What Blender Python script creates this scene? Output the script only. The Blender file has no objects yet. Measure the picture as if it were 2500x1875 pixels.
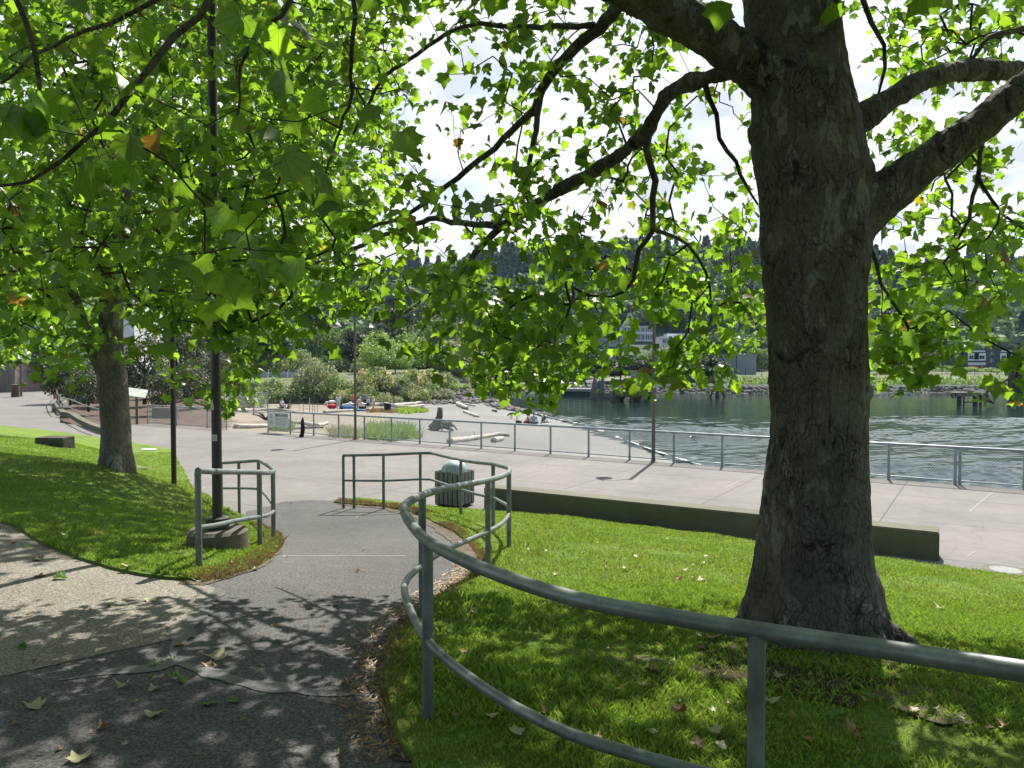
import bpy, bmesh, math, random
import numpy as np
from mathutils import Vector, Matrix, Euler, noise as mnoise
from mathutils.geometry import delaunay_2d_cdt
from mathutils.kdtree import KDTree

SC = bpy.context.scene
COL = SC.collection
rng = np.random.default_rng(7)
random.seed(7)
R = math.radians

# ------------------------------------------------------------------ camera
F = 1819.0; CX, CY = 1250.0, 937.5; EYE = 3.2
TH = math.atan(52.5 / F)
cam_d = bpy.data.cameras.new('camera'); cam = bpy.data.objects.new('camera', cam_d); COL.objects.link(cam)
cam_d.sensor_width = 36; cam_d.lens = 36 * F / 2500; cam_d.clip_end = 4000; cam_d.clip_start = 0.05
cam.location = (0, 0, EYE); cam.rotation_euler = (R(90) - TH, 0, 0)
SC.camera = cam

# ------------------------------------------------------------------ light
SUN_EL, SUN_AZ = R(51), R(20)
s = bpy.data.lights.new('sun', 'SUN'); s.energy = 5.0; s.angle = R(0.55); s.color = (1, 0.95, 0.87)
so = bpy.data.objects.new('sun', s); COL.objects.link(so)
sdir = Vector((math.sin(SUN_AZ) * math.cos(SUN_EL), math.cos(SUN_AZ) * math.cos(SUN_EL), math.sin(SUN_EL)))
so.rotation_euler = (-sdir).to_track_quat('-Z', 'Y').to_euler(); so.location = (0, 0, 40)
W = bpy.data.worlds.new('World'); SC.world = W; W.use_nodes = True
wn, wl = W.node_tree.nodes, W.node_tree.links
bg = wn['Background']
sky = wn.new('ShaderNodeTexSky'); sky.sky_type = 'NISHITA'; sky.sun_disc = False
sky.sun_elevation = SUN_EL; sky.sun_rotation = SUN_AZ; sky.air_density = 1.0
def wnode(t, **k):
    n = wn.new(t)
    for a, b in k.items(): setattr(n, a, b)
    return n
tc = wnode('ShaderNodeTexCoord'); sep = wnode('ShaderNodeSeparateXYZ'); wl.new(tc.outputs['Generated'], sep.inputs[0])
def wmath(op, a, b=None):
    n = wnode('ShaderNodeMath', operation=op)
    for i, v in enumerate((a, b)):
        if v is None: continue
        if isinstance(v, (int, float)): n.inputs[i].default_value = v
        else: wl.new(v, n.inputs[i])
    return n.outputs[0]
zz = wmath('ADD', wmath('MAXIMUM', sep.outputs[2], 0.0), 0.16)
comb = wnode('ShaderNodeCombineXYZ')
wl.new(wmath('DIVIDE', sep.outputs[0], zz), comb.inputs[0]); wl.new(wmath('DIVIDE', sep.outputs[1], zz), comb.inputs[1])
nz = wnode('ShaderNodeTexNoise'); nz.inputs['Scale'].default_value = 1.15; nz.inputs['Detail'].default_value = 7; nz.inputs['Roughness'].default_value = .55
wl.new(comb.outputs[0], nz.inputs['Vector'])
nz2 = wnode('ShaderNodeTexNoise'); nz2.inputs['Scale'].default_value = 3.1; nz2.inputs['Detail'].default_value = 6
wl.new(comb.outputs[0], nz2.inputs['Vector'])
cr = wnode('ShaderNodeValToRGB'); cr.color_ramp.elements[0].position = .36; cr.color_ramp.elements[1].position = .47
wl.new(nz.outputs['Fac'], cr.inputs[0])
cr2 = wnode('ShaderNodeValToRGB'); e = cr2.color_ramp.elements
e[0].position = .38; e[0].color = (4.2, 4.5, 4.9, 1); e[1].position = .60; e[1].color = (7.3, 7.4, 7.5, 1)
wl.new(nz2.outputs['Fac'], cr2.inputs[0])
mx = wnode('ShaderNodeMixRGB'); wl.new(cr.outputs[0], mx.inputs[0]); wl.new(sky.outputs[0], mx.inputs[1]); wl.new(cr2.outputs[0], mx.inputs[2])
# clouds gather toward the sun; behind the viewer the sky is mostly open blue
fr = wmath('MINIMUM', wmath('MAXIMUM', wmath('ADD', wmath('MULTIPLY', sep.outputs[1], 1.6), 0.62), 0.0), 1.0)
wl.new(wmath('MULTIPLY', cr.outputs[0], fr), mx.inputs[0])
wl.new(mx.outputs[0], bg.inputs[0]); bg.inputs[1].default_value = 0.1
VS = SC.view_settings; VS.view_transform = 'Standard'; VS.look = 'None'; VS.exposure = 0.92; VS.gamma = 1
CYC = SC.cycles; CYC.max_bounces = 7; CYC.diffuse_bounces = 3; CYC.glossy_bounces = 3; CYC.transmission_bounces = 5; CYC.transparent_max_bounces = 6
CYC.caustics_reflective = False; CYC.caustics_refractive = False; CYC.sample_clamp_indirect = 6

# ------------------------------------------------------------------ projection helpers (photo pixel + distance -> place)
cth, sth = math.cos(TH), math.sin(TH)
def ray(px, py):
    a, w = (px - CX) / F, -(py - CY) / F
    return a, cth + w * sth, -sth + w * cth
def P(px, py, Y):
    a, b, c = ray(px, py); t = Y / b
    return Vector((a * t, Y, EYE + c * t))
def PZ(px, py, z):
    a, b, c = ray(px, py); t = (z - EYE) / c
    return Vector((a * t, b * t, z))

# ------------------------------------------------------------------ land heights
GP = np.array([(-.45,3.75,1.28),(-.67,5.46,1.23),(-.24,7.3,1.03),(-.05,9.1,.86),(-.29,11.2,.65),(-.91,12.9,.49),(-2.6,15.3,.2),(-3.7,16.3,.08),
 (6.87,11.9,0),(2.5,14.4,0),(-.4,16.1,0.02),(7.5,11.,0),(10,9.4,0),(14,7,0),(2.2,5.3,1.2),(3,9,.65),(6,7,.62),(4,4,1.25),(7,4,1.1),(10,5,.7),
 (0,0,1.5),(-3,0,1.5),(-.8,2.6,1.38),(1,2.5,1.36),(3,2,1.42),(6,1,1.5),(-3,4,1.4),(-6,4,1.42),(-3.96,5.8,1.38),(-6,8.7,1.35),(-9,9.5,1.4),
 (-2.9,6.9,1.25),(-3.4,8.2,1.14),(-3,8.8,.95),(-3.7,11.4,.55),(-5,14,.2),(-5.7,15.5,.08),(-7.9,18.5,0),(-12.4,27,0),(-17,31,0),(-25,37,0),
 (-7.8,15,1.0),(-10,11,1.45),(-12,16,1.3),(-16,22,.9),(-20,28,.5),(-14,10,1.6),(-20,15,1.5),(-8.5,12,1.3),(-1.5,8,1.0),(-2,11,.62),(-2.4,13,.4),
 (-1.5,6,1.25),(-7.7,17,.35),(0,17.5,0),(-2,18,0),(-5,18,0),(5,14,0),(12,11,0),(-7,20,0),(-10,24,0),(0,-4,1.5),(12,-2,1.5),(-14,-2,1.5),(-26,5,1.5)])
def _k(r): return np.where(r > 1e-9, r * r * np.log(np.maximum(r, 1e-9)), 0)
_n = len(GP); _A = np.zeros((_n + 3, _n + 3)); _d = np.linalg.norm(GP[:, None, :2] - GP[None, :, :2], axis=2)
_A[:_n, :_n] = _k(_d) + np.eye(_n) * .6; _A[:_n, _n] = 1; _A[:_n, _n + 1:] = GP[:, :2]; _A[_n:, :_n] = _A[:_n, _n:].T
_w = np.linalg.solve(_A, np.concatenate([GP[:, 2], [0, 0, 0]]))
def G(x, y):
    """height of the promenade side: lawns and paths, flat 0 on the promenade"""
    x = np.atleast_1d(np.asarray(x, float)); y = np.atleast_1d(np.asarray(y, float))
    r = np.hypot(x[:, None] - GP[None, :, 0], y[:, None] - GP[None, :, 1])
    z = _k(r) @ _w[:_n] + _w[_n] + _w[_n + 1] * x + _w[_n + 2] * y
    z = np.clip(z, 0, 1.8)
    lim = np.where(x > -6.5, 17.5 + .0 * x, 17.5 - (x + 6.5) * 1.15)
    return z * np.clip((lim - y) / 2.0, 0, 1) ** .8
SHORE = np.array([(-6,150),(-4,118),(-.3,102),(3.2,86),(6.6,73),(7.6,66),(9.2,54),(10.3,47),(12,40),(16,30),(20,22),(34,12),(60,0)], float)
def shore_d(x, y):
    best = np.full(x.shape, 1e9)
    for a, b in zip(SHORE[:-1], SHORE[1:]):
        ab = b - a; t = np.clip(((x - a[0]) * ab[0] + (y - a[1]) * ab[1]) / (ab @ ab), 0, 1)
        best = np.minimum(best, np.hypot(x - a[0] - t * ab[0], y - a[1] - t * ab[1]))
    xs = np.interp(-y, -SHORE[:, 1], SHORE[:, 0])
    return np.where(x < xs, best, -best)
def sm(t): t = np.clip(t, 0, 1); return t * t * (3 - 2 * t)
def FY(x): return 26.9 - .64 * x
def L(x, y):
    """height of beach, banks, far shore and hill"""
    x = np.atleast_1d(np.asarray(x, float)); y = np.atleast_1d(np.asarray(y, float))
    d = shore_d(x, y)
    fd = (y - FY(x)) / 1.187
    near = -.25 - 1.15 * sm((x + 8) / 12)
    z = near + (-2.05 - near) * sm(fd / 32)
    slope = .1 + .35 * sm((y - 86) / 14)
    z = np.minimum(z, -3 + .12 * d)
    bank = np.minimum(-2.0 + 3.4 * sm((y - 92) / 34), -3 + .42 * d)
    tb = sm((y - 88) / 10) * sm((-x - 0.) / 8 + .6)
    z = np.where(y > 84, z * (1 - tb) + bank * tb, z)
    tg = sm((-.37 * y - x) / 5)
    z = np.where(d > 0, z * (1 - tg) + (0.0 + .6 * sm((y - 60) / 60)) * tg, z)
    fs = (y - 150 - 1.5 * np.sin(x * .09)) 
    far = np.where(fs > 0, np.minimum(-3.2 + fs * .42, np.minimum(-1.9 + .055 * (fs - 3), .3 + fs * .003)), -3.2 + fs * .1)
    hz = np.clip(64 + .06 * x, 45, 84) * sm((y - 235 - .15 * np.abs(x - 40)) / 330) * (1 + .13 * np.sin(x * .011 + .8) + .05 * np.sin(x * .031 + 2))
    lt = sm((-x - 5) / 20)
    far = far + hz
    z2 = np.where(y > 148, far, np.maximum(-6, z))
    return np.where(y > 165, np.maximum(z2, far), np.where((x < -8) & (y > 120), np.maximum(z, np.minimum(far + 5, 1.5)), z2))
def beyond(x, y):
    return y > FY(x) + .2
def H1(x, y):
    inland = (x < -13 - (y - 35) * .52) & (y < 90)
    if beyond(x, y) and not (inland and x < -14): return float(L(x, y)[0])
    return float(G(x, y)[0])
def hit(px, py, h=0.0, f=H1, tmax=700):
    a, b, c = ray(px, py); t = 1.0; last = t
    while t < tmax:
        z = EYE + c * t
        if z < f(a * t, b * t) + h:
            lo, hi = last, t
            for _ in range(18):
                m = (lo + hi) / 2
                if EYE + c * m < f(a * m, b * m) + h: hi = m
                else: lo = m
            return Vector((a * hi, b * hi, EYE + c * hi))
        last = t; t *= 1.012
    return Vector((a * t, b * t, EYE + c * t))
Gf = lambda x, y: float(G(x, y)[0])
Lf = lambda x, y: float(L(x, y)[0])

# ------------------------------------------------------------------ object helpers
def tag(o, label=None, cat=None, group=None, kind=None):
    if label: o['label'] = label
    if cat: o['category'] = cat
    if group: o['group'] = group
    if kind: o['kind'] = kind
    return o
def empty(name, loc, label, cat, group=None, rz=0):
    o = bpy.data.objects.new(name, None); COL.objects.link(o); o.location = loc; o.rotation_euler[2] = rz
    o.empty_display_size = .2
    return tag(o, label, cat, group)
def copy_tree(o, parent=None):
    c = o.copy(); COL.objects.link(c)
    if parent: c.parent = parent
    for ch in list(o.children): copy_tree(ch, c)
    return c
class MB:
    """collects shapes for one mesh"""
    def __init__(s): s.v = []; s.f = []; s.mi = []; s.cur = 0
    def add(s, vs, fs):
        b = len(s.v); s.v.extend([tuple(v) for v in vs]); s.f.extend([tuple(i + b for i in f) for f in fs]); s.mi.extend([s.cur] * len(fs))
    def box(s, x0, x1, y0, y1, z0, z1, m=None, bev=0):
        if bev:
            bm = bmesh.new(); bmesh.ops.create_cube(bm, size=1)
            for v in bm.verts: v.co = Vector(((x0 + x1) / 2 + v.co.x * (x1 - x0), (y0 + y1) / 2 + v.co.y * (y1 - y0), (z0 + z1) / 2 + v.co.z * (z1 - z0)))
            bmesh.ops.bevel(bm, geom=bm.edges[:], offset=bev, segments=2, affect='EDGES')
            bm.verts.index_update(); vs = [v.co.copy() for v in bm.verts]; fs = [[v.index for v in f.verts] for f in bm.faces]; bm.free()
        else:
            vs = [Vector(p) for p in ((x0,y0,z0),(x1,y0,z0),(x1,y1,z0),(x0,y1,z0),(x0,y0,z1),(x1,y0,z1),(x1,y1,z1),(x0,y1,z1))]
            fs = [(0,3,2,1),(4,5,6,7),(0,1,5,4),(1,2,6,5),(2,3,7,6),(3,0,4,7)]
        if m is not None: vs = [m @ v for v in vs]
        s.add(vs, fs); return s
    def tube(s, pts, rad, n=8, cap=True):
        pts = [Vector(p) for p in pts]; m = len(pts)
        if not hasattr(rad, '__len__'): rad = [rad] * m
        t0 = (pts[1] - pts[0]).normalized(); u = t0.orthogonal().normalized()
        vs = []; 
        for i in range(m):
            t = (pts[min(i + 1, m - 1)] - pts[max(i - 1, 0)])
            t = t.normalized() if t.length > 1e-9 else t0
            u = (u - t * u.dot(t)); u = u.normalized() if u.length > 1e-6 else t.orthogonal().normalized()
            w = t.cross(u)
            for k in range(n):
                a = 2 * math.pi * k / n; vs.append(pts[i] + (u * math.cos(a) + w * math.sin(a)) * rad[i])
        fs = [(i * n + k, i * n + (k + 1) % n, (i + 1) * n + (k + 1) % n, (i + 1) * n + k) for i in range(m - 1) for k in range(n)]
        if cap: fs += [tuple(range(n - 1, -1, -1)), tuple((m - 1) * n + k for k in range(n))]
        s.add(vs, fs); return s
    def lathe(s, prof, n=20, m=None, cap=True):
        vs = [Vector((r * math.cos(2 * math.pi * k / n), r * math.sin(2 * math.pi * k / n), z)) for r, z in prof for k in range(n)]
        if m is not None: vs = [m @ v for v in vs]
        p = len(prof)
        fs = [(i * n + k, i * n + (k + 1) % n, (i + 1) * n + (k + 1) % n, (i + 1) * n + k) for i in range(p - 1) for k in range(n)]
        if cap: fs += [tuple(range(n - 1, -1, -1)), tuple((p - 1) * n + k for k in range(n))]
        s.add(vs, fs); return s
    def blob(s, c, r, seed=0, rough=.25, sub=2, sq=(1, 1, 1)):
        bm = bmesh.new(); bmesh.ops.create_icosphere(bm, subdivisions=sub, radius=1)
        o = Vector((seed * 7.3, seed * 3.1, seed * 1.7))
        vs = []
        for v in bm.verts:
            d = 1 + rough * mnoise.noise(v.co * 1.1 + o) * 2 + rough * .5 * mnoise.noise(v.co * 2.7 + o)
            vs.append(Vector(c) + Vector((v.co.x * sq[0], v.co.y * sq[1], v.co.z * sq[2])) * d * r)
        bm.verts.index_update(); fs = [[v.index for v in f.verts] for f in bm.faces]; bm.free(); s.add(vs, fs); return s
def mesh_obj(name, me, parent=None, loc=None):
    o = bpy.data.objects.new(name, me); COL.objects.link(o)
    if parent: o.parent = parent
    if loc is not None: o.location = loc
    return o
def build(name, mb, mats, parent=None, smooth=False, rel=None, loc=None, auto=None):
    """rel: world point the vertices are given around (the parent's place)"""
    me = bpy.data.meshes.new(name)
    v = mb.v
    if rel is not None:
        rel = Vector(rel); v = [tuple(Vector(p) - rel) for p in v]
    me.from_pydata(v, [], mb.f); me.validate()
    if not isinstance(mats, (list, tuple)): mats = [mats]
    for m in mats: me.materials.append(m)
    if len(mats) > 1 and len(me.polygons) == len(mb.mi): me.polygons.foreach_set('material_index', mb.mi)
    if smooth:
        me.polygons.foreach_set('use_smooth', [True] * len(me.polygons))
        if auto: me.set_sharp_from_angle(angle=R(auto))
    o = mesh_obj(name, me, parent, loc)
    return o
def np_mesh(name, V, Fc, mats, mi=None, smooth=False):
    """V (n,3), Fc (m,k) fast mesh"""
    me = bpy.data.meshes.new(name); k = Fc.shape[1]
    me.vertices.add(len(V)); me.vertices.foreach_set('co', np.ascontiguousarray(V, np.float32).ravel())
    me.loops.add(Fc.size); me.loops.foreach_set('vertex_index', np.ascontiguousarray(Fc, np.int32).ravel())
    me.polygons.add(len(Fc)); me.polygons.foreach_set('loop_start', np.arange(0, Fc.size, k, dtype=np.int32))
    if mi is not None: me.polygons.foreach_set('material_index', np.ascontiguousarray(mi, np.int32))
    if smooth: me.polygons.foreach_set('use_smooth', np.ones(len(Fc), bool))
    for m in (mats if isinstance(mats, (list, tuple)) else [mats]): me.materials.append(m)
    me.update(calc_edges=True)
    return me
def spline(pts, step=.1):
    """Catmull-Rom resample of a list of tuples (any dimension)"""
    p = np.array(pts, float); out = []
    for i in range(len(p) - 1):
        a, b, c, d = p[max(i - 1, 0)], p[i], p[i + 1], p[min(i + 2, len(p) - 1)]
        n = max(1, int(np.linalg.norm((c - b)[:3]) / step))
        for j in range(n):
            t = j / n
            out.append(.5 * (2 * b + (c - a) * t + (2 * a - 5 * b + 4 * c - d) * t * t + (3 * b - a - 3 * c + d) * t ** 3))
    out.append(p[-1]); return np.array(out)

# ------------------------------------------------------------------ materials
class NT:
    def __init__(s, name):
        s.m = bpy.data.materials.new(name); s.m.use_nodes = True; s.n = s.m.node_tree.nodes; s.l = s.m.node_tree.links
        s.b = s.n['Principled BSDF']; s.out = s.n['Material Output']; s._co = None
    def node(s, t, **k):
        n = s.n.new(t)
        for a, b in k.items(): setattr(n, a, b)
        return n
    def link(s, a, b): s.l.new(a, b)
    def co(s, scale=(1, 1, 1), rot=(0, 0, 0), world=False):
        if world: src = s.node('ShaderNodeNewGeometry').outputs['Position']
        else: src = s.node('ShaderNodeTexCoord').outputs['Object']
        mp = s.node('ShaderNodeMapping'); mp.inputs['Scale'].default_value = scale; mp.inputs['Rotation'].default_value = rot
        s.link(src, mp.inputs[0]); return mp.outputs[0]
    def noise(s, co, scale=5, detail=4, rough=.5, dist=0):
        n = s.node('ShaderNodeTexNoise'); n.inputs['Scale'].default_value = scale; n.inputs['Detail'].default_value = detail
        n.inputs['Roughness'].default_value = rough; n.inputs['Distortion'].default_value = dist; s.link(co, n.inputs['Vector']); return n.outputs['Fac']
    def voro(s, co, scale=5, feature='F1', out='Distance', rnd=1):
        n = s.node('ShaderNodeTexVoronoi', feature=feature); n.inputs['Scale'].default_value = scale; n.inputs['Randomness'].default_value = rnd
        s.link(co, n.inputs['Vector']); return n.outputs[out]
    def ramp(s, f, stops, interp='LINEAR'):
        n = s.node('ShaderNodeValToRGB'); n.color_ramp.interpolation = interp; e = n.color_ramp.elements
        while len(e) < len(stops): e.new(.5)
        for q, (p, c) in zip(e, stops):
            q.position = p
            if not hasattr(c, '__len__'): c = (c, c, c)
            q.color = (*c, 1)
        s.link(f, n.inputs[0]); return n.outputs[0]
    def mix(s, f, a, b, mode='MIX'):
        n = s.node('ShaderNodeMixRGB', blend_type=mode)
        for i, v in enumerate((f, a, b)):
            if isinstance(v, (int, float)): n.inputs[i].default_value = v if i == 0 else (v, v, v, 1)
            elif isinstance(v, (tuple, list)): n.inputs[i].default_value = (*v, 1)
            else: s.link(v, n.inputs[i])
        return n.outputs[0]
    def math(s, op, a, b=0.0):
        n = s.node('ShaderNodeMath', operation=op)
        for i, v in enumerate((a, b)):
            if isinstance(v, (int, float)): n.inputs[i].default_value = v
            else: s.link(v, n.inputs[i])
        return n.outputs[0]
    def bump(s, f, strength=.5, dist=.02, prev=None):
        n = s.node('ShaderNodeBump'); n.inputs['Strength'].default_value = strength; n.inputs['Distance'].default_value = dist
        s.link(f, n.inputs['Height'])
        if prev is not None: s.link(prev, n.inputs['Normal'])
        s.link(n.outputs[0], s.b.inputs['Normal']); return n.outputs[0]
    def col(s, c):
        if isinstance(c, (tuple, list)): s.b.inputs['Base Color'].default_value = (*c, 1)
        else: s.link(c, s.b.inputs['Base Color'])
        return s
    def rough(s, r, spec=.5, metal=0):
        if isinstance(r, (int, float)): s.b.inputs['Roughness'].default_value = r
        else: s.link(r, s.b.inputs['Roughness'])
        s.b.inputs['Specular IOR Level'].default_value = spec; s.b.inputs['Metallic'].default_value = metal; return s
def simple(name, c, rough=.75, var=.25, scale=3, bs=0, bstr=.3, spec=.3, metal=0, bd=.01):
    t = NT(name); co = t.co(); f = t.noise(co, scale, 5, .6)
    lo = tuple(v * (1 - var) for v in c); hi = tuple(min(1, v * (1 + var)) for v in c)
    t.col(t.ramp(f, [(.3, lo), (.7, hi)])); t.rough(rough, spec, metal)
    if bs: t.bump(t.noise(co, bs, 4, .6), bstr, bd)
    return t.m
def leaf_mat(name, refl, trans, wt=.5, gloss=.35, var=.45, veins=False):
    t = NT(name); g = t.node('ShaderNodeNewGeometry'); rp = g.outputs['Random Per Island']
    uvn = t.node('ShaderNodeTexCoord').outputs['UV']; sx = t.node('ShaderNodeSeparateXYZ'); t.link(uvn, sx.inputs[0]); ax = t.math('ABSOLUTE', sx.outputs[0]); vein = None
    for an in (0, 37, 68):
        d_ = t.math('ABSOLUTE', t.math('SUBTRACT', t.math('MULTIPLY', ax, math.cos(R(an))), t.math('MULTIPLY', sx.outputs[1], math.sin(R(an)))))
        vein = d_ if vein is None else t.math('MINIMUM', vein, d_)
    vf = t.ramp(vein, [(0.0, .62), (.022, 1)]) if veins else None
    def vr(c):
        q = vr0(c); return t.mix(1.0, q, vf, 'MULTIPLY') if veins else q
    def vr0(c):
        return t.ramp(rp, [(0, tuple(v * (1 - var) for v in c)), (.5, c), (.991, (c[0] * (1 + var * 1.3), c[1] * (1 + var), c[2])), (.996, (c[0] * 1.7, c[1] * .5, c[2]))])
    d = t.node('ShaderNodeBsdfDiffuse'); t.link(vr(refl), d.inputs[0])
    tr = t.node('ShaderNodeBsdfTranslucent'); t.link(vr(trans), tr.inputs[0])
    gl = t.node('ShaderNodeBsdfGlossy'); gl.inputs['Roughness'].default_value = gloss; gl.inputs[0].default_value = (1, 1, 1, 1)
    a = t.node('ShaderNodeMixShader'); a.inputs[0].default_value = wt; t.link(d.outputs[0], a.inputs[1]); t.link(tr.outputs[0], a.inputs[2])
    b = t.node('ShaderNodeMixShader'); b.inputs[0].default_value = .035; t.link(a.outputs[0], b.inputs[1]); t.link(gl.outputs[0], b.inputs[2])
    t.link(b.outputs[0], t.out.inputs[0]); return t.m
M = {}
M['leaf'] = leaf_mat('plane leaf', (.055, .125, .014), (.27, .49, .03), .56, veins=True)
M['leaf2'] = leaf_mat('plane leaf distant', (.07, .15, .018), (.27, .50, .03), .56)
M['grassblade'] = leaf_mat('grass blade', (.19, .30, .055), (.28, .43, .055), .42, .4, .3)
M['straw'] = leaf_mat('straw', (.32, .24, .12), (.2, .15, .06), .3, .5, .4)
M['fol_bright'] = leaf_mat('bright foliage', (.20, .34, .07), (.28, .42, .06), .5, .5)
M['fol_mid'] = leaf_mat('mid foliage', (.15, .25, .07), (.18, .29, .06), .48, .5)
M['fol_grey'] = leaf_mat('grey green foliage', (.28, .31, .20), (.24, .27, .15), .48, .5)
M['fol_dark'] = leaf_mat('dark foliage', (.065, .095, .055), (.055, .08, .035), .4, .5)
M['fol_blue'] = leaf_mat('far conifer', (.052, .095, .058), (.05, .09, .04), .38, .6)
M['fol_far'] = leaf_mat('far deciduous', (.08, .14, .06), (.08, .13, .045), .38, .6)
M['flower'] = leaf_mat('cream blossom', (.85, .72, .44), (.6, .5, .26), .3, .6, .3)
M['pink'] = leaf_mat('pink blossom', (.38, .22, .24), (.2, .1, .1), .3, .6, .3)
M['deadleaf'] = leaf_mat('dead leaf', (.26, .17, .09), (.15, .07, .02), .3, .45, .5)
M['paleleaf'] = leaf_mat('pale dry leaf', (.38, .36, .22), (.2, .2, .08), .3, .45, .3)
M['greenleaf'] = leaf_mat('fallen green leaf', (.12, .2, .05), (.1, .2, .03), .3, .4, .3)

def m_bark(name, base, light, dark, scale=1.0, crack=.6):
    t = NT(name); co = t.co((1, 1, .45)); co2 = t.co((1, 1, .8))
    w = t.node('ShaderNodeVectorMath', operation='ADD'); wn_ = t.node('ShaderNodeTexNoise'); wn_.inputs['Scale'].default_value = 5 * scale; wn_.inputs['Detail'].default_value = 4
    t.link(co, wn_.inputs['Vector']); sc_ = t.node('ShaderNodeVectorMath', operation='SCALE'); t.link(wn_.outputs['Color'], sc_.inputs[0]); sc_.inputs['Scale'].default_value = .22 / scale
    t.link(co, w.inputs[0]); t.link(sc_.outputs[0], w.inputs[1])
    ed = t.voro(w.outputs[0], 6.0 * scale, 'DISTANCE_TO_EDGE'); ed2 = t.voro(w.outputs[0], 23 * scale, 'DISTANCE_TO_EDGE')
    big = t.noise(co2, 2.2 * scale, 5, .6, .6); fine = t.noise(co2, 38 * scale, 5, .65); msk = t.ramp(t.noise(co2, 2.6 * scale, 3, .5), [(.42, 0), (.6, 1)])
    st = t.noise(t.co((1, 1, .16)), 15 * scale, 4, .6, 1.2)
    fc = t.node('ShaderNodeSeparateColor'); t.link(t.voro(w.outputs[0], 15 * scale, 'F1', 'Color'), fc.inputs[0])
    lf = t.math('MULTIPLY', t.ramp(fc.outputs[0], [(.66, 0), (.68, 1)]), t.ramp(t.noise(co2, 1.7 * scale, 3, .6), [(.48, 0), (.56, 1)]))
    c0 = t.ramp(big, [(.3, tuple(v * .6 for v in base)), (.7, tuple(v * 1.25 for v in base))])
    c1 = t.mix(t.math('MULTIPLY', lf, .8), c0, light)
    c2 = t.mix(t.ramp(t.noise(co2, 3.1 * scale, 4, .5, 1), [(.62, 0), (.7, 1)]), c1, dark)
    ck = t.math('MULTIPLY', t.ramp(ed, [(0, crack), (.022, 0)]), t.ramp(msk, [(0, .25), (1, 1)])); ck2 = t.math('MULTIPLY', t.ramp(ed2, [(0, crack * .7), (.035, 0)]), msk)
    c3 = t.mix(ck, c2, tuple(v * .3 for v in dark)); c3 = t.mix(ck2, c3, tuple(v * .4 for v in dark))
    c3 = t.mix(t.ramp(st, [(.30, crack * .8), (.36, 0)]), c3, tuple(v * .4 for v in dark))
    c4 = t.mix(.6, c3, t.ramp(fine, [(.3, .25), (.7, 1)]), 'MULTIPLY')
    t.col(c4).rough(.85, .25)
    h = t.math('MULTIPLY', t.ramp(ed2, [(0, 0), (.12, 1)]), t.math('MULTIPLY', msk, .8)); h = t.math('ADD', h, t.math('MULTIPLY', t.ramp(ed, [(0, 0), (.06, 1)]), .5)); h = t.math('ADD', h, t.ramp(st, [(.28, 0), (.42, .8)]))
    h = t.math('ADD', h, t.math('MULTIPLY', fine, .8)); h = t.math('ADD', h, t.math('MULTIPLY', lf, .3))
    t.bump(h, .9, .02); return t.m
M['bark'] = m_bark('plane bark', (.155, .14, .118), (.27, .265, .235), (.032, .029, .026), 1.15, 1.0)
M['bark2'] = m_bark('plane bark pale', (.24, .215, .17), (.46, .44, .36), (.045, .04, .035), .55, .6)
M['branch'] = simple('twig bark', (.055, .046, .036), .8, .4, 20, 60, .5)
M['trunkfar'] = simple('far trunk', (.10, .085, .07), .9, .4, 4)

def m_concrete(name, c, spots=.25, joints=None, crack=False, speck=120, grain=False):
    t = NT(name); co = t.co(); 
    a = t.noise(co, .35, 6, .62); b = t.noise(co, 3.5, 6, .65); f = t.noise(co, speck, 3, .7)
    x = t.ramp(a, [(.3, tuple(v * (1 - spots) for v in c)), (.7, tuple(v * (1 + spots * .6) for v in c))])
    x = t.mix(.45, x, t.ramp(b, [(.3, .6), (.68, 1)]), 'MULTIPLY'); x = t.mix(.5 if not grain else .95, x, t.ramp(f, [(.35, .55), (.65, 1.0)] if not grain else [(.38, .30), (.5, .8), (.64, 1.35)]), 'MULTIPLY')
    if joints:
        ang, sx, sy = joints
        cj = t.co((1, 1, 1), (0, 0, ang)); sp = t.node('ShaderNodeSeparateXYZ'); t.link(cj, sp.inputs[0])
        for i, s_ in ((0, sx), (1, sy)):
            fr = t.math('FRACT', t.math('DIVIDE', sp.outputs[i], s_)); d_ = t.math('ABSOLUTE', t.math('SUBTRACT', fr, .5))
            ln = t.math('LESS_THAN', d_, .017 / s_); x = t.mix(t.math('MULTIPLY', ln, .75), x, tuple(v * .3 for v in c))
    if crack:
        w = t.node('ShaderNodeTexNoise'); w.inputs['Scale'].default_value = .8; w.inputs['Detail'].default_value = 5; t.link(co, w.inputs['Vector'])
        ad = t.node('ShaderNodeVectorMath', operation='ADD'); t.link(co, ad.inputs[0]); t.link(w.outputs['Color'], ad.inputs[1])
        e_ = t.voro(ad.outputs[0], .22, 'DISTANCE_TO_EDGE'); x = t.mix(t.ramp(e_, [(0, .4), (.0018, 0)]), x, tuple(v * .35 for v in c))
    t.col(x).rough(.85, .25); t.bump(f, .5, .004, t.bump(b, .3, .01)); return t.m
M['promenade'] = m_concrete('promenade concrete', (.215, .203, .19), .2, (R(32.6), 3.6, 3.1), True, 60)
M['path'] = m_concrete('asphalt path', (.115, .111, .108), .26, None, True, 62, True)
M['sunlit_tint'] = m_concrete('pale apron', (.25, .23, .19), .2, None, True, 62, True)  # sunlight put into the colour: paler, warmer version of the path
M['concrete'] = m_concrete('cast concrete', (.17, .165, .115), .25, None, False, 60)
M['plinth'] = m_concrete('old concrete', (.17, .15, .125), .4, None, False, 40)
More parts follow.
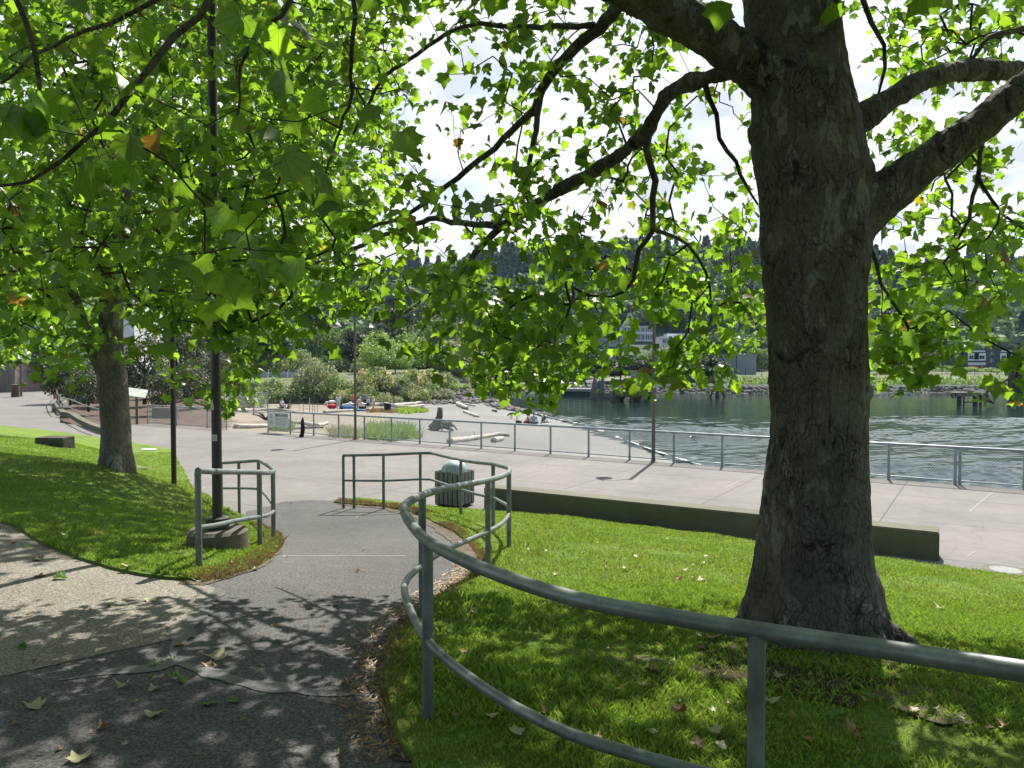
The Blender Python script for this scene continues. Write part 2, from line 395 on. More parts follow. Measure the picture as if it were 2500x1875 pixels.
def m_lawn():
    t = NT('lawn'); co = t.co()
    a = t.noise(co, .9, 5, .6); b = t.noise(co, 8, 5, .7); f = t.noise(co, 70, 4, .8)
    x = t.ramp(a, [(.3, (.16, .25, .045)), (.55, (.22, .33, .055)), (.75, (.29, .33, .09))])
    x = t.mix(t.ramp(t.noise(co, .55, 6, .7), [(.60, 0), (.70, .8)]), x, (.20, .15, .09)); x = t.mix(.55, x, t.ramp(b, [(.3, .5), (.7, 1)]), 'MULTIPLY'); x = t.mix(.8, x, t.ramp(f, [(.3, .35), (.65, 1.15)]), 'MULTIPLY')
    t.col(x).rough(.9, .15); t.bump(f, 1, .03); return t.m
M['lawn'] = m_lawn()
M['soil'] = simple('dry soil and litter', (.135, .11, .085), .95, .5, 14, 60, 1, .1, 0, .02)
M['soil_dark'] = simple('dark soil', (.06, .045, .032), .95, .5, 14, 60, 1, .1, 0, .02)
M['sealant'] = simple('crack sealant', (.088, .086, .088), .5, .3, 3, 9, .8, .6, 0, .012)
def m_rail(name, c, d, metal=.55):
    t = NT(name); co = t.co(); a = t.noise(co, 5, 5, .6, .5); b = t.noise(t.co((1, 1, .25)), 34, 4, .7)
    x = t.ramp(a, [(.3, d), (.62, c), (.8, tuple(min(1, v * 1.25) for v in c))]); x = t.mix(.35, x, t.ramp(b, [(.35, .5), (.6, 1)]), 'MULTIPLY')
    t.col(x).rough(t.ramp(a, [(.3, .5), (.7, .36)]), .5, metal); t.bump(b, .12, .003); return t.m
M['rail'] = m_rail('weathered green grey rail', (.21, .24, .235), (.10, .12, .117), .3)
M['galv'] = m_rail('galvanised steel', (.34, .38, .42), (.22, .26, .30), .3)
M['wire'] = simple('fence wire', (.34, .37, .38), .5, .1, 3, 0, 0, .5, .3)
M['pole'] = simple('bronze painted pole', (.035, .028, .024), .45, .3, 6, 0, 0, .5)
M['pole_grey'] = simple('grey painted pole', (.11, .10, .09), .5, .3, 6, 0, 0, .5)
M['lampgrey'] = simple('lamp shade metal', (.33, .32, .31), .45, .2, 6, 0, 0, .5, .3)
M['lampin'] = simple('lamp lens', (.7, .68, .6), .4, .1)
M['slat'] = simple('weathered slats', (.21, .215, .20), .8, .3, 9, 50, .4)
M['black'] = simple('black', (.015, .015, .015), .7, .3, 5)
M['dark'] = simple('dark grey', (.05, .05, .055), .7, .3, 5)
M['dome'] = m_rail('galvanised dome', (.42, .50, .50), (.25, .32, .33), .3)
M['white'] = simple('white paint', (.75, .75, .73), .6, .06, 2)
M['offwhite'] = simple('off white', (.68, .69, .68), .7, .1, 1)
M['drift'] = simple('driftwood', (.47, .43, .36), .9, .3, 5, 25, .6)
M['driftdark'] = simple('dark driftwood', (.13, .11, .09), .9, .5, 3, 14, 1)
M['rock'] = simple('riprap rock', (.17, .155, .14), .95, .5, .6, 4, 1, .15, 0, .1)
M['rockfar'] = simple('far riprap rock', (.115, .108, .10), .95, .5, .4, 3, 1, .15, 0, .1)
M['wood'] = simple('weathered timber', (.19, .165, .14), .9, .4, 2, 10, .8)
M['wooddark'] = simple('dark piling', (.06, .052, .045), .85, .5, 1.5, 8, .8)
M['pale_slat'] = simple('bleached timber', (.32, .31, .30), .8, .2, 2, 8, .5)
# ================================================================== GROUND
def inpoly(pts, poly):
    x, y = pts[:, 0], pts[:, 1]; ins = np.zeros(len(pts), bool); n = len(poly)
    for i in range(n):
        x1, y1 = poly[i]; x2, y2 = poly[(i + 1) % n]
        c = ((y1 > y) != (y2 > y)) & (x < (x2 - x1) * (y - y1) / (y2 - y1 + 1e-12) + x1); ins ^= c
    return ins
def region(name, poly, off, step, mat, hf=None, skirt=0, wob=0, kind='structure', label=None, cat=None):
    poly = np.array([(p[0], p[1]) for p in poly], float)
    b = []
    for i in range(len(poly)):
        a, c = poly[i], poly[(i + 1) % len(poly)]; n = max(1, int(np.linalg.norm(c - a) / step))
        for j in range(n):
            q = a + (c - a) * j / n
            if wob: q = q + np.array([mnoise.noise(Vector((q[0] * 3, q[1] * 3, 1))), mnoise.noise(Vector((q[0] * 3, q[1] * 3, 9)))]) * wob
            b.append(q)
    b = np.array(b)
    xs = np.arange(b[:, 0].min(), b[:, 0].max(), step); ys = np.arange(b[:, 1].min(), b[:, 1].max(), step)
    gx, gy = np.meshgrid(xs, ys); g = np.c_[gx.ravel(), gy.ravel()]; g = g[inpoly(g, b)]
    d = np.full(len(g), 9e9)
    for q in b: d = np.minimum(d, np.hypot(g[:, 0] - q[0], g[:, 1] - q[1]))
    g = g[d > step * .45]
    pts = [Vector(p) for p in np.r_[b, g]]; nb = len(b)
    vs, es, fs, *_ = delaunay_2d_cdt(pts, [(i, (i + 1) % nb) for i in range(nb)], [], 1, 1e-6)
    xy = np.array([(v.x, v.y) for v in vs]); T = np.array([f for f in fs if len(f) == 3])
    c = xy[T].mean(axis=1); T = T[inpoly(c, b)]
    z = (hf or G)(xy[:, 0], xy[:, 1]) + off
    V = np.c_[xy, z]
    if skirt:
        z0 = (hf or G)(b[:, 0], b[:, 1]); base = len(V)
        V = np.r_[V, np.c_[b, z0 + off], np.c_[b, z0 - skirt]]
        i = np.arange(nb); j = (i + 1) % nb
        T = np.r_[T, np.c_[base + i, base + nb + i, base + j], np.c_[base + j, base + nb + i, base + nb + j]]
    me = np_mesh(name, V, T, mat, smooth=True)
    return tag(mesh_obj(name, me), label, cat, None, kind), b
hg = lambda px, py: tuple(hit(px, py, 0, Gf)[:2])

# far and beach terrain: one sheet to the horizon
def sheet(name, xs, ys, hf, mats, mi=None):
    gx, gy = np.meshgrid(xs, ys); z = hf(gx.ravel(), gy.ravel()); V = np.c_[gx.ravel(), gy.ravel(), z]
    nx, ny = len(xs), len(ys); i = np.arange(nx - 1)[None] + nx * np.arange(ny - 1)[:, None]; i = i.ravel()
    Fc = np.c_[i, i + 1, i + nx + 1, i + nx]
    idx = mi(V[Fc].mean(axis=1)) if mi else None
    return V, Fc, idx
def m_beach():
    t = NT('beach gravel'); co = t.co(); a = t.noise(co, .12, 5, .6); f = t.noise(co, 9, 5, .75); v = t.voro(co, 11, 'F1', 'Color')
    x = t.ramp(a, [(.35, (.225, .22, .205)), (.6, (.265, .262, .25))])
    x = t.mix(.5, x, t.ramp(f, [(.3, .45), (.7, 1.1)]), 'MULTIPLY'); x = t.mix(.25, x, v, 'MULTIPLY'); t.col(x).rough(.9, .2); t.bump(f, .8, .04); return t.m
def m_sand():
    t = NT('dry sand and duff'); co = t.co(); a = t.noise(co, .35, 5, .6); f = t.noise(co, 6, 5, .7)
    x = t.ramp(a, [(.35, (.24, .20, .15)), (.65, (.26, .235, .185))]); x = t.mix(.45, x, t.ramp(f, [(.3, .5), (.7, 1)]), 'MULTIPLY')
    t.col(x).rough(.9, .2); t.bump(f, .8, .03); return t.m
M['beach'] = m_beach(); M['sand'] = m_sand()
M['duff'] = simple('brown mulch', (.085, .055, .04), .95, .4, 2, 10, .6)
M['weeds'] = simple('weedy bank', (.10, .12, .055), .95, .45, .5, 5, .8)
M['hillground'] = simple('wooded hill floor', (.035, .055, .04), .95, .4, .05)
xs = np.r_[np.arange(-620, -60, 14.), np.arange(-60, -32, 4.), np.arange(-32, 16, 1.), np.arange(16, 60, 4.), np.arange(60, 640, 14.)]
ys = np.r_[np.arange(4, 100, 1.), np.arange(100, 146, 2.), np.arange(146, 166, 1.), np.arange(166, 240, 6.), np.arange(240, 640, 14.), [700, 1400]]
def Lt(x, y):
    z = L(x, y); pl = ~((y > FY(x) + .25)) ; inl = (x < -13.5 - (y - 35) * .52) & (y < 88)
    rag = np.array([mnoise.noise(Vector((a * .9, b * .9, 0))) for a, b in zip(x, y)]) * np.where((y < 140), .07, .5)
    return np.where(pl | inl, np.minimum(-.35, z), z + rag)
def tmi(c):
    x, y, z = c[:, 0], c[:, 1], c[:, 2]; m = np.zeros(len(c), int)
    n_ = np.array([mnoise.noise(Vector((a * .25, b * .25, 3))) for a, b in zip(x, y)])
    gx = x / y * F + CX
    m[(y < 100) & (gx < 955 + n_ * 40) & (y > 24)] = 1
    m[(gx < 560) & (y < 90)] = 2
    m[(y > 86) & (x < 2) & (z > -2.0)] = 3
    m[(y > 150) & (z > -.6)] = 3
    m[(y > 145) & (z <= -.6) & (y < 162)] = 4
    m[(y > 236)] = 4
    return m
V, Fc, mi = sheet('terrain', xs, ys, Lt, None, tmi)
tag(mesh_obj('terrain', np_mesh('terrain', V, Fc, [M['beach'], M['sand'], M['duff'], M['weeds'], M['hillground']], mi, True)), kind='structure')

# promenade slab (flat, z 0) with an edge wall on the water side
prom = [(40, FY(40)), (-11.1, FY(-11.1)), (-12.6, 34.6), (-13.9, 35.9), (-19, 38.9), (-20.6, 36.6), (-24, 39.5), (-27, 44.4), (-31, 50), (-37.5, 63), (-39, 92), (-110, 110), (-110, -20), (40, -20)]
mb = MB(); n = len(prom)
mb.add([(x, y, 0) for x, y in prom] + [(x, y, -3.4) for x, y in prom], [tuple(range(n))[::-1]] + [(i, (i + 1) % n, n + (i + 1) % n, n + i) for i in range(n)])
bmv = bmesh.new()
o = build('promenade', mb, M['promenade']); tag(o, kind='structure')
bmv.from_mesh(o.data); bmesh.ops.recalc_face_normals(bmv, faces=bmv.faces); bmv.to_mesh(o.data); bmv.free()

# asphalt path, lawns
lawnL = [hg(*p) for p in [(452,1424),(410,1420),(340,1408),(271,1395),(190,1371),(113,1340),(60,1306),(0,1272)]] + [(-9, 9.0), (-14, 9.6), (-26, 12), (-36, 20), (-34, 38)] + \
        [hg(*p) for p in [(0,1041),(120,1053),(244,1070),(340,1085),(418,1100),(448,1150),(475,1200),(494,1209),(540,1240),(590,1262),(635,1285),(672,1310),(684,1330),(678,1350),(650,1378),(600,1398),(540,1414),(490,1424)]]
lawnRl = [(995,1875),(963,1824),(936,1738),(945,1657),(963,1562),(1010,1515),(1071,1470),(1125,1432),(1163,1402),(1172,1365),(1144,1329),(1112,1302),(1075,1284),(1044,1270),(1003,1251),(936,1239),(870,1234),(816,1229),
          (835,1222),(870,1220),(960,1228),(1010,1236),(1041,1240),(1125,1248),(1250,1256),(1397,1267),(1550,1285),(1700,1307),(1841,1327),(2130,1363),(2300,1388),(2500,1415)]
lawnR = [hg(*p) for p in lawnRl] + [(11, 8.6), (17, 5), (17, -4), (.7, -3), (.3, 1.2), (-.15, 2.4)]
pathp = [(-.2, -3), (.9, -3), (.5, 1.2), (.1, 2.6)] + [tuple(np.array(hg(*p)) + (.25, 0)) for p in lawnRl[:17]] + [hg(816,1224), hg(760, 1222), hg(690, 1226), hg(600,1250)] + \
        [tuple(np.array(hg(*p)) + (-.25, 0)) for p in [(635,1285),(672,1315),(660,1350)]] + [tuple(np.array(hg(*p)) + (-.1, .3)) for p in [(560,1385),(452,1400),(271,1375),(113,1320),(0,1255)]] + [(-9, 9.3), (-20, 10.5), (-20, -3)]
region('path', pathp, .014, .35, M['path'])
region('dirt_verge', [tuple(np.array(hg(*p)) + (-.0, 0)) for p in [(955,1875),(915,1760),(915,1640),(935,1560),(1000,1490),(1085,1440),(1112,1400),(1120,1360),(1100,1325),(1060,1295),(1000,1262),(936,1245),(816,1232)]] +
       [tuple(np.array(hg(*p)) + (.15, 0)) for p in [(936,1237),(1044,1268),(1112,1300),(1172,1365),(1163,1402),(1071,1470),(963,1562),(936,1738),(995,1875)]], .022, .15, M['soil'], wob=.05)
region('dirt_verge', [hg(*p) for p in [(430,1432),(500,1434),(575,1413),(652,1386),(690,1350),(690,1320),(672,1306),(640,1340),(540,1400),(452,1415)]], .022, .15, M['soil'], wob=.05)
region('sunlit_tint', [hg(*p) for p in [(533,1440),(505,1485),(475,1525),(452,1560),(380,1578),(260,1600),(120,1632),(0,1660),(-250,1700),(-600,1600),(-500,1300),(-100,1245),(0,1262),(113,1330),(271,1385),(452,1412)]], .0175, .3, M['sunlit_tint'], wob=.05)  # overlay painting the sunlit strip of the path at left
lawnLo, bL = region('lawn', lawnL, .045, .3, M['lawn'], skirt=.02, wob=.06)
lawnRo, bR = region('lawn', lawnR, .045, .25, M['lawn'], skirt=.02, wob=.06)

region('bare_patch', [hg(*p) for p in [(1690,1590),(1800,1560),(1960,1585),(2120,1600),(2190,1640),(2150,1700),(2040,1740),(1900,1730),(1800,1700),(1730,1660)]], .062, .12, M['soil_dark'], wob=.22)
region('bare_patch', [hg(*p) for p in [(1480,1630),(1570,1612),(1650,1640),(1660,1680),(1580,1700),(1500,1680)]], .060, .1, M['soil'], wob=.2)
region('bare_patch', [hg(*p) for p in [(2180,1700),(2300,1690),(2390,1730),(2360,1790),(2250,1790),(2170,1750)]], .060, .1, M['soil'], wob=.2)
region('bare_patch', [hg(*p) for p in [(1290,1480),(1370,1470),(1440,1500),(1420,1530),(1330,1525)]], .060, .1, M['soil'], wob=.18)
# crack sealant over the seams of the asphalt
def seam(pts, w):
    q = spline([hg(*p) for p in pts], .08); mb = MB(); vs = []; m = len(q)
    for i in range(m):
        t = q[min(i + 1, m - 1)] - q[max(i - 1, 0)]; t = t / (np.linalg.norm(t) + 1e-9); nrm = np.array((-t[1], t[0]))
        ww = w * (.55 + .7 * abs(mnoise.noise(Vector((i * .35, w * 40, 0)))) * 2) * min(1, .25 + i / 4, .25 + (m - 1 - i) / 4)
        off = mnoise.noise(Vector((i * .22, 5, 0))) * .05
        for s_ in (-1, 1):
            x, y = q[i] + nrm * (off + s_ * ww * (1 + .5 * mnoise.noise(Vector((i * .6, s_ * 4, 1))))); vs.append((x, y, Gf(x, y) + .019))
    mb.add(vs, [(2 * i, 2 * i + 1, 2 * i + 3, 2 * i + 2) for i in range(m - 1)])
    tag(build('crack_seal', mb, M['sealant'], smooth=True), kind='structure')
seam([(533,1440),(500,1490),(470,1530),(440,1570),(425,1610)], .065)
seam([(150,1668),(260,1652),(380,1635),(430,1622),(520,1650),(640,1680),(760,1695),(870,1705)], .06)
seam([(748,1700),(775,1722),(830,1732),(866,1712)], .008)
M['seamline'] = simple('pale joint', (.26, .255, .245), .8, .2, 4)
mbx = MB(); a, b = PZ(612, 1361, .85), PZ(1010, 1361, .85)
seampts = [hg(x, 1361) for x in range(690, 1010, 20)]
vs = [(x, y + s_ * .010, Gf(x, y) + .020) for x, y in seampts for s_ in (-1, 1)]
mbx.add(vs, [(2 * i, 2 * i + 2, 2 * i + 3, 2 * i + 1) for i in range(len(seampts) - 1)])
tag(build('path_joint', mbx, M['seamline']), kind='structure')

# water
def m_water():
    t = NT('sea water'); sp2 = t.co((.6, 1.5, 1), (0, 0, R(12))); b = t.noise(sp2, 5.0, 3, .6, .3)
    t.col((.013, .031, .022)).rough(.06, .5); t.b.inputs['IOR'].default_value = 1.33
    t.bump(b, .5, .010); return t.m
M['water'] = m_water()
nu, nv = 460, 760
uu = np.linspace(-.10, .74, nu); yv = 17 * (152.5 / 17) ** (np.linspace(0, 1, nv)); U_, Y_ = np.meshgrid(uu, yv); X_ = U_ * Y_
Zw = np.zeros_like(X_); wr = np.random.default_rng(3)
gust = .55 + .5 * np.sin(X_ * .07 + .9 * np.sin(Y_ * .05) + 1) * np.sin(Y_ * .11 + .05 * X_) + .25 * np.sin(Y_ * .31 + X_ * .04)
amp = np.clip(gust, .12 + .2 * (1 - sm((Y_ - 50) / 25)), 1.2) * (.13 + .87 * (1 - sm((Y_ - 58) / 45)))
for k in range(34):
    lam = .75 * 1.075 ** k; th = R(-12) + wr.normal(0, .38); kx, ky = 2 * math.pi / lam * math.sin(th), 2 * math.pi / lam * math.cos(th)
    ph = wr.uniform(0, 6.28); a_ = lam * .0078 * wr.uniform(.6, 1.3) * math.exp(-max(0, lam - 3) * .35) * (1.35 if lam < 2.2 else 1)
    s_ = np.sin(kx * X_ + ky * Y_ + ph + .6 * np.sin(X_ * .21 + ph * 3)); Zw += a_ * (s_ + .35 * s_ * s_)
Zw *= amp
V = np.c_[X_.ravel(), Y_.ravel(), -3 + Zw.ravel()]; i = (np.arange(nu - 1)[None] + nu * np.arange(nv - 1)[:, None]).ravel(); Fw = np.c_[i, i + 1, i + nu + 1, i + nu]
nb0 = len(V); V = np.r_[V, [(-70, 4, -3.12), (700, -60, -3.12), (700, 175, -3.12), (-70, 175, -3.12)]]; Fw = np.r_[Fw, [[nb0, nb0 + 1, nb0 + 2, nb0 + 3]]]
tag(mesh_obj('water', np_mesh('water', V, Fw, M['water'], smooth=True)), kind='structure')
# foam along the shore
def m_foam():
    t = NT('foam'); t.col((.85, .87, .86)).rough(.6); return t.m
M['foam'] = simple('foam', (.62, .64, .63), .6, .25, 3)
q = spline([(-2,108),(-.3,102),(3.2,86),(6.6,73),(7.6,66),(9.2,54),(10.3,47),(12,40),(14,35)], .35); vs = []; fs = []
for i, (x, y) in enumerate(q):
    t = q[min(i + 1, len(q) - 1)] - q[max(i - 1, 0)]; t /= np.linalg.norm(t); n_ = np.array((-t[1], t[0]))
    if n_[0] < 0: n_ = -n_
    w = (.30 + .6 * mnoise.noise(Vector((i * .18, 0, 0)))) * .6
    for s_ in (-.35, 1): 
        e_ = .12 * mnoise.noise(Vector((i * .8, s_ * 7, 2)))
        p = np.array((x, y)) + n_ * (s_ * w + e_ + .35); vs.append((p[0], p[1], -2.93 + (.05 if s_ < 0 else 0)))
fs = [(2 * i, 2 * i + 1, 2 * i + 3, 2 * i + 2) for i in range(len(q) - 1)]
mb = MB(); mb.add(vs, fs)
# ragged streaks of foam further out
for k in range(90):
    y = rng.uniform(36, 100); x = float(np.interp(-y, -SHORE[:, 1], SHORE[:, 0])) + abs(rng.normal(0, 1.4)) + .6; l = rng.uniform(.3, 1.3); w = rng.uniform(.03, .09)
    mb.add([(x - l, y + l * .6, -2.95), (x, y - w, -2.95), (x + l, y - l * .5, -2.95), (x, y + w, -2.95)], [(0, 1, 2, 3)])
tag(build('foam', mb, M['foam']), 'white foam of small waves along the gravel beach', 'foam', None, 'stuff')

# ================================================================== RAILINGS
def railing(name, label, path, posts, pr=.03, rr=.03, mid=.53, h=.97, mat='rail', drop_end=True, ends=(True, True), step=.12):
    """path: (x, y, z_top) points of the handrail; posts: (x, y, z_top, z_base)"""
    q = spline(path, step); o0 = Vector((q[0][0], q[0][1], Gf(q[0][0], q[0][1])))
    e = empty(name, o0, label, 'railing')
    mb = MB(); mb.tube([Vector(p) for p in q], rr, 14); build('top_rail', mb, M[mat], e, True, o0, auto=50)
    mb = MB(); mb.tube([Vector(p) - Vector((0, 0, mid)) for p in q], rr * .8, 12); build('mid_rail', mb, M[mat], e, True, o0, auto=50)
    tr = [c_ for c_ in e.children if c_.name.startswith('top_rail')][0]
    for k_ in range(12, len(q) - 4, 26):
        a, b = Vector(q[k_]), Vector(q[k_ + 1]); d_ = (b - a).normalized() * .004; mb = MB(); mb.tube([a - d_ * 1.6, a - d_ * .5, a + d_ * .5, a + d_ * 1.6], [rr * .99, rr * 1.045, rr * 1.045, rr * .99], 14, False); build('weld', mb, M[mat], tr, True, o0)
    for (x, y, zt, zb) in posts:
        mb = MB(); mb.tube([(x, y, zb - .03), (x, y, (zt + zb) / 2), (x, y, zt - rr * .4)], pr, 14, True)
        mb.tube([(x, y, zt - rr * 1.45), (x, y, zt - rr * 1.05)], pr * 1.09, 14)
        build('post', mb, M[mat], e, True, o0, auto=50)
    return e
RH = .97
def tp(px, py):
    v = hit(px, py, RH, Gf); return (v.x, v.y, v.z)
def pz(px, py, z): 
    v = PZ(px, py, z); return tuple(v)
near = [pz(2900,1700,2.42), pz(2700,1668,2.40), pz(2500,1639,2.38), pz(2130,1581,2.33), pz(1848,1539,2.30), pz(1732,1522,2.30), pz(1551,1491,2.30), pz(1400,1461,2.30), pz(1262,1419,2.30),
        pz(1150,1376,2.285), pz(1052,1327,2.265), pz(1010,1287,2.25), pz(987,1250,2.235), pz(993,1229,2.225), pz(1036,1207,2.19), pz(1085,1193,2.13), pz(1139,1183,2.06), pz(1193,1172,1.99), pz(1225,1163,1.93), pz(1242,1153,1.83), pz(1241,1143,1.75),
        pz(1220,1137,1.67), pz(1204,1133,1.62), pz(1166,1129,1.55), pz(1125,1123,1.46), pz(1085,1114,1.42), pz(1050,1106,1.39), pz(1026,1106,1.38), pz(936,1110,1.33), pz(838,1112,1.235)]
path_s = near
pq = spline(near, .03)
def post_at(path, px, py, base=None):
    """nearest point of the rail to pixel (px,py)"""
    best = None
    for p in path:
        yy = -(p[2] - EYE) ; dd = p[1] * cth - (p[2] - EYE) * sth; xx = CX + F * p[0] / dd; yv = CY - F * (p[1] * sth + (p[2] - EYE) * cth) / dd
        d = (xx - px) ** 2 + (yv - py) ** 2
        if best is None or d < best[0]: best = (d, p)
    x, y, z = best[1]; return (x, y, z, Gf(x, y) if base is None else base)
ps = [post_at(pq, *p) for p in [(2590,1652),(1848,1539),(1045,1322),(1030,1209),(1191,1172),(1242,1152),(1204,1133),(1125,1123),(1026,1106),(936,1110),(863,1111)]]
x, y, z = near[-1]; ps.append((x, y, z, Gf(x, y)))
railing('curved_handrail', 'grey green pipe handrail curving in an S round the right lawn, nearest railing', near, ps)
left = [pz(483,1149,2.2), pz(520,1151,2.14), pz(575,1152,2.02), pz(633,1153,1.90), pz(655,1154,1.82), pz(667,1152,1.72), pz(667,1147,1.64), pz(658,1140,1.55), pz(646,1132,1.46), pz(636,1127,1.39), pz(628,1125,1.35), pz(583,1128,1.2), pz(540,1131,1.08)]
pq2 = spline(left, .03)
ps = [post_at(pq2, *p) for p in [(633,1153),(666,1151),(631,1125),(583,1128)]]
ps += [(*left[0], Gf(left[0][0], left[0][1])), (*left[-1], Gf(left[-1][0], left[-1][1]))]
railing('short_handrail', 'short bent grey pipe handrail beside the dark lamp post on the left', left, ps)

# far ramp handrail on its concrete kerb
rp = [(157,942),(142,951),(139,959),(146,967),(155,973),(172,975),(198,986),(229,996),(262,1004)]
rr_ = [PZ(x, y, 1.02 + (.1 if i < 2 else 0)) for i, (x, y) in enumerate(rp)]
rr_ = [Vector((v.x, v.y, v.z)) for v in rr_]
e = railing('ramp_handrail', 'far pale curved handrail on a low concrete kerb by the dark pines', [tuple(v) for v in rr_], [(*tuple(spline([tuple(v) for v in rr_], .1)[i][:3]), .1) for i in (2, 40, 80, 110, 135, 155, 176, 200) if i < len(spline([tuple(v) for v in rr_], .1))], .032, .032, .5, step=.3)
mb = MB(); q = spline([tuple(v) for v in rr_], .5)
for a, b in zip(q[:-1], q[1:]):
    t = Vector(b[:2]) - Vector(a[:2]); n_ = Vector((-t.y, t.x)).normalized() * .16; n_ = Vector((n_.x, n_.y, 0))
    A, B = Vector((a[0], a[1], 0)), Vector((b[0], b[1], 0)); u = Vector((0, 0, .24))
    mb.add([A - n_, B - n_, B + n_, A + n_, A - n_ + u, B - n_ + u, B + n_ + u, A + n_ + u], [(4, 5, 6, 7), (0, 1, 5, 4), (3, 7, 6, 2), (1, 2, 6, 5), (0, 4, 7, 3)])
tag(build('concrete_kerb', mb, M['concrete']), 'low curved concrete kerb under the far ramp handrail', 'kerb')

# chain link fences
def chain_fence(name, label, pts, h=.98, mesh=.055, r=.03, wr=.0032, extra=()):
    """pts: ground points of the posts"""
    o0 = pts[0].copy(); e = empty(name, o0, label, 'fence')
    for p in list(pts) + list(extra):
        mb = MB(); mb.tube([p, p + Vector((0, 0, h))], r, 10); mb.tube([p + Vector((0, 0, .0)), p + Vector((0, 0, .22))], r * 1.16, 10)
        build('post', mb, M['galv'], e, True, o0, auto=50)
    mb = MB(); mb.tube([p + Vector((0, 0, h)) for p in pts], r * 1.05, 10); build('top_rail', mb, M['galv'], e, True, o0, auto=50)
    mb = MB(); mb.tube([p + Vector((0, 0, .1)) for p in pts], r * .55, 8); build('bottom_rail', mb, M['galv'], e, True, o0, auto=50)
    V = []; Fq = []
    z0, z1 = .1, h - .02; H = z1 - z0
    for a, b in zip(pts[:-1], pts[1:]):
        d = b - a; Ln = Vector((d.x, d.y, 0)).length; u = d / Ln; nn = Vector((-d.y, d.x, 0)).normalized()
        k = -H
        while k < Ln:
            for sgn in (1, -1):
                s0, s1 = max(0, k), min(Ln, k + H)
                if s1 - s0 < .02: continue
                za, zb = z0 + (s0 - k), z0 + (s1 - k)
                if sgn < 0: za, zb = z1 - (s0 - k), z1 - (s1 - k)
                A = a + u * s0 + Vector((0, 0, za)); B = a + u * s1 + Vector((0, 0, zb)); dr = (B - A).normalized(); w1 = dr.cross(nn)
                bI = len(V)
                for Q in (A, B):
                    for an in range(3):
                        V.append(Q + (w1 * math.cos(an * 2.094) + nn * math.sin(an * 2.094)) * wr + nn * .004 * sgn)
                for an in range(3): Fq.append((bI + an, bI + (an + 1) % 3, bI + 3 + (an + 1) % 3, bI + 3 + an))
            k += mesh * 1.414
    Vn = np.array([tuple(v - o0) for v in V]); me = np_mesh('mesh_panel', Vn, np.array(Fq), M['wire']); mesh_obj('mesh_panel', me, e)
    return e
fx = [655,709,766,827,890,956,1025,1098,1175,1257,1344,1437,1537,1645,1763,1892,2028,2169,2331,2500,2690,2900]
fp = []
for x_ in fx:
    k = (x_ - CX) / F; X = 26.9 * k / (1 + .64 * k)
    for _ in range(3):
        Y = FY(X); a, b, c = ray(x_, 1100); X = a / (b + 0) * Y if False else k * (Y * cth + EYE * sth)
    fp.append(Vector((X, FY(X), 0)))
chain_fence('promenade_fence', 'long galvanised chain link fence along the promenade above the gravel beach', fp, r=.034, extra=[fp[18] + Vector((.09, -.0576, 0))])
f2 = [PZ(361,1035,0), PZ(431,1040,0), PZ(506,1045,0), PZ(553,1048,0)]
chain_fence('enclosure_fence', 'front side of the small chain link enclosure behind the thin dark lamp post', f2)
f3 = [PZ(500,1018,0) + Vector((0, 3, 0)), PZ(575,1020,0) + Vector((0, 3, 0)), PZ(613,1020,0) + Vector((0, 3, 0))]
chain_fence('enclosure_fence', 'rear side of the small chain link enclosure, left of the notice board', f3, 1.3)

# notice board on the fence
def txt(s, size, mat, parent, M4, name='lettering', ext=.002, align='CENTER'):
    c = bpy.data.curves.new(name, 'FONT'); c.body = s; c.size = size; c.align_x = align; c.align_y = 'CENTER'; c.extrude = ext
    o = bpy.data.objects.new(name, c); COL.objects.link(o)
    dg = bpy.context.evaluated_depsgraph_get(); me = bpy.data.meshes.new_from_object(o.evaluated_get(dg)); me.transform(M4); me.materials.clear(); me.materials.append(mat)
    bpy.data.objects.remove(o); return mesh_obj(name, me, parent)
M['signgreen'] = simple('sign green', (.05, .10, .09), .5, .1, 3)
M['signtext'] = simple('sign text grey', (.28, .32, .32), .6, .1, 3)
a, b = fp[0], fp[1]; ang = math.atan2(b.y - a.y, b.x - a.x); wln = (b - a).length
sg = empty('notice_board', a + Vector((0, 0, .3)), 'white notice board headed ATTENTION on the left end of the fence', 'sign', None, ang)
mb = MB(); mb.box(.08, .45, -.06, -.045, 0, .62, bev=.003); mb.box(.5, wln - .07, -.06, -.045, -.02, .62, bev=.003); build('panel', mb, M['offwhite'], sg)
mb = MB(); mb.box(.53, wln - .10, -.065, -.061, .46, .59); build('header', mb, M['signgreen'], sg)
RX = Matrix.Rotation(R(90), 4, 'X')
txt('ATTENTION', (wln - .63) * .19 * 1.15, M['white'], sg, Matrix.Translation(((.53 + wln - .10) / 2, -.068, .525)) @ RX)
mb = MB()
for i in range(6): mb.box(.56, wln - .13 - .08 * (i % 3), -.064, -.061, .37 - i * .06, .385 - i * .06)
for i in range(3): mb.box(.14 + .02 * i, .39 - .02 * (i % 2), -.064, -.061, .22 - i * .07, .25 - i * .07)
build('text_line', mb, M['signtext'], sg)
mb = MB(); mt = Matrix.Translation((.265, -.062, .46)) @ Matrix.Rotation(R(90), 4, 'X')
n = 24
vs = [mt @ Vector((r_ * math.cos(2 * math.pi * k / n), r_ * math.sin(2 * math.pi * k / n), 0)) for r_ in (.10, .08) for k in range(n)]
mb.add(vs, [(k, (k + 1) % n, n + (k + 1) % n, n + k) for k in range(n)])
mb.box(-.008, .008, -.06, .03, 0, .002, mt @ Matrix.Rotation(R(25), 4, 'Z')); mb.box(-.008, .008, -.06, .03, 0, .002, mt @ Matrix.Rotation(R(-25), 4, 'Z'))
build('symbol', mb, M['signgreen'], sg)

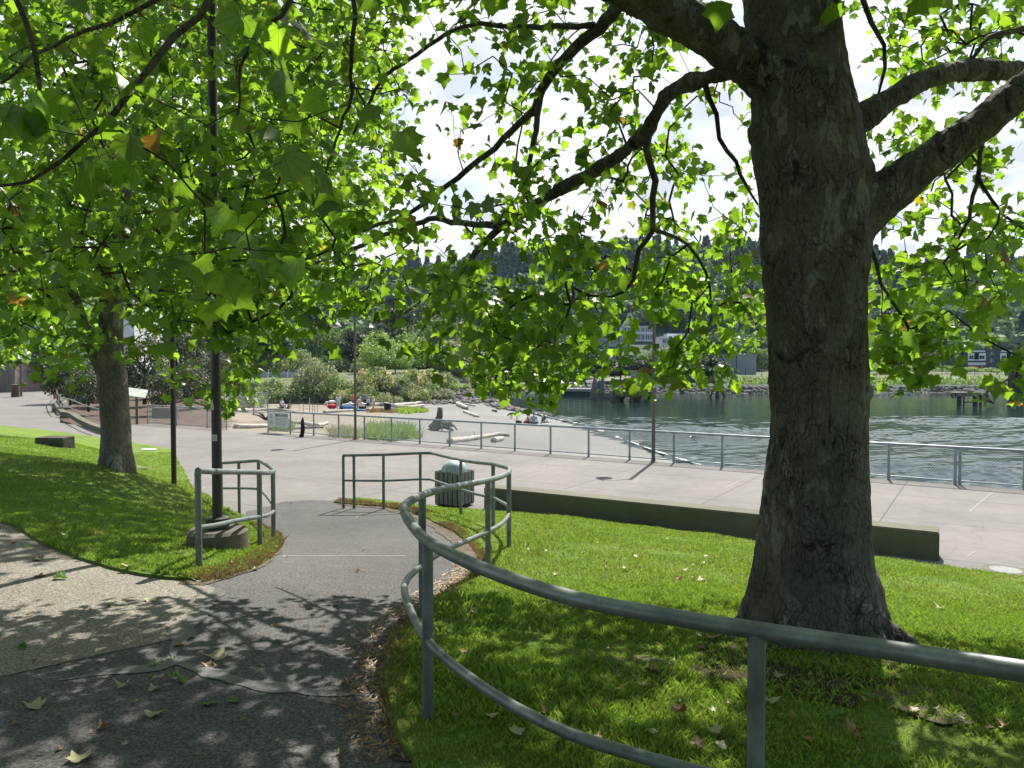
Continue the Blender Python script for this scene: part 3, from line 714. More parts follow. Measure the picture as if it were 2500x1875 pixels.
# charred stake leaning on the fence
mb = MB(); p = PZ(738, 1066, 0) + Vector((0, -.15, 0)); q = [p + Vector((0.02 * i + .03 * math.sin(i), 0, i * .17)) for i in range(6)]
mb.tube(q, [.10, .09, .10, .085, .07, .03], 8); tag(build('charred_stake', mb, M['black'], smooth=True), 'black charred stake standing against the fence near the notice board', 'stake')

# concrete seat wall
A = Vector((6.87, 11.9, 0)); B = Vector((-.62, 16.25, 0)); d = (B - A).normalized(); nb_ = Vector((-d.y, d.x, 0))
if nb_.y < 0: nb_ = -nb_
mb = MB(); mt = Matrix(((d.x, nb_.x, 0, A.x), (d.y, nb_.y, 0, A.y), (0, 0, 1, 0), (0, 0, 0, 1)))
mb.box(0, (B - A).length, 0, .48, -.05, .47, mt, bev=.018)
tag(build('seat_wall', mb, M['concrete']), 'long low concrete seat wall between the right lawn and the promenade', 'wall')
for k in (2.6, 5.2, 7.8): pass
# pale expansion joints
mb = MB()
for (x0, y0), (x1, y1) in (((2430,1195),(2367,1248)), ((2155,1176),(2110,1192)), ((2382,1345),(2362,1357)), ((1860,1150),(1770,1190)), ((1330,1150),(1175,1200)), ((900,1112),(760,1150)), ((700,1075),(560,1120))):
    a, b = PZ(x0, y0, .004), PZ(x1, y1, .004); n_ = Vector((-(b - a).y, (b - a).x, 0)).normalized() * .012; mb.add([a - n_, b - n_, b + n_, a + n_], [(0, 1, 2, 3)])
tag(build('expansion_joint', mb, M['seamline']), kind='structure')
# manhole
c = PZ(2455, 1392, 0); e = empty('manhole_cover', c, 'round pale manhole cover in the promenade past the wall end', 'manhole cover')
mb = MB(); mb.lathe([(.22, .003), (.22, .009), (.18, .010), (.17, .006), (.0, .006)], 28, cap=False); build('lid', mb, simple('worn lid', (.19, .19, .185), .6, .3, 20), e)
mb = MB(); mb.lathe([(.31, .002), (.31, .006), (.225, .006), (.225, .002)], 28, cap=False); build('rim', mb, M['concrete'], e)

# litter bin
c = Vector((PZ(1084,1244,0).x, 16.5, 0)); c = PZ(1104, 1243, 0) + Vector((.02, .45, 0)); e = empty('litter_bin', c, 'slatted grey litter bin with domed metal lid at the end of the seat wall', 'litter bin', None, R(-33))
sz = .31; hh = .78
def slats(face):
    m_ = Matrix.Rotation(face * math.pi / 2, 4, 'Z'); mb = MB(); w = 2 * sz / 5
    for k in range(5): mb.box(-sz + k * w + .012, -sz + (k + 1) * w - .012, -sz - .02, -sz, .06, hh, m_, bev=.004)
    return mb
for f_ in range(4): build('slat_panel', slats(f_), M['slat'], e)
mb = MB(); mb.box(-sz + .005, sz - .005, -sz + .005, sz - .005, .03, hh - .04); build('liner', mb, M['black'], e)
mb = MB(); mb.lathe([(.30, hh - .04), (.30, hh), (.285, hh + .07), (.24, hh + .15), (.16, hh + .21), (.07, hh + .24), (.001, hh + .245)], 28); build('dome_lid', mb, M['dome'], e, True, auto=60)
mb = MB(); mb.tube([(-.12, -sz - .03, hh - .02), (-.02, -sz - .035, hh - .18), (.1, -sz - .03, hh - .02)], .006, 6); build('chain', mb, M['galv'], e)
for i_ in range(4):
    mb = MB(); mb.box(-.26 + i_ * .14, -.24 + i_ * .14, -sz - .028, -sz - .021, hh - .1, hh + .005); build('bracket', mb, M['galv'], e)

# ================================================================== LAMP POSTS
def lamp_post(name, label, base, h, r, arm, az, mat='pole', plate=True, group='pole lamps of the park', grp=False):
    e = empty(name, base, label, 'lamp post', None, az)
    mb = MB(); mb.tube([(0, 0, 0), (0, 0, h * .5), (0, 0, h)], [r, r * .97, r * .9], 16); build('pole', mb, M[mat], e, True, auto=50)
    if plate:
        mb = MB(); mb.lathe([(r * 2.2, 0), (r * 2.2, .02), (r * 1.25, .03), (r * 1.2, .07), (r, .075)], 16); build('base_plate', mb, M[mat], e, True, auto=40)
    if arm:
        mb = MB(); mb.tube([(0, 0, h - .25), (arm * .25, 0, h + .02), (arm * .6, 0, h + .22), (arm * .92, 0, h + .2), (arm, 0, h + .03)], r * .38, 8); build('arm', mb, M[mat], e, True, auto=50)
        t_ = Matrix.Translation((arm, 0, h - .38))
        mb = MB(); mb.lathe([(.24, 0), (.235, .04), (.17, .14), (.11, .18), (.10, .27), (.075, .33), (.05, .42)], 20, t_); s_ = build('lamp_shade', mb, M['lampgrey'], e, True, auto=50)
        mb = MB(); mb.lathe([(.0, -.05), (.1, -.03), (.16, .02)], 16, t_, cap=False); build('lens', mb, M['lampin'], e, True)
    return e
pb = hit(527, 1335, 0, Gf); pb = Vector((-3.28, 8.25, Gf(-3.28, 8.25)))
pxx = (527 - CX) / F; pb = Vector((pxx * 8.25, 8.25, Gf(pxx * 8.25, 8.25)))
e = empty('lamp_plinth', pb - Vector((0, 0, .12)), 'round weathered concrete plinth under the nearest lamp post', 'plinth')
mb = MB(); mb.lathe([(.325, 0), (.322, .27), (.318, .335), (.28, .37), (0.0, .372)], 36)
for i_, v in enumerate(mb.v):
    k = mnoise.noise(Vector(v) * 6) * .02; mb.v[i_] = (v[0] * (1 + k), v[1] * (1 + k), v[2] + k * .4)
build('drum', mb, M['plinth'], e, True, auto=35)
top = pb + Vector((0, 0, .25))
lp = lamp_post('lamp_post', 'nearest thick dark brown lamp post standing on a round concrete plinth', top, 5.75, .054, .85, 0, plate=False)
mb = MB(); mb.lathe([(.125, 0), (.125, .12), (.09, .13), (.055, .13)], 20); build('base_collar', mb, M['pole'], lp, True, auto=40)
mb = MB(); mb.box(-.028, .028, -.0575, -.0555, .98, 1.05, bev=.0008); st = build('sticker', mb, M['offwhite'], lp)
mb = MB(); 
for i_ in range(3): mb.box(-.02 + i_ * .004, .018, -.0584, -.0576, .995 + i_ * .015, 1.0 + i_ * .015)
build('print', mb, M['dark'], st)
mb = MB(); mb.add([(-.05, -.056, 1.32), (-.005, -.057, 1.32), (-.005, -.057, 1.36), (-.02, -.057, 1.45)], [(0, 1, 2, 3)]); build('sticker', mb, M['offwhite'], lp)
p2 = hit(425, 1188, 0, Gf); 
lamp_post('lamp_post', 'thin dark lamp post at the edge of the left lawn beside the plane tree', p2, 6.4, .055, .8, R(20), plate=False)
p3 = PZ(869, 1073, 0); p3.y -= .1
lamp_post('lamp_post', 'brown lamp post with bell shade at the fence by the picnickers', p3, 5.05, .052, .80, R(180), 'pole_grey')
p4 = PZ(1595, 1128, 0)
lamp_post('lamp_post', 'grey brown lamp post with bell shade at the fence before the water', p4, 4.75, .06, .78, R(180), 'pole_grey')
p5 = PZ(52, 968, 0)
lamp_post('lamp_post', 'far lamp post by the brown bin near the blockwork building', p5, 5.2, .10, .8, R(0), 'pole_grey')
mb = MB(); e = empty('round_bin', p5 + Vector((.25, -1.2, 0)), 'brown cylindrical bin at the foot of the far lamp post', 'bin')
mb.lathe([(.33, 0), (.34, .05), (.34, 1.05), (.36, 1.06), (.36, 1.14), (.25, 1.2), (.0, 1.22)], 20); build('body', mb, simple('brown bin', (.10, .06, .04), .6), e, True, auto=40)

# interpretive panel, block and slabs in the left lawn
c = PZ(334, 1005, 0); c = P(334, 1000, 38.5); c.z = 0
e = empty('information_panel', c, 'tilted interpretive panel on a post between plane tree trunk and dark pines', 'information panel', None, R(15))
mb = MB(); mb.box(-.06, .06, -.05, .05, 0, 1.5); build('post', mb, M['pole_grey'], e)
mt = Matrix.Translation((0, 0, 1.62)) @ Matrix.Rotation(R(28), 4, 'X') @ Matrix.Rotation(R(10), 4, 'Y')
mb = MB(); mb.box(-.48, .48, -.42, .42, -.03, .03, mt, bev=.01); build('panel', mb, simple('panel green grey', (.33, .36, .30), .5), e)
mb = MB(); mb.box(-.42, .42, -.36, .36, .031, .034, mt); build('sheet', mb, simple('panel sheet', (.42, .45, .38), .4, .4, 6), e)
p = hit(131, 1093, 0, Gf); mt = Matrix.Translation(p + Vector((0, 0, -.02))) @ Matrix.Rotation(R(-12), 4, 'Z')
mb = MB(); vs = [mt @ Vector(v) for v in [(-.52,-.18,.16),(.5,-.18,-.1),(.5,.3,-.1),(-.52,.3,.1),(-.52,-.18,.33),(.5,-.18,.35),(.5,.3,.37),(-.45,.3,.36)]]
mb.add(vs, [(0,3,2,1),(4,5,6,7),(0,1,5,4),(1,2,6,5),(2,3,7,6),(3,0,4,7)]); o = build('stone_block', mb, simple('mossy dark stone', (.075, .07, .055), .9, .5, 8, 30, .6))
bv = o.modifiers.new('bevel', 'BEVEL'); bv.width = .02; tag(o, 'dark wedge shaped stone block lying in the left lawn', 'stone block')
for (x_, y_, w_, lb) in ((363, 1101, .24, 'pale square utility lid in the left lawn right of the plane tree'), (340, 1148, .2, 'small concrete slab at the foot of the left plane tree')):
    p = hit(x_, y_, 0, Gf); mb = MB(); mb.box(-w_, w_, -w_ * .8, w_ * .8, .0, .07, Matrix.Translation(p) @ Matrix.Rotation(R(20), 4, 'Z'), bev=.006); tag(build('stone_slab', mb, M['offwhite'] if w_ > .22 else M['concrete']), lb, 'stone slab')
# ================================================================== PLANE TREES
def leaf_template(bend, detail=True):
    h = [(0.02, 0), (.18, -.06), (.36, -.04), (.50, .05), (.40, .15), (.46, .26), (.64, .42), (.46, .46), (.38, .56), (.24, .62), (.16, .76)] if detail else [(.02, 0), (.46, .02), (.42, .2), (.60, .42), (.30, .60)]
    pts = [(x, y) for x, y in h] + [(0, 1.02)] + [(-x, y) for x, y in h[::-1]]
    pts = [(0, .34)] + pts
    V = np.array([(x, y, 0) for x, y in pts], float)
    V[:, 2] = -bend[0] * np.abs(V[:, 0]) ** 1.3 - bend[1] * V[:, 1] ** 2 + bend[2] * V[:, 0] * V[:, 1]
    n = len(pts); Fc = np.array([(0, i, i + 1 if i + 1 < n else 1) for i in range(1, n)])
    return V, Fc
def rand_frames(n, up=1.0, lo=-80, hi=-5, spread=.7):
    az = rng.uniform(0, 2 * math.pi, n); el = np.radians(rng.uniform(lo, hi, n))
    d = np.c_[np.cos(az) * np.cos(el), np.sin(az) * np.cos(el), np.sin(el)]
    r = rng.normal(0, spread, (n, 3)) + np.array((0, 0, up)); nn = r - (r * d).sum(1)[:, None] * d; nn /= np.linalg.norm(nn, axis=1)[:, None]
    x = np.cross(d, nn); return x, d, nn
def leaf_cloud(name, pos, size, mat, detail=True, smooth=True, frames=None):
    n = len(pos); x, d, nn = frames or rand_frames(n)
    Vs, Fs, Us = [], [], []; base = 0; K = 4; which = rng.integers(0, K, n)
    for k in range(K):
        T, Fc = leaf_template([(.15, .1, .1), (.45, .35, -.15), (.3, -.15, .3), (.7, .2, .0)][k], detail)
        s_ = np.where(which == k)[0]
        if not len(s_): continue
        V = pos[s_][:, None, :] + size[s_][:, None, None] * (T[None, :, 0:1] * x[s_][:, None, :] + T[None, :, 1:2] * d[s_][:, None, :] + T[None, :, 2:3] * nn[s_][:, None, :])
        nv = len(T); Fi = (np.arange(len(s_)) * nv)[:, None, None] + Fc[None] + base
        Vs.append(V.reshape(-1, 3)); Fs.append(Fi.reshape(-1, 3)); base += len(s_) * nv; Us.append(np.tile(T[Fc.ravel()][:, :2], (len(s_), 1)))
    me = np_mesh(name, np.concatenate(Vs), np.concatenate(Fs), mat, smooth=False)
    uv = me.uv_layers.new(name='UVMap'); uv.data.foreach_set('uv', np.concatenate(Us).astype(np.float32).ravel())
    return me
def grow(skel, attr, step=.13, zig=.032, bias=.06, arch=.12):
    """greedy twig growth from skeleton nodes (x,y,z,r) to attractor points"""
    pos = [np.array(s_[:3]) for s_ in skel]; par = [-1] * len(skel); ns = len(skel); plen = [0.] * ns
    A = attr; N = len(A); S = np.array(pos)
    best = np.full(N, 1e9); bi = np.zeros(N, int)
    for i in range(0, ns, 200):
        D = np.linalg.norm(A[:, None] - S[None, i:i + 200], axis=2); j = D.argmin(1); v = D[np.arange(N), j]
        m = v < best; best[m] = v[m]; bi[m] = j[m] + i
    alive = np.ones(N, bool); tips = np.zeros(N, int)
    for _ in range(N):
        i = int(np.where(alive, best, 1e18).argmin()); alive[i] = False; p = bi[i]; a, b = pos[p], A[i]; Ln = np.linalg.norm(b - a); k = max(1, int(Ln / step)); new = []
        side = rng.normal(0, 1, 3); 
        for j in range(1, k + 1):
            t = j / k; q = a + (b - a) * t + np.array((0, 0, arch * Ln * 4 * t * (1 - t) * .5)) + side * .10 * Ln * math.sin(math.pi * t) * .6
            if j < k: q = q + rng.normal(0, zig, 3)
            pos.append(q); par.append(p if j == 1 else len(pos) - 2); plen.append(plen[par[-1]] + Ln / k); new.append(len(pos) - 1)
        tips[i] = len(pos) - 1
        for q in new:
            D = np.linalg.norm(A - pos[q], axis=1) + bias * plen[q]; m = alive & (D < best); best[m] = D[m]; bi[m] = q
    n = len(pos); cnt = np.zeros(n); 
    for t_ in tips: cnt[t_] += 1
    for i in range(n - 1, ns - 1, -1):
        if par[i] >= 0: cnt[par[i]] += cnt[i]
    return np.array(pos), np.array(par), cnt, ns, tips
def twig_mesh(name, pos, par, rad, ns, mat, sides=5):
    ch = np.arange(ns, len(pos)); a = pos[par[ch]]; b = pos[ch]; d = b - a; L_ = np.linalg.norm(d, axis=1); ok = L_ > 1e-4; ch, a, b, d = ch[ok], a[ok], b[ok], d[ok]; d = d / np.linalg.norm(d, axis=1)[:, None]
    ref = np.where(np.abs(d[:, 2:3]) < .9, np.array([[0, 0, 1.]]), np.array([[1., 0, 0]])); u = np.cross(d, ref); u /= np.linalg.norm(u, axis=1)[:, None]; w = np.cross(d, u)
    rb = rad[ch]; ra = np.minimum(rad[par[ch]], rb * 1.35); b = b + d * rb[:, None] * .4
    th = np.arange(sides) * 2 * math.pi / sides; c, s_ = np.cos(th), np.sin(th)
    ring = u[:, None] * c[None, :, None] + w[:, None] * s_[None, :, None]
    V = np.stack([a[:, None] + ring * ra[:, None, None], b[:, None] + ring * rb[:, None, None]], 1)
    V = V.reshape(-1, 3); n = len(ch); k = np.arange(sides); k2 = (k + 1) % sides
    Fc = np.stack([k, k2, k2 + sides, k + sides], 1)[None] + (np.arange(n) * 2 * sides)[:, None, None]
    return np_mesh(name, V, Fc.reshape(-1, 4), mat, smooth=True)
def grow_tree(root, skel, attr, nleaf, size, mat, r0=.0030, pw=.47, detail=True, cap=.03, sides=5, name='foliage', step=.14, zig=.032, arch=.12, off=.1):
    pos, par, cnt, ns, tips = grow(skel, attr, step, zig, arch=arch)
    rad = r0 * np.maximum(cnt, 1) ** pw; rad = np.minimum(rad, cap)
    for i, s_ in enumerate(skel): rad[i] = s_[3]
    rl = np.array(root.location)
    me = twig_mesh('twigs', pos - rl, par, rad, ns, M['branch'], sides); tag(mesh_obj('twigs', me, root), kind='stuff')
    thin = np.where((cnt <= 3) & (np.arange(len(pos)) >= ns))[0]
    pts = []
    for t_ in tips: pts += [pos[t_]] * nleaf
    extra = rng.choice(thin, int(len(thin) * .5)) if len(thin) else []
    pts = np.r_[np.array(pts), pos[extra]] if len(extra) else np.array(pts)
    pts = pts + rng.normal(0, off, pts.shape) * np.array((1, 1, .7))
    sz = np.clip(rng.normal(size, size * .24, len(pts)), size * .45, size * 1.5)
    me = leaf_cloud(name, pts - rl, sz, mat, detail); tag(mesh_obj(name, me, root), kind='stuff')
    return pos
def remeshed(name, mb, mat, parent, rel, vox, smooth=3, disp=.0):
    me = bpy.data.meshes.new('tmp'); me.from_pydata([tuple(Vector(v) - Vector(rel)) for v in mb.v], [], mb.f)
    o = bpy.data.objects.new('tmp', me); COL.objects.link(o)
    m = o.modifiers.new('r', 'REMESH'); m.mode = 'VOXEL'; m.voxel_size = vox; m.use_smooth_shade = True
    m = o.modifiers.new('s', 'SMOOTH'); m.iterations = smooth; m.factor = .6
    dg = bpy.context.evaluated_depsgraph_get(); me2 = bpy.data.meshes.new_from_object(o.evaluated_get(dg)); bpy.data.objects.remove(o)
    if disp:
        n = len(me2.vertices); co = np.zeros(n * 3, np.float32); me2.vertices.foreach_get('co', co); no = np.zeros(n * 3, np.float32); me2.vertices.foreach_get('normal', no)
        co = co.reshape(-1, 3); no = no.reshape(-1, 3)
        k = np.array([mnoise.noise(Vector((c[0] * 5, c[1] * 5, c[2] * 2.2))) + .55 * abs(mnoise.noise(Vector((c[0] * 14, c[1] * 14, c[2] * 5)))) + .3 * mnoise.noise(Vector((c[0] * 34, c[1] * 34, c[2] * 16))) for c in co.tolist()])
        co = co + no * (k * disp)[:, None]; me2.vertices.foreach_set('co', co.ravel()); me2.update()
    me2.name = name; me2.materials.clear(); me2.materials.append(mat)
    me2.polygons.foreach_set('use_smooth', [True] * len(me2.polygons))
    return mesh_obj(name, me2, parent)
def limb(pts):
    """pts: (px, py, Y, width px) -> world polyline with radii"""
    return [(*P(a, b, Y), w * Y / F / 2) for a, b, Y, w in pts]
def rline(l, step=.12): return spline(l, step)

# ---- main plane tree
TY = 5.35
outline = [(1790,2202,1590),(1800,2185,1545),(1808,2159,1500),(1830,2150,1442),(1845,2136,1385),(1855,2127,1310),(1865,2120,1210),(1874,2116,1130),(1881,2114,1045),(1881,2113,980),(1879,2111,900),(1874,2110,800),(1868,2114,690),(1863,2122,600),(1860,2134,520),(1848,2122,430),(1836,2104,350),(1834,2092,290),(1836,2080,230),(1834,2068,160),(1822,2054,90),(1812,2044,10),(1806,2036,-80),(1800,2040,-180),(1790,2046,-300)]
rt = Vector((P(1996, 1585, TY).x, TY, 0)); rt.z = Gf(rt.x, rt.y) - .02
root1 = empty('plane_tree', rt, 'big plane tree with thick dark trunk and spreading limbs on the right lawn', 'tree')
mb = MB(); n = 40; rings = []
for l, r_, y in outline:
    c = P((l + r_) / 2, y, TY); rr = (r_ - l) / 2 * TY / F; rings.append((c, rr * .95))
rings.insert(0, (rings[0][0] - Vector((0, 0, .10)), rings[0][1] * 1.22)); rings.insert(0, (rings[0][0] - Vector((0, 0, .25)), rings[0][1] * 1.1))
vs = []
for i, (c, rr) in enumerate(rings):
    for k in range(n):
        a = 2 * math.pi * k / n; fl = max(0, 1 - (c.z - rt.z) / 1.0) if c.z < rt.z + 1 else 0
        q = rr * (1 + (.10 * math.sin(a * 5 + .6) + .07 * math.sin(a * 3 + 2)) * fl + .02 * math.sin(a * 4 + c.z))
        vs.append((c.x + q * math.cos(a), c.y + q * math.sin(a) * .97, c.z))
m_ = len(rings); mb.add(vs, [(i * n + k, i * n + (k + 1) % n, (i + 1) * n + (k + 1) % n, (i + 1) * n + k) for i in range(m_ - 1) for k in range(n)] + [tuple(range(n - 1, -1, -1)), tuple((m_ - 1) * n + k for k in range(n))])
topc = rings[-1][0]
lA = [(1985,290,5.35,150),(1925,225,5.3,135),(1870,185,5.25,118),(1817,145,5.2,104),(1732,85,5.12,96),(1647,38,5.05,90),(1556,-5,4.95,84),(1450,-60,4.85,76),(1300,-120,4.7,70),(1100,-190,4.5,64),(850,-280,4.3,58),(560,-330,4.1,50),(250,-330,4.0,42),(-100,-300,4.0,36)]
lF = [(2020,560,5.35,150),(2085,522,5.3,150),(2140,487,5.25,118),(2213,436,5.2,98),(2298,374,5.1,92),(2383,317,5.05,86),(2451,258,5.0,80),(2520,205,4.95,74),(2700,60,4.8,62),(2900,-100,4.6,48)]
lG = [(2020,360,5.35,80),(2080,312,5.4,66),(2120,280,5.45,62),(2156,252,5.5,52),(2241,204,5.6,46),(2326,176,5.8,44),(2411,170,6.0,42),(2500,172,6.2,40),(2680,150,6.6,34),(2900,90,7,26)]
lT1 = [(1930,-200,5.35,150),(1900,-400,5.3,140),(1840,-700,5.2,110),(1750,-1000,5.0,80)]
lT2 = [(1925,-200,5.35,130),(1990,-420,5.6,110),(2120,-750,6.2,90),(2250,-1000,6.8,60)]
lB = [(1830,150,5.22,60),(1788,166,5.3,46),(1720,193,5.5,38),(1660,210,5.7,36),(1625,235,5.8,34),(1605,270,5.9,33),(1584,312,6.0,32),(1533,363,6.3,31),(1448,419,6.7,29),(1363,465,7.0,28),(1284,516,7.3,27),(1235,545,7.4,25)]
lB1 = [(1235,545,7.4,20),(1161,547,7.6,16),(1100,541,7.8,15),(1048,535,8,14),(963,567,8.3,12),(884,597,8.6,11),(816,629,8.9,9),(680,657,9.3,7),(589,635,9.5,5)]
lB2 = [(1235,545,7.4,20),(1190,585,7.5,18),(1161,615,7.6,15),(1141,658,7.7,12),(1146,700,7.75,9),(1156,725,7.8,7)]
lB2b = [(1141,658,7.7,10),(1110,685,7.8,8),(1060,708,7.9,8),(1020,742,8,6),(940,790,8.2,4)]
lB3 = [(1584,323,6.0,20),(1585,397,6.1,17),(1595,440,6.15,17),(1596,482,6.2,16),(1593,561,6.3,14),(1562,612,6.4,13),(1545,680,6.5,11),(1520,712,6.55,9),(1494,725,6.6,7)]
lB3b = [(1593,561,6.3,11),(1615,568,6.4,10),(1650,580,6.5,9),(1681,595,6.6,8),(1703,629,6.7,7),(1722,660,6.8,7),(1732,697,6.9,6),(1737,753,7.0,5)]
lC = [(1600,18,5.0,50),(1545,-15,5.3,40),(1516,5,5.6,36),(1477,51,5.9,32),(1420,102,6.2,28),(1363,159,6.5,25),(1324,215,6.7,23),(1307,266,6.8,20),(1267,300,6.9,17),(1207,363,7.1,15),(1133,419,7.4,14),(1048,487,7.7,12),(963,538,8,10),(850,572,8.4,8)]
lC2 = [(1318,225,6.7,17),(1312,280,6.65,15),(1303,351,6.6,13),(1290,425,6.6,10),(1295,499,6.6,7)]
lD = [(1450,60,6.0,15),(1360,66,6.3,14),(1250,62,6.6,12),(1170,60,6.8,11),(1093,79,7.1,10),(1020,130,7.3,10),(929,198,7.6,9),(907,244,7.7,8),(880,290,7.8,7),(861,329,7.9,6)]
lE = [(1720,200,5.5,16),(1735,240,5.55,13),(1749,280,5.6,12),(1755,340,5.7,11),(1794,397,5.8,10),(1820,450,5.9,8),(1850,499,6.0,5)]
lH = [(2040,-60,5.4,16),(2105,-10,5.3,14),(2130,50,5.3,12),(2156,113,5.3,10),(2158,170,5.35,9),(2150,230,5.4,6)]
lJ = [(2600,40,6.2,18),(2500,68,6.1,15),(2411,91,6.0,12),(2375,150,5.9,9),(2340,200,5.9,7)]
lK = [(2410,290,5.05,14),(2395,370,5.3,11),(2383,453,5.5,11),(2372,510,5.7,9),(2326,612,6.0,7),(2281,657,6.2,5)]
lK2 = [(2385,430,5.4,9),(2420,490,5.4,8),(2450,527,5.4,7),(2520,567,5.4,5)]
lL = [(2118,590,5.4,12),(2135,640,5.5,10),(2150,690,5.6,8),(2202,765,5.8,7),(2224,816,6.0,5)]
lM = [(540,-330,4.1,30),(560,-180,3.8,26),(520,-20,3.5,20),(493,34,3.4,16),(425,90,3.35,17),(363,164,3.3,16),(325,215,3.25,15),(300,250,3.2,15),(266,292,3.2,14),(215,334,3.15,11),(147,391,3.1,10),(68,442,3.1,9),(0,459,3.1,7),(-80,470,3.1,5)]
lN = [(120,-310,4,20),(60,-120,4,18),(40,0,3.9,14),(62,51,3.9,14),(85,125,3.9,13),(93,198,3.9,11),(102,295,3.9,8),(108,330,3.9,5)]
lO = [(560,-180,3.8,16),(430,-40,4.2,13),(350,20,4.3,11),(272,51,4.4,10),(170,91,4.5,9),(74,147,4.6,8),(0,200,4.7,6)]
lP = [(850,-280,4.3,22),(740,-60,4.6,15),(700,20,4.8,11),(600,120,5.2,9),(585,240,5.4,7),(575,306,5.5,5)]
lQ = [(880,-270,4.4,20),(860,-80,5.2,15),(865,40,5.6,12),(858,160,5.8,10),(850,260,6,8),(800,400,6.3,6),(770,520,6.5,5)]
big = [lA, lF, lG, lT1, lT2, lB]
small = [lB1, lB2, lB2b, lB3, lB3b, lC, lC2, lD, lE, lH, lJ, lK, lK2, lL, lM, lN, lO, lP, lQ]
for l in big:
    q = rline(limb(l), .1); mb.tube([Vector(p[:3]) for p in q], [p[3] for p in q], 16)
# burls and knots
mb.blob(P(1856, 325, TY + .02), .085, 3, .2, 2); mb.blob(P(1990, 690, TY - .26), .10, 5, .3, 2); mb.blob(P(2108, 960, TY - .05), .06, 6, .3, 2); mb.blob(P(2075, 500, TY - .02), .17, 9, .2, 2)
for k in range(9):
    a = k * .7 + .2; c = rings[2][0]; q = [Vector((c.x + math.cos(a) * r_, c.y + math.sin(a) * r_, rt.z + z_)) for r_, z_ in ((.2, .35), (.42, .13), (.60 + .06 * (k % 3), -.02), (.8, -.12))]
    mb.tube(q, [.16, .11, .075, .04], 10)
remeshed('trunk', mb, M['bark'], root1, rt, .018, 2, .026)
mb = MB(); skel = []
for l in small:
    q = rline(limb(l), .1)
    jit = np.array([[mnoise.noise(Vector((i * .55, j * 9.1, hash(len(l)) % 13))) for j in range(3)] for i in range(len(q))]) * .028; jit[0] = 0
    q[:, :3] += jit; skel += [tuple(p) for p in q]; mb.tube([Vector(p[:3]) for p in q], [max(.004, p[3]) for p in q], 8)
build('branch', mb, M['bark'], root1, True, rt)
for l in big:
    q = rline(limb(l), .15); skel += [(p[0], p[1], p[2], min(p[3], .02)) for p in q[int(len(q) * .3):]]
# visible crown density, one digit per 125 px of the view cone
GRID = ["55556663344544320466", "55556652224343220464", "55555542224443220443", "66656632235454110344", "66666664345545410345", "34467776666677510556", "00146622577645201641", "00002000130000000011"]
def shadow_y(p): k = (p[2] - 1.25) / math.tan(SUN_EL); return p[0] - k * math.sin(SUN_AZ), p[1] - k * math.cos(SUN_AZ)
OPEN = [(800,890,750,835),(1440,1495,785,850),(1545,1680,785,870),(1765,1870,850,960),(2295,2470,835,960),(1400,1620,895,1000)]
att = []
for r_, row in enumerate(GRID):
    for c_, ch in enumerate(row):
        cov = {0: 0, 1: .08, 2: .16, 3: .27, 4: .38, 5: .5, 6: .62, 7: .74}[int(ch)]
        if c_ < 7: cov *= .85
        if cov == 0: continue
        nl = -math.log(1 - cov) * 15625 / 300; k = nl / 5.2; k = int(k) + (rng.random() < k % 1)
        for _ in range(k):
            px, py = (c_ + rng.random()) * 125, (r_ + rng.random()) * 125
            if r_ == 7 and py > 955 - 10 * (c_ > 7): py -= 70
            if any(a_ < px < b_ and d_ < py < e_ for a_, b_, d_, e_ in OPEN): continue
            for t_ in range(12):
                Y = rng.uniform(5.8 if c_ < 8 else 5.2, 9.8) if c_ < 15 else rng.uniform(4.8, 9)
                if (c_ in (12, 13, 14, 15, 16) or (c_ > 16 and r_ < 4)) and Y < 6.5: continue
                p = P(px, py, Y); sx, sy = shadow_y(p)
                if sy < (6.2 + min(0, (sx + 1) * .33) if sx < 1.5 else 5.4): break
            else: Y = min(Y, 6.8); p = P(px, py, Y)
            att.append(tuple(p))
# explicit hanging clusters
for (px, py, Y, k, sp) in [(1330,915,7.2,7,36),(1340,945,7.2,4,18),(1230,880,7.4,9,50),(1210,930,7.4,4,30),(1410,880,7.1,6,45),(1590,925,6.9,4,26),(1700,880,6.9,9,50),(1940,0,9,0,0),(2245,880,5.6,8,36),(2260,840,5.8,8,50),(2495,895,5.6,5,22),(2480,940,5.5,2,14),(540,950,8.6,7,45),(475,900,8.8,3,35),(545,985,8.6,2,15),(1840,770,8,4,40)]:
    for _ in range(k): att.append(tuple(P(px + rng.normal(0, sp), py + rng.normal(0, sp * .7), Y + rng.normal(0, .25))))
att = np.array(att)
grow_tree(root1, skel, att, 9, .098, M['leaf'], cap=.012, off=.12)
# big near leaves hanging from the limb over the path
NG = ["2232222110000000", "1222122100000000", "2212221100000000", "1211222100000000", "1111121000000000", "0000110000000000"]
att = []
for r_, row in enumerate(NG):
    for c_, ch in enumerate(row):
        k = int(ch) * .38; k = int(k) + (rng.random() < k % 1)
        for _ in range(k): att.append(tuple(P((c_ + rng.random()) * 125, (r_ + rng.random()) * 125, rng.uniform(3.0, 4.6))))
for px, py, Y in [(640,520,3.0),(600,560,3.1),(610,610,3.2),(575,590,2.9),(340,640,3.1),(290,330,3.3),(330,350,3.2),(60,540,3.2),(300,40,3.0),(500,500,3.3)]: att.append(tuple(P(px, py, Y)))
sk2 = []
for l in (lM, lN, lO, lP, lA): sk2 += [(p[0], p[1], p[2], min(.012, p[3])) for p in rline(limb(l), .12)]
grow_tree(root1, sk2, np.array(att), 2, .138, M['leaf'], cap=.006, off=.07, r0=.0018, step=.12, zig=.025)
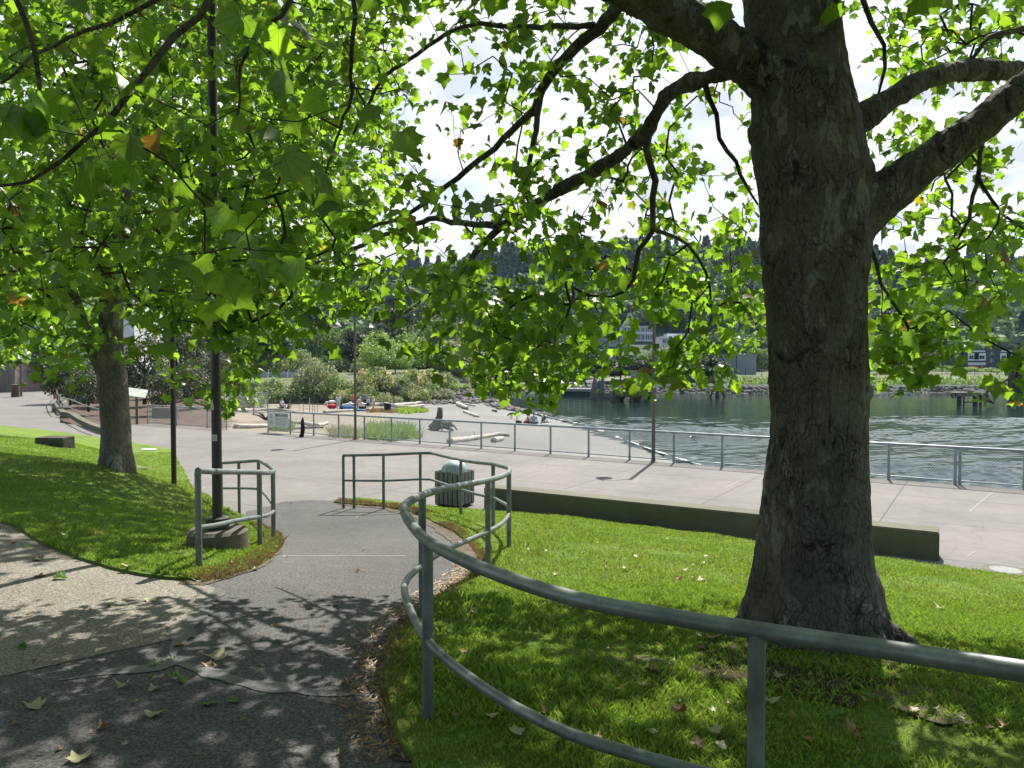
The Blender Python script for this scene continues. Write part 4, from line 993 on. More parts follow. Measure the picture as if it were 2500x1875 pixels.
# the part of the crown above the picture, which shades the lawn and path
att = []
while len(att) < 1700:
    p = Vector((rng.uniform(-8, 9.5), rng.uniform(-3.5, 10.5), rng.uniform(5.2, 11.5)))
    e_ = ((p.x - .8) / 8.6) ** 2 + ((p.y - 3.5) / 7) ** 2 + ((p.z - 7) / 4.6) ** 2
    if e_ > 1 or e_ < .12: continue
    sx, sy = shadow_y(p)
    if sy > (6.0 + min(0, (sx + 1) * .33) if sx < 1.5 else 5.2) or (sx > 4.5 and sy > 4.2): continue
    if p.y > .3:
        py = CY - F * (p.y * sth + (p.z - EYE) * cth) / (p.y * cth - (p.z - EYE) * sth)
        if py > -40: continue
    if mnoise.noise(p * .55) < -.22: continue
    att.append(tuple(p))
for _ in range(150):
    gx_, gy_ = rng.uniform(-5.5, .6), rng.uniform(.8, 4.9); zz_ = rng.uniform(8.6, 11.5); k = (zz_ - 1.3) / math.tan(SUN_EL)
    att.append((gx_ + k * math.sin(SUN_AZ), gy_ + k * math.cos(SUN_AZ), zz_))
sk3 = []
for l in (lA, lF, lG, lT1, lT2, lM, lN): sk3 += [(p[0], p[1], p[2], min(.03, p[3])) for p in rline(limb(l), .3)]
grow_tree(root1, sk3, np.array(att), 10, .165, M['leaf'], detail=False, cap=.03, sides=3, step=.45, off=.17)

# ---- second plane tree on the left lawn
TY2 = 15.0
rt2 = Vector((P(283, 1158, TY2).x, TY2, 0)); rt2.z = P(283, 1158, TY2).z
root2 = empty('plane_tree', rt2 , 'plane tree with mottled pale trunk standing on the left lawn', 'tree')
mb = MB(); n = 26; vs = []
ol2 = [(228,338,1175),(236,329,1158),(241,326,1135),(245,320,1085),(247,318,1035),(243,315,985),(237,312,940),(238,304,880),(240,300,813),(244,300,740),(240,302,650),(236,306,560),(240,300,520)]
for i, (l, r_, y) in enumerate(ol2):
    c = P((l + r_) / 2, y, TY2); rr = (r_ - l) / 2 * TY2 / F * .93
    for k in range(n):
        a = 2 * math.pi * k / n; q = rr * (1 + .03 * math.sin(a * 4 + c.z * 1.3) + (.1 * math.sin(a * 5) if i < 3 else 0)); vs.append((c.x + q * math.cos(a), c.y + q * math.sin(a), c.z))
m_ = len(ol2); mb.add(vs, [(i * n + k, i * n + (k + 1) % n, (i + 1) * n + (k + 1) % n, (i + 1) * n + k) for i in range(m_ - 1) for k in range(n)] + [tuple(range(n - 1, -1, -1)), tuple((m_ - 1) * n + k for k in range(n))])
t2 = [[(266,935,15,44),(238,880,14.9,32),(216,835,14.8,26),(203,790,14.7,24),(170,700,14.4,24),(110,600,14,18),(40,520,13.5,12)],
      [(265,560,15,44),(235,490,14.9,36),(215,440,14.8,30),(170,330,14.5,24),(90,200,14,17),(20,60,13.5,12)],
      [(285,560,15,44),(300,480,15.1,34),(318,420,15.2,28),(350,300,15.4,22),(420,160,15.8,16),(520,20,16.2,12)],
      [(275,540,15,50),(270,400,15.4,36),(255,200,15.8,30),(250,0,16,22),(260,-200,16,16)],
      [(290,600,15,26),(380,540,14.6,20),(480,500,14.2,16),(600,470,13.8,12),(720,450,13.5,8)],
      [(290,700,15,20),(360,660,14,15),(450,650,13,12),(560,660,12.4,8)],
      [(318,420,15.2,20),(450,360,15,16),(600,300,14.8,12),(760,250,14.6,9),(880,230,14.5,6)]]
sk = []
for l in t2:
    q = rline(limb(l), .3); mb.tube([Vector(p[:3]) for p in q], [p[3] for p in q], 10); sk += [(p[0], p[1], p[2], min(.05, p[3])) for p in q[3:]]
remeshed('trunk', mb, M['bark2'], root2, rt2, .03, 2, .02)
att = []
while len(att) < 2700:
    p = Vector((rng.uniform(-15, -.5), rng.uniform(9, 20), rng.uniform(2.7, 13.5)))
    e_ = ((p.x + 7.6) / (6.1 + .5 * mnoise.noise(p * .4))) ** 2 + ((p.y - 14.6) / 5.6) ** 2 + ((p.z - 8) / 5.2) ** 2
    if e_ > 1 or e_ < .1: continue
    px = CX + F * p.x / p.y; py = 885 - F * (p.z - EYE) / p.y
    low = np.interp(px, [0, 60, 150, 200, 320, 380, 560, 620, 820, 900, 1000], [870, 920, 930, 840, 740, 770, 810, 840, 790, 600, 300])
    if py > low or px > 985 or mnoise.noise(p * .8 + Vector((9, 0, 0))) < -.42: continue
    att.append(tuple(p))
grow_tree(root2, sk, np.array(att), 10, .140, M['leaf2'], detail=False, cap=.03, sides=4, step=.4, zig=.06, off=.2, r0=.004)

# ---- further plane trees at the far left
def bg_plane(X, Y, label, R_, zc, natt, seed, nleaf=8, size=.24):
    z0 = 0; b = Vector((X, Y, z0)); rt_ = empty('plane_tree', b, label, 'tree')
    mb = MB(); mb.tube([b + Vector((0, 0, -.1)), b + Vector((.1, 0, 1.5)), b + Vector((0, .1, zc * .6))], [.36, .27, .22], 14)
    sk = []
    for k in range(7):
        a = k * .9 + seed; q = [b + Vector((0, 0, zc * .45)), b + Vector((math.cos(a) * R_ * .35, math.sin(a) * R_ * .35, zc * .8)), b + Vector((math.cos(a) * R_ * .7, math.sin(a) * R_ * .7, zc * (1 + .12 * (k % 3))))]
        s_ = spline([(*v, r_) for v, r_ in zip(q, (.15, .08, .03))], .4); mb.tube([Vector(p[:3]) for p in s_], [p[3] for p in s_], 7); sk += [tuple(p) for p in s_]
    build('trunk', mb, M['bark2'], rt_, True, b)
    att = []
    while len(att) < natt:
        p = Vector((rng.uniform(-1, 1), rng.uniform(-1, 1), rng.uniform(-1, 1)))
        if p.length > 1 or p.length < .3: continue
        q = b + Vector((p.x * R_, p.y * R_, zc + p.z * zc * .62))
        if mnoise.noise(q * .5) < -.2: continue
        att.append(tuple(q))
    grow_tree(rt_, sk, np.array(att), nleaf, size, M['leaf2'], detail=False, cap=.02, sides=3, step=.7, zig=.08, off=.3, r0=.005)
bg_plane(-20.5, 25.5, 'leafy plane tree partly in the picture at the far left edge', 6.2, 6.6, 600, 1, 9, .22)
bg_plane(-32, 42, 'distant plane tree over the left path before the white building', 5.6, 6.6, 330, 2, 8, .32)

bg_plane(-2.5, -8.5, 'large unseen plane tree added behind the viewer to block sky light', 8.5, 8.0, 520, 3, 12, .42)  # out of view, added to cut sky light and deepen the foreground shade
# ================================================================== VEGETATION BEHIND
def crown_proto(name, seed, n, size, mats, probs, shape='round', lobes=12):
    r_ = np.random.default_rng(seed); C_ = []
    for k in range(lobes):
        v = r_.normal(0, 1, 3); v /= np.linalg.norm(v)
        if shape == 'round': c = v * (.58, .58, .5) + (0, 0, .55); c[2] = c[2] * .9 + .08; rr = r_.uniform(.26, .46)
        elif shape == 'bush': c = np.array((v[0] * .6, v[1] * .6, abs(v[2]) * .55 + .12)); rr = r_.uniform(.26, .42)
        elif shape == 'tall': t = r_.random(); w_ = .45 * math.sin(math.pi * (.12 + .8 * t)); c = np.array((v[0] * w_, v[1] * w_, .1 + .8 * t)); rr = r_.uniform(.14, .26)
        else: t = (k + .5) / lobes; w_ = .42 * (1 - t) + .03; c = np.array((v[0] * w_ * .6, v[1] * w_ * .6, .1 + .86 * t)); rr = max(.06, w_ * .75)
        C_.append((c, rr))
    C_ = [(c, rr) for c, rr in C_]; wts = np.array([rr ** 2 for _, rr in C_]); wts /= wts.sum()
    w = r_.choice(len(C_), n, p=wts); cc = np.array([C_[i][0] for i in w]); rr = np.array([C_[i][1] for i in w])
    v = r_.normal(0, 1, (n, 3)); v /= np.linalg.norm(v, axis=1)[:, None]; rad = rr * r_.uniform(.55, 1.08, n)
    pos = cc + v * rad[:, None] * (np.array((1, 1, .8)) if shape != 'cone' else np.array((1.25, 1.25, .4)))
    pos[:, 2] = np.maximum(pos[:, 2], .01 + r_.random(n) * .05)
    nn = v * .8 + r_.normal(0, .6, (n, 3)) + (0, 0, .35); nn /= np.linalg.norm(nn, axis=1)[:, None]
    a = np.cross(nn, r_.normal(0, 1, (n, 3))); a /= np.linalg.norm(a, axis=1)[:, None]; b = np.cross(nn, a)
    s_ = size * r_.uniform(.5, 1.4, n)[:, None]
    V = np.stack([pos - a * s_, pos + b * s_ * .55, pos + a * s_, pos - b * s_ * .55], 1).reshape(-1, 3)
    Fc = np.arange(n * 4).reshape(-1, 4); mi = r_.choice(len(mats), n, p=probs)
    # blossoms sit in patches at the top
    if len(mats) > 1 and mats[1] in (M['flower'], M['pink']):
        nz_ = np.array([mnoise.noise(Vector(p) * 3.2 + Vector((seed, 0, 0))) for p in pos]); mi = ((nz_ > .08) & (pos[:, 2] > .3) & (r_.random(n) < .75)).astype(int)
    return np_mesh(name, V, Fc, mats, mi)
PR = {}
def pr(k, *a, **kw): PR[k] = [crown_proto('crown', s_, *a, **kw) for s_ in (hash(k) % 97 + 1, hash(k) % 97 + 2)] if False else [crown_proto('crown', len(PR) * 10 + s_, *a, **kw) for s_ in (1, 2)]
pr('bush_mid', 3200, .045, [M['fol_mid'], M['fol_grey']], [.6, .4], 'bush')
pr('bush_grey', 3200, .045, [M['fol_grey'], M['fol_mid']], [.8, .2], 'bush')
pr('bush_flower', 3400, .045, [M['fol_mid'], M['flower']], [.6, .4], 'bush')
pr('bush_pink', 900, .06, [M['fol_mid'], M['pink']], [.6, .4], 'bush')
pr('bush_bright', 2600, .05, [M['fol_bright'], M['fol_mid']], [.6, .4], 'bush')
pr('tree_bright', 3800, .042, [M['fol_bright'], M['fol_mid']], [.8, .2], 'round', lobes=18)
pr('tree_mid', 3800, .045, [M['fol_mid'], M['fol_far']], [.6, .4], 'round', lobes=18)
pr('tree_grey', 2600, .035, [M['fol_grey'], M['fol_mid']], [.8, .2], 'tall', lobes=22)
pr('tree_dark', 4200, .042, [M['fol_dark'], M['fol_far']], [.75, .25], 'tall', lobes=22)
pr('pine_dark', 5000, .042, [M['fol_dark'], M['fol_grey']], [.8, .2], 'round', lobes=22)
pr('conifer', 2600, .045, [M['fol_blue'], M['fol_dark']], [.6, .4], 'cone', lobes=16)
def trunk_proto():
    mb = MB(); mb.tube([(0, 0, -.02), (.01, 0, .3), (-.01, .01, .62)], [.035, .025, .012], 7)
    for k in range(5):
        a = k * 1.3; mb.tube([(0, 0, .22 + k * .06), (math.cos(a) * .16, math.sin(a) * .16, .4 + k * .06), (math.cos(a) * .3, math.sin(a) * .3, .55 + k * .05)], [.014, .009, .004], 5)
    return build('trunk_proto', mb, M['trunkfar'], None, True)
_tp = trunk_proto(); TPM = _tp.data; bpy.data.objects.remove(_tp)
cnt_ = [0]
def plant(kind, px, ytop, w, Y, label, cat=None, group=None, base=None, name=None, wz=None):
    cnt_[0] += 1; X = (px - CX) / F * Y; z = Lf(X, Y) if base is None else base
    zt = P(px, ytop, Y).z; h = max(.8, zt - z); r_ = w / 2 * Y / F
    bush = kind.startswith('bush')
    nm = name or ('bush' if bush else 'tree')
    e = empty(nm, (X, Y, z - .05), label, cat or nm, group, rng.uniform(0, 6))
    me = PR[kind][cnt_[0] % 2]; c = mesh_obj('crown', me, e)
    hr = .98 if kind in ('conifer', 'tree_grey', 'tree_dark') else 1.0
    zr = max(v.co.z for v in me.vertices); xr = .5 if kind in ('conifer', 'tree_grey', 'tree_dark') else .95
    if bush: c.scale = (r_ / xr, r_ / xr, h / zr)
    else:
        lift = .14 * h; c.scale = (r_ / xr, r_ / xr, (h - lift) / zr); c.location = (0, 0, lift)
        t_ = mesh_obj('trunk', TPM, e); t_.scale = (h * .8, h * .8, h)
    if bush:
        t_ = mesh_obj('stem', TPM, e); t_.scale = (h * .7, h * .7, h * .8)
    return e
# bank behind the picnic
G1 = 'bushes on the bank behind the beach'
for k, px, yt, w, Y, lb in [
 ('bush_mid',600,935,110,86,'low green bush at the left end of the bank, beside the sand enclosure'),
 ('bush_mid',668,918,130,97,'rounded green bush behind the wire enclosure on the beach'),
 ('bush_mid',722,930,100,96,'green bush left of the tall grey bush, behind the seated picnicker'),
 ('bush_grey',775,868,130,98,'tallest grey green bush on the bank, behind the picnickers'),
 ('bush_mid',815,905,115,96,'green bush behind the picnicker in pale blue'),
 ('bush_flower',838,945,75,93,'small bush with a few cream blossoms just right of the pale blue picnicker'),
 ('bush_flower',915,893,110,96,'cream blossoming bush just right of the brown lamp post'),
 ('bush_mid',900,938,100,93,'dark lower bush behind the picnic table'),
 ('bush_grey',968,905,95,98,'grey green bush between the two cream blossoming bushes'),
 ('bush_flower',1013,893,90,101,'tall cream blossoming bush in the middle of the bank'),
 ('bush_pink',980,938,44,97,'small bush with dull pink blossom on the bank'),
 ('bush_grey',1000,930,90,97,'grey green bush under the blossoming bushes'),
 ('bush_flower',1052,898,90,106,'blossoming bush at the right end of the row on the bank'),
 ('bush_mid',1085,905,95,108,'dark green bush right of the blossoming bushes'),
 ('bush_flower',1022,948,70,95,'low straw coloured bush above the beach rocks'),
 ('bush_bright',1110,935,90,108,'light green low bush sloping down to the rocks'),
 ('bush_bright',1150,948,80,112,'light green ground cover bush nearest the water'),
 ('bush_mid',560,900,140,118,'large bush below the left end of the pale road fence'),
 ('bush_mid',870,925,80,100,'green bush between the pale blue picnicker and the lamp post'),
 ('bush_grey',945,925,80,101,'grey green filler bush behind the first blossoming bush'),
 ('bush_mid',1040,930,100,100,'dark green bush under the tall blossoming bushes'),
 ('bush_mid',745,925,80,100,'bush tucked left of the tallest grey bush'),
 ('bush_grey',1075,945,80,99,'low grey bush at the top of the rocks'),
 ('bush_mid',630,925,100,104,'second rounded bush at the left end of the bank'),
 ('bush_grey',950,955,80,92,'small grey bush at the foot of the bank above the driftwood')]:
    plant(k, px, yt, w, Y, lb, None, G1)
for k, px, yt, w, Y, lb in [
 ('tree_bright',925,800,150,128,'bright green spreading tree right of the brown lamp post'),
 ('tree_bright',1000,808,150,132,'bright green tree left of the dark hollow in the trees'),
 ('tree_bright',965,850,110,126,'smaller bright green tree between the two larger bright ones'),
 ('tree_dark',860,800,110,140,'dark tree directly behind the brown lamp post'),
 ('tree_dark',1050,850,90,138,'dark tree in the hollow right of the bright green trees'),
 ('tree_grey',1105,828,120,134,'thin greyish half bare tree above the light green bank'),
 ('tree_grey',1160,850,110,140,'grey green tree at the right end of the near bank'),
 ('tree_mid',790,790,130,150,'green tree behind the tall grey bush'),
 ('tree_mid',700,770,150,150,'green tree above the pale road fence'),
 ('tree_dark',620,760,150,140,'dark tree left of the pale road fence'),
 ('tree_mid',1060,760,150,190,'green tree high behind the near bank'),
 ('tree_dark',960,740,160,200,'dark tree rising behind the bright green trees'),
 ('bush_mid',580,858,130,136,'broad leafy tree clump at the left behind the pale road fence'),
 ('bush_mid',660,862,120,138,'leafy tree clump behind the middle of the pale road fence'),
 ('bush_mid',740,850,120,134,'leafy tree clump behind the tall grey bush'),
 ('bush_mid',815,865,110,136,'leafy tree clump left of the brown lamp post'),
 ('bush_mid',890,868,110,134,'leafy tree clump just right of the brown lamp post'),
 ('bush_mid',1090,875,130,138,'leafy clump under the thin greyish tree'),
 ('bush_mid',1180,895,110,150,'leafy clump above the rocks of the point'),
 ('tree_dark',1140,780,130,200,'dark tree behind the thin grey one')]:
    plant(k, px, yt, w, Y, lb, 'tree', 'trees behind the beach bank', name='tree')
for k, px, yt, w, Y, lb in [
 ('pine_dark',170,865,120,58,'dark pine nearest the curved ramp handrail'),
 ('pine_dark',215,885,110,50,'dark pine left of the plane trunk, behind the ramp handrail'),
 ('pine_dark',262,850,120,60,'dark pine directly behind the left plane trunk'),
 ('pine_dark',352,800,150,60,'tall dark pine behind the interpretive panel'),
 ('pine_dark',395,900,100,50,'small dark pine behind the enclosure fence'),
 ('pine_dark',455,880,120,56,'dark pine behind the two lamp posts'),
 ('pine_dark',440,790,150,75,'taller dark pine above the others in the garden'),
 ('pine_dark',520,850,120,66,'dark pine right of the nearest lamp post'),
 ('pine_dark',575,865,110,72,'dark pine at the right end of the garden'),
 ('pine_dark',100,800,140,85,'far dark pine in front of the white building')]:
    plant(k, px, yt, w, Y, lb, 'pine', 'dark pines in the garden', 0.0, 'pine_tree')
# far shore
i_ = 0
FS = [('tree_dark',1185,828,100,176),('tree_dark',1225,845,110,172),('tree_mid',1262,812,110,190),('tree_dark',1300,835,110,174),('tree_dark',1345,850,110,170),('tree_dark',1385,822,120,182),('tree_dark',1425,850,120,169),
      ('tree_mid',1395,875,90,166),('tree_dark',1470,868,120,168),('tree_dark',1515,858,110,172),('tree_dark',1555,868,110,168),('tree_mid',1605,852,105,168),('tree_grey',1632,842,90,178),('tree_dark',1672,868,110,170),('tree_dark',1715,858,120,172),
      ('tree_dark',1752,880,90,168),('tree_mid',1650,900,90,166)]
PLC = ['left of the old pier gangway','left end behind the shore rocks','rising above the grey shed','behind the boarded gangway','just left of the leaning pile cluster','tall behind the pile cluster','right of the pile cluster','low before the darker trees',
       'behind the slatted tower','right of the slatted tower','left of the right lamp post','paler one behind the right lamp post','thin grey one right of the lamp post','left in the dark pair by the storage building','tall right in the dark pair by the storage building','touching the storage building','low one on the bank above the tripod pile']
for (k, px, yt, w, Y), pl in zip(FS, PLC): plant(k, px, yt, w, Y, 'far shore tree ' + pl, 'tree', 'trees along the far shore')
for j_, (px, yt) in enumerate([(2105,880),(2155,873),(2232,878),(2310,890),(2370,894),(2415,896),(2475,895),(2545,890)]):
    plant('tree_bright', px, yt, 66, 192 + j_, 'light green young tree on the far shore, %s in the row from the trunk' % ['first','second','third','fourth','fifth','sixth','seventh','eighth'][j_], 'tree', 'young trees in a row on the far shore')
for j_ in range(26):
    px = rng.uniform(1560, 2560); plant('bush_bright' if j_ % 3 else 'bush_grey', px, rng.uniform(916, 926) if px < 1780 else rng.uniform(927, 934), rng.uniform(30, 60), rng.uniform(163, 172), 'low shrub along the top of the far shore rocks', 'bush', 'shrubs on the far shore bank')
for j_, (px, k) in enumerate([(2120,'tree_mid'),(2170,'tree_dark'),(2205,'tree_mid'),(2262,'tree_dark'),(2300,'tree_mid'),(1800,'tree_mid'),(1850,'tree_mid')]):
    plant(k, px, 835 + (j_ * 17) % 30, 80, 225 + j_, 'mid height tree on the flat land below the wooded hill', 'tree', 'trees at the foot of the hill')

# wooded hill: one mass
def lowproto(kind, seed, n):
    r_ = np.random.default_rng(seed); 
    if kind == 'cone':
        t = r_.random(n) ** .8; a = r_.uniform(0, 6.283, n); w = .24 * (1 - t) * (.75 + .5 * r_.random(n)) + .01; pos = np.c_[np.cos(a) * w, np.sin(a) * w, .08 + .92 * t]; v = np.c_[np.cos(a), np.sin(a), .5 + 0 * a]
    else:
        v = r_.normal(0, 1, (n, 3)); v /= np.linalg.norm(v, axis=1)[:, None]; pos = v * np.array((.36, .36, .38)) * r_.uniform(.7, 1.1, n)[:, None] + (0, 0, .55)
        pos += np.array([[mnoise.noise(Vector(p) * 4 + Vector((seed, 0, 0))) * .1] * 3 for p in pos])
    nn = v + r_.normal(0, .5, (n, 3)); nn /= np.linalg.norm(nn, axis=1)[:, None]; a_ = np.cross(nn, r_.normal(0, 1, (n, 3))); a_ /= np.linalg.norm(a_, axis=1)[:, None]; b_ = np.cross(nn, a_)
    s_ = r_.uniform(.06, .13, n)[:, None] * (.9 if kind == 'cone' else 1.1)
    return np.stack([pos - a_ * s_, pos + b_ * s_, pos + a_ * s_, pos - b_ * s_], 1)
protos = [lowproto('cone', 1, 170), lowproto('round', 2, 170), lowproto('round', 3, 170), lowproto('cone', 4, 170)]
Vs = []; mis = []; k_ = 0
BX = [(1440,1690,300,338),(2330,2540,236,266)]
for _ in range(9000):
    if k_ >= 3400: break
    Y = 240 + 340 * rng.random() ** 1.1; px = rng.uniform(100, 2700); X = (px - CX) / F * Y
    if any(a - 12 < px < b + 14 and Y < d for a, b, c, d in BX): continue
    z = Lf(X, Y) - .5; cl = mnoise.noise(Vector((X * .012, Y * .012, 0))); kind = rng.choice([0, 3]) if (cl > .22) or (Y > 530 and rng.random() < .2) or rng.random() < .08 else rng.choice([1, 2])
    h = rng.uniform(13, 21) if kind in (0, 3) else rng.uniform(9, 14); w_ = h * rng.uniform(.85, 1.15)
    if px > 1400 and px < 1680 and Y < 300: h *= .5
    a = rng.uniform(0, 6.28); V = protos[kind].reshape(-1, 3); V = np.c_[(V[:, 0] * math.cos(a) - V[:, 1] * math.sin(a)) * w_, (V[:, 0] * math.sin(a) + V[:, 1] * math.cos(a)) * w_, V[:, 2] * h] + (X, Y, z)
    Vs.append(V); m = (0 if kind in (0, 3) else (1 if rng.random() < .6 else 2)); mis.append(np.full(len(V) // 4, m)); k_ += 1
V = np.concatenate(Vs)
tag(mesh_obj('forest', np_mesh('forest', V, np.arange(len(V)).reshape(-1, 4), [M['fol_blue'], M['fol_far'], M['fol_mid']], np.concatenate(mis))), 'dark green and bluish forest covering the hill across the bay', 'forest', None, 'stuff')

# riprap
def rocks(name, label, pts, mat):
    pro = []
    for s_ in range(6):
        mb = MB(); mb.blob((0, 0, 0), 1, s_ + 3, .32, 1, (1, .8, .62)); pro.append((np.array(mb.v), np.array(mb.f)))
    Vs = []; Fs = []; b = 0
    for (x, y, z, r_) in pts:
        V, Fq = pro[rng.integers(6)]; e_ = Euler(rng.uniform(-.6, .6, 2).tolist() + [rng.uniform(0, 6.28)]).to_matrix(); V = (V * r_) @ np.array(e_).T + (x, y, z)
        Vs.append(V); Fs.append(Fq + b); b += len(V)
    me = np_mesh(name, np.concatenate(Vs), np.concatenate(Fs), mat); return tag(mesh_obj(name, me), label, 'rocks', None, 'stuff')
pts = []
for _ in range(900):
    y = rng.uniform(90, 150); x = float(np.interp(-y, -SHORE[:, 1], SHORE[:, 0])) - rng.uniform(-.3, 9 if y > 97 else 4)
    z = Lf(x, y); pts.append((x, y, z, rng.uniform(.25, .62)))
for _ in range(420):
    t = rng.random(); x = -19 + 18 * t; y = 92 + 6 * t + rng.normal(0, 1.4); pts.append((x, y, Lf(x, y), rng.uniform(.22, .5)))
rocks('riprap_rocks', 'heap of dark angular rocks on the point at the end of the beach', pts, M['rock'])
pts = []
for _ in range(1700):
    x = rng.uniform(-14, 120); y = (150 + 1.5 * math.sin(x * .09) + rng.uniform(-.6, 4.6)) if x > 42 else 150 + 1.5 * math.sin(x * .09) + rng.uniform(-.6, 6); pts.append((x, y, Lf(x, y) - .1, rng.uniform(.3, .75)))
rocks('shore_rocks', 'band of grey rocks lining the far shore above the water', pts, M['rockfar'])

# beach ground cover
def tufts(name, label, n, fn, h, mat, wd=.02, cat='grass'):
    V = []; k = 0
    while k < n:
        x, y = fn()
        if x is None: continue
        z = (Lf(x, y) + mnoise.noise(Vector((x * .9, y * .9, 0))) * .07 if y < 140 else Lf(x, y)) if y > FY(x) + .3 else 0
        a = rng.uniform(0, 6.28); hh_ = h * rng.uniform(.4, 1.1); l = rng.normal(0, .35, 2) * hh_; w_ = wd * rng.uniform(.6, 1.4); dx, dy = math.cos(a) * w_, math.sin(a) * w_
        V.append([(x - dx, y - dy, z - .02), (x + dx, y + dy, z - .02), (x + l[0] + dx * .3, y + l[1] + dy * .3, z + hh_), (x + l[0] - dx * .3, y + l[1] - dy * .3, z + hh_)]); k += 1
    V = np.array(V).reshape(-1, 3)
    return tag(mesh_obj(name, np_mesh(name, V, np.arange(len(V)).reshape(-1, 4), mat)), label, cat, None, 'stuff')
def ell(px, py, rx, ry):
    LTf = lambda a_, b_: float(Lt(np.array([a_]), np.array([b_]))[0]) if b_ > FY(a_) + .3 else -9
    grid = {(i, j): hit(px + i * rx / 3, py + j * ry / 3, 0, LTf) for i in range(-4, 5) for j in range(-4, 5)}
    def f():
        a = rng.uniform(0, 6.28); r_ = math.sqrt(rng.random()) * (.75 + .35 * mnoise.noise(Vector((math.cos(a) * 1.5, math.sin(a) * 1.5, px))))
        u, v = r_ * math.cos(a) * 3, r_ * math.sin(a) * 3; i, j = int(math.floor(u)), int(math.floor(v)); u -= i; v -= j
        q = grid[i, j] * (1 - u) * (1 - v) + grid[i + 1, j] * u * (1 - v) + grid[i, j + 1] * (1 - u) * v + grid[i + 1, j + 1] * u * v
        return q.x, q.y
    return f
tufts('beach_weeds', 'tall pale green weeds behind the fence left of the gravel', 1900, ell(955, 1062, 92, 22), .62, M['fol_mid'], .022)
tufts('beach_weeds', 'thin weeds behind the fence below the brown lamp post', 700, ell(840, 1068, 50, 14), .6, M['fol_grey'], .02)
tufts('beach_weeds', 'bright green low patch of weeds on the beach beside the black bin', 1100, ell(1000, 1004, 50, 8), .35, M['fol_bright'], .06)
tufts('beach_weeds', 'dry grass around the picnic spot', 900, ell(940, 1004, 60, 7), .22, M['straw'], .05)
tufts('beach_weeds', 'dark green weeds tangled at the foot of the notice board', 420, ell(690, 1049, 38, 7), .5, M['fol_mid'], .03)
tufts('bank_grass', 'dry and green grass on top of the far shore bank', 2500, lambda: (rng.uniform(45, 125), rng.uniform(158, 176)), .8, M['fol_mid'], .25)

# ================================================================== FAR BUILDINGS AND WATERFRONT
M['bwall'] = simple('pale stucco', (.40, .42, .46), .8, .08, .3)
M['bwhite'] = simple('white render', (.72, .73, .74), .8, .06, .3)
M['bgrey'] = simple('grey block wall', (.26, .26, .26), .85, .12, .3)
M['bdark'] = simple('dark cladding', (.05, .055, .07), .7, .2, .5)
M['glass'] = simple('dark window', (.05, .07, .09), .2, .2, 1, 0, 0, .6)
M['redpan'] = simple('red panel', (.62, .06, .045), .6, .15, 1)
M['blue'] = simple('blue letters', (.12, .33, .62), .5, .05)
def house(name, label, px0, px1, yt, yb, Y, depth, wall, windows=(), cat='building', roof=None, az=0):
    """windows: (u0,u1,v0,v1,kind) fractions of the front"""
    a = P(px0, yb, Y); b = P(px1, yb, Y); zt = P(px0, yt, Y).z; zb = min(a.z, Lf(a.x, Y)) - 1.0; w = b.x - a.x; h0 = a.z; h = zt - h0
    e = empty(name, (a.x, Y, h0), label, cat); e.rotation_euler[2] = az
    mb = MB(); mb.box(0, w, 0, depth, zb - h0, h); build('wall', mb, M[wall], e)
    mb = MB(); mb.box(-.15, w + .15, -.15, depth + .15, h, h + .25); build('roof', mb, M[roof or wall], e)
    for u0, u1, v0, v1, k in windows:
        mb = MB(); d0 = -.06 if k not in ('band',) else -.5; mb.box(u0 * w, u1 * w, d0, -.003, v0 * h, v1 * h)
        if k == 'band': build('balcony', mb, M['bwhite'], e)
        elif k == 'red': build('panel', mb, M['redpan'], e)
        elif k == 'white': build('panel', mb, M['bwhite'], e)
        elif k == 'door': build('door', mb, M['offwhite'], e)
        else:
            o = build('window', mb, M['glass'], e); m2 = MB(); um = (u0 + u1) / 2 * w; m2.box(um - .05, um + .05, d0 - .03, d0 - .004, v0 * h, v1 * h); build('mullion', m2, M['bwhite'], o)
    return e
def wins(nx, ny, fx_=.62, fy=.5, k='w'):
    return [((i + .5 - fx_ / 2) / nx, (i + .5 + fx_ / 2) / nx, (j + .32) / ny, (j + .32 + fy) / ny, k) for i in range(nx) for j in range(ny)]
bb = [(-.0, 1.0, j / 2 + .02, j / 2 + .1, 'band') for j in range(2)]
house('apartment_building', 'pale blue grey apartment block on the hill, left of the right lamp post', 1520, 1597, 797, 834, 318, 10, 'bwall', wins(7, 2) + bb)
house('apartment_building', 'leftmost pale apartment block on the hill seen between leaves', 1446, 1492, 797, 836, 316, 10, 'bwall', wins(4, 2) + bb)
house('apartment_building', 'low pale block in front of the two hillside apartment blocks', 1462, 1535, 828, 843, 305, 8, 'bwall', wins(8, 1, .6, .5))
e = house('terraced_building', 'white stepped terrace building on the hill right of the lamp post', 1616, 1672, 826, 858, 300, 10, 'bwhite', wins(5, 2))
house('terraced_building', 'upper white step of the terrace building on the hill', 1630, 1682, 816, 842, 310, 8, 'bwhite', wins(4, 1))
house('storage_building', 'blank grey building with blue letters at its top left corner on the far shore', 1700, 1846, 868, 925, 190, 20, 'bgrey')
bpy.context.view_layer.update()
st_ = [o for o in COL.objects if o.name.startswith('storage_building')][0]
q = P(1776, 882, 190)
txt('AGE', 1.75, M['blue'], st_, Matrix.Translation((q.x + .3 - st_.location.x, -.12, q.z - st_.location.z)) @ RX, 'letters', .03)
mb = MB(); q = P(1798, 870, 190); mb.tube([(q.x - st_.location.x, -.1, 0), (q.x - st_.location.x, -.1, P(1798, 868, 190).z - st_.location.z)], .09, 6); build('downpipe', mb, M['bdark'], st_)
th = []
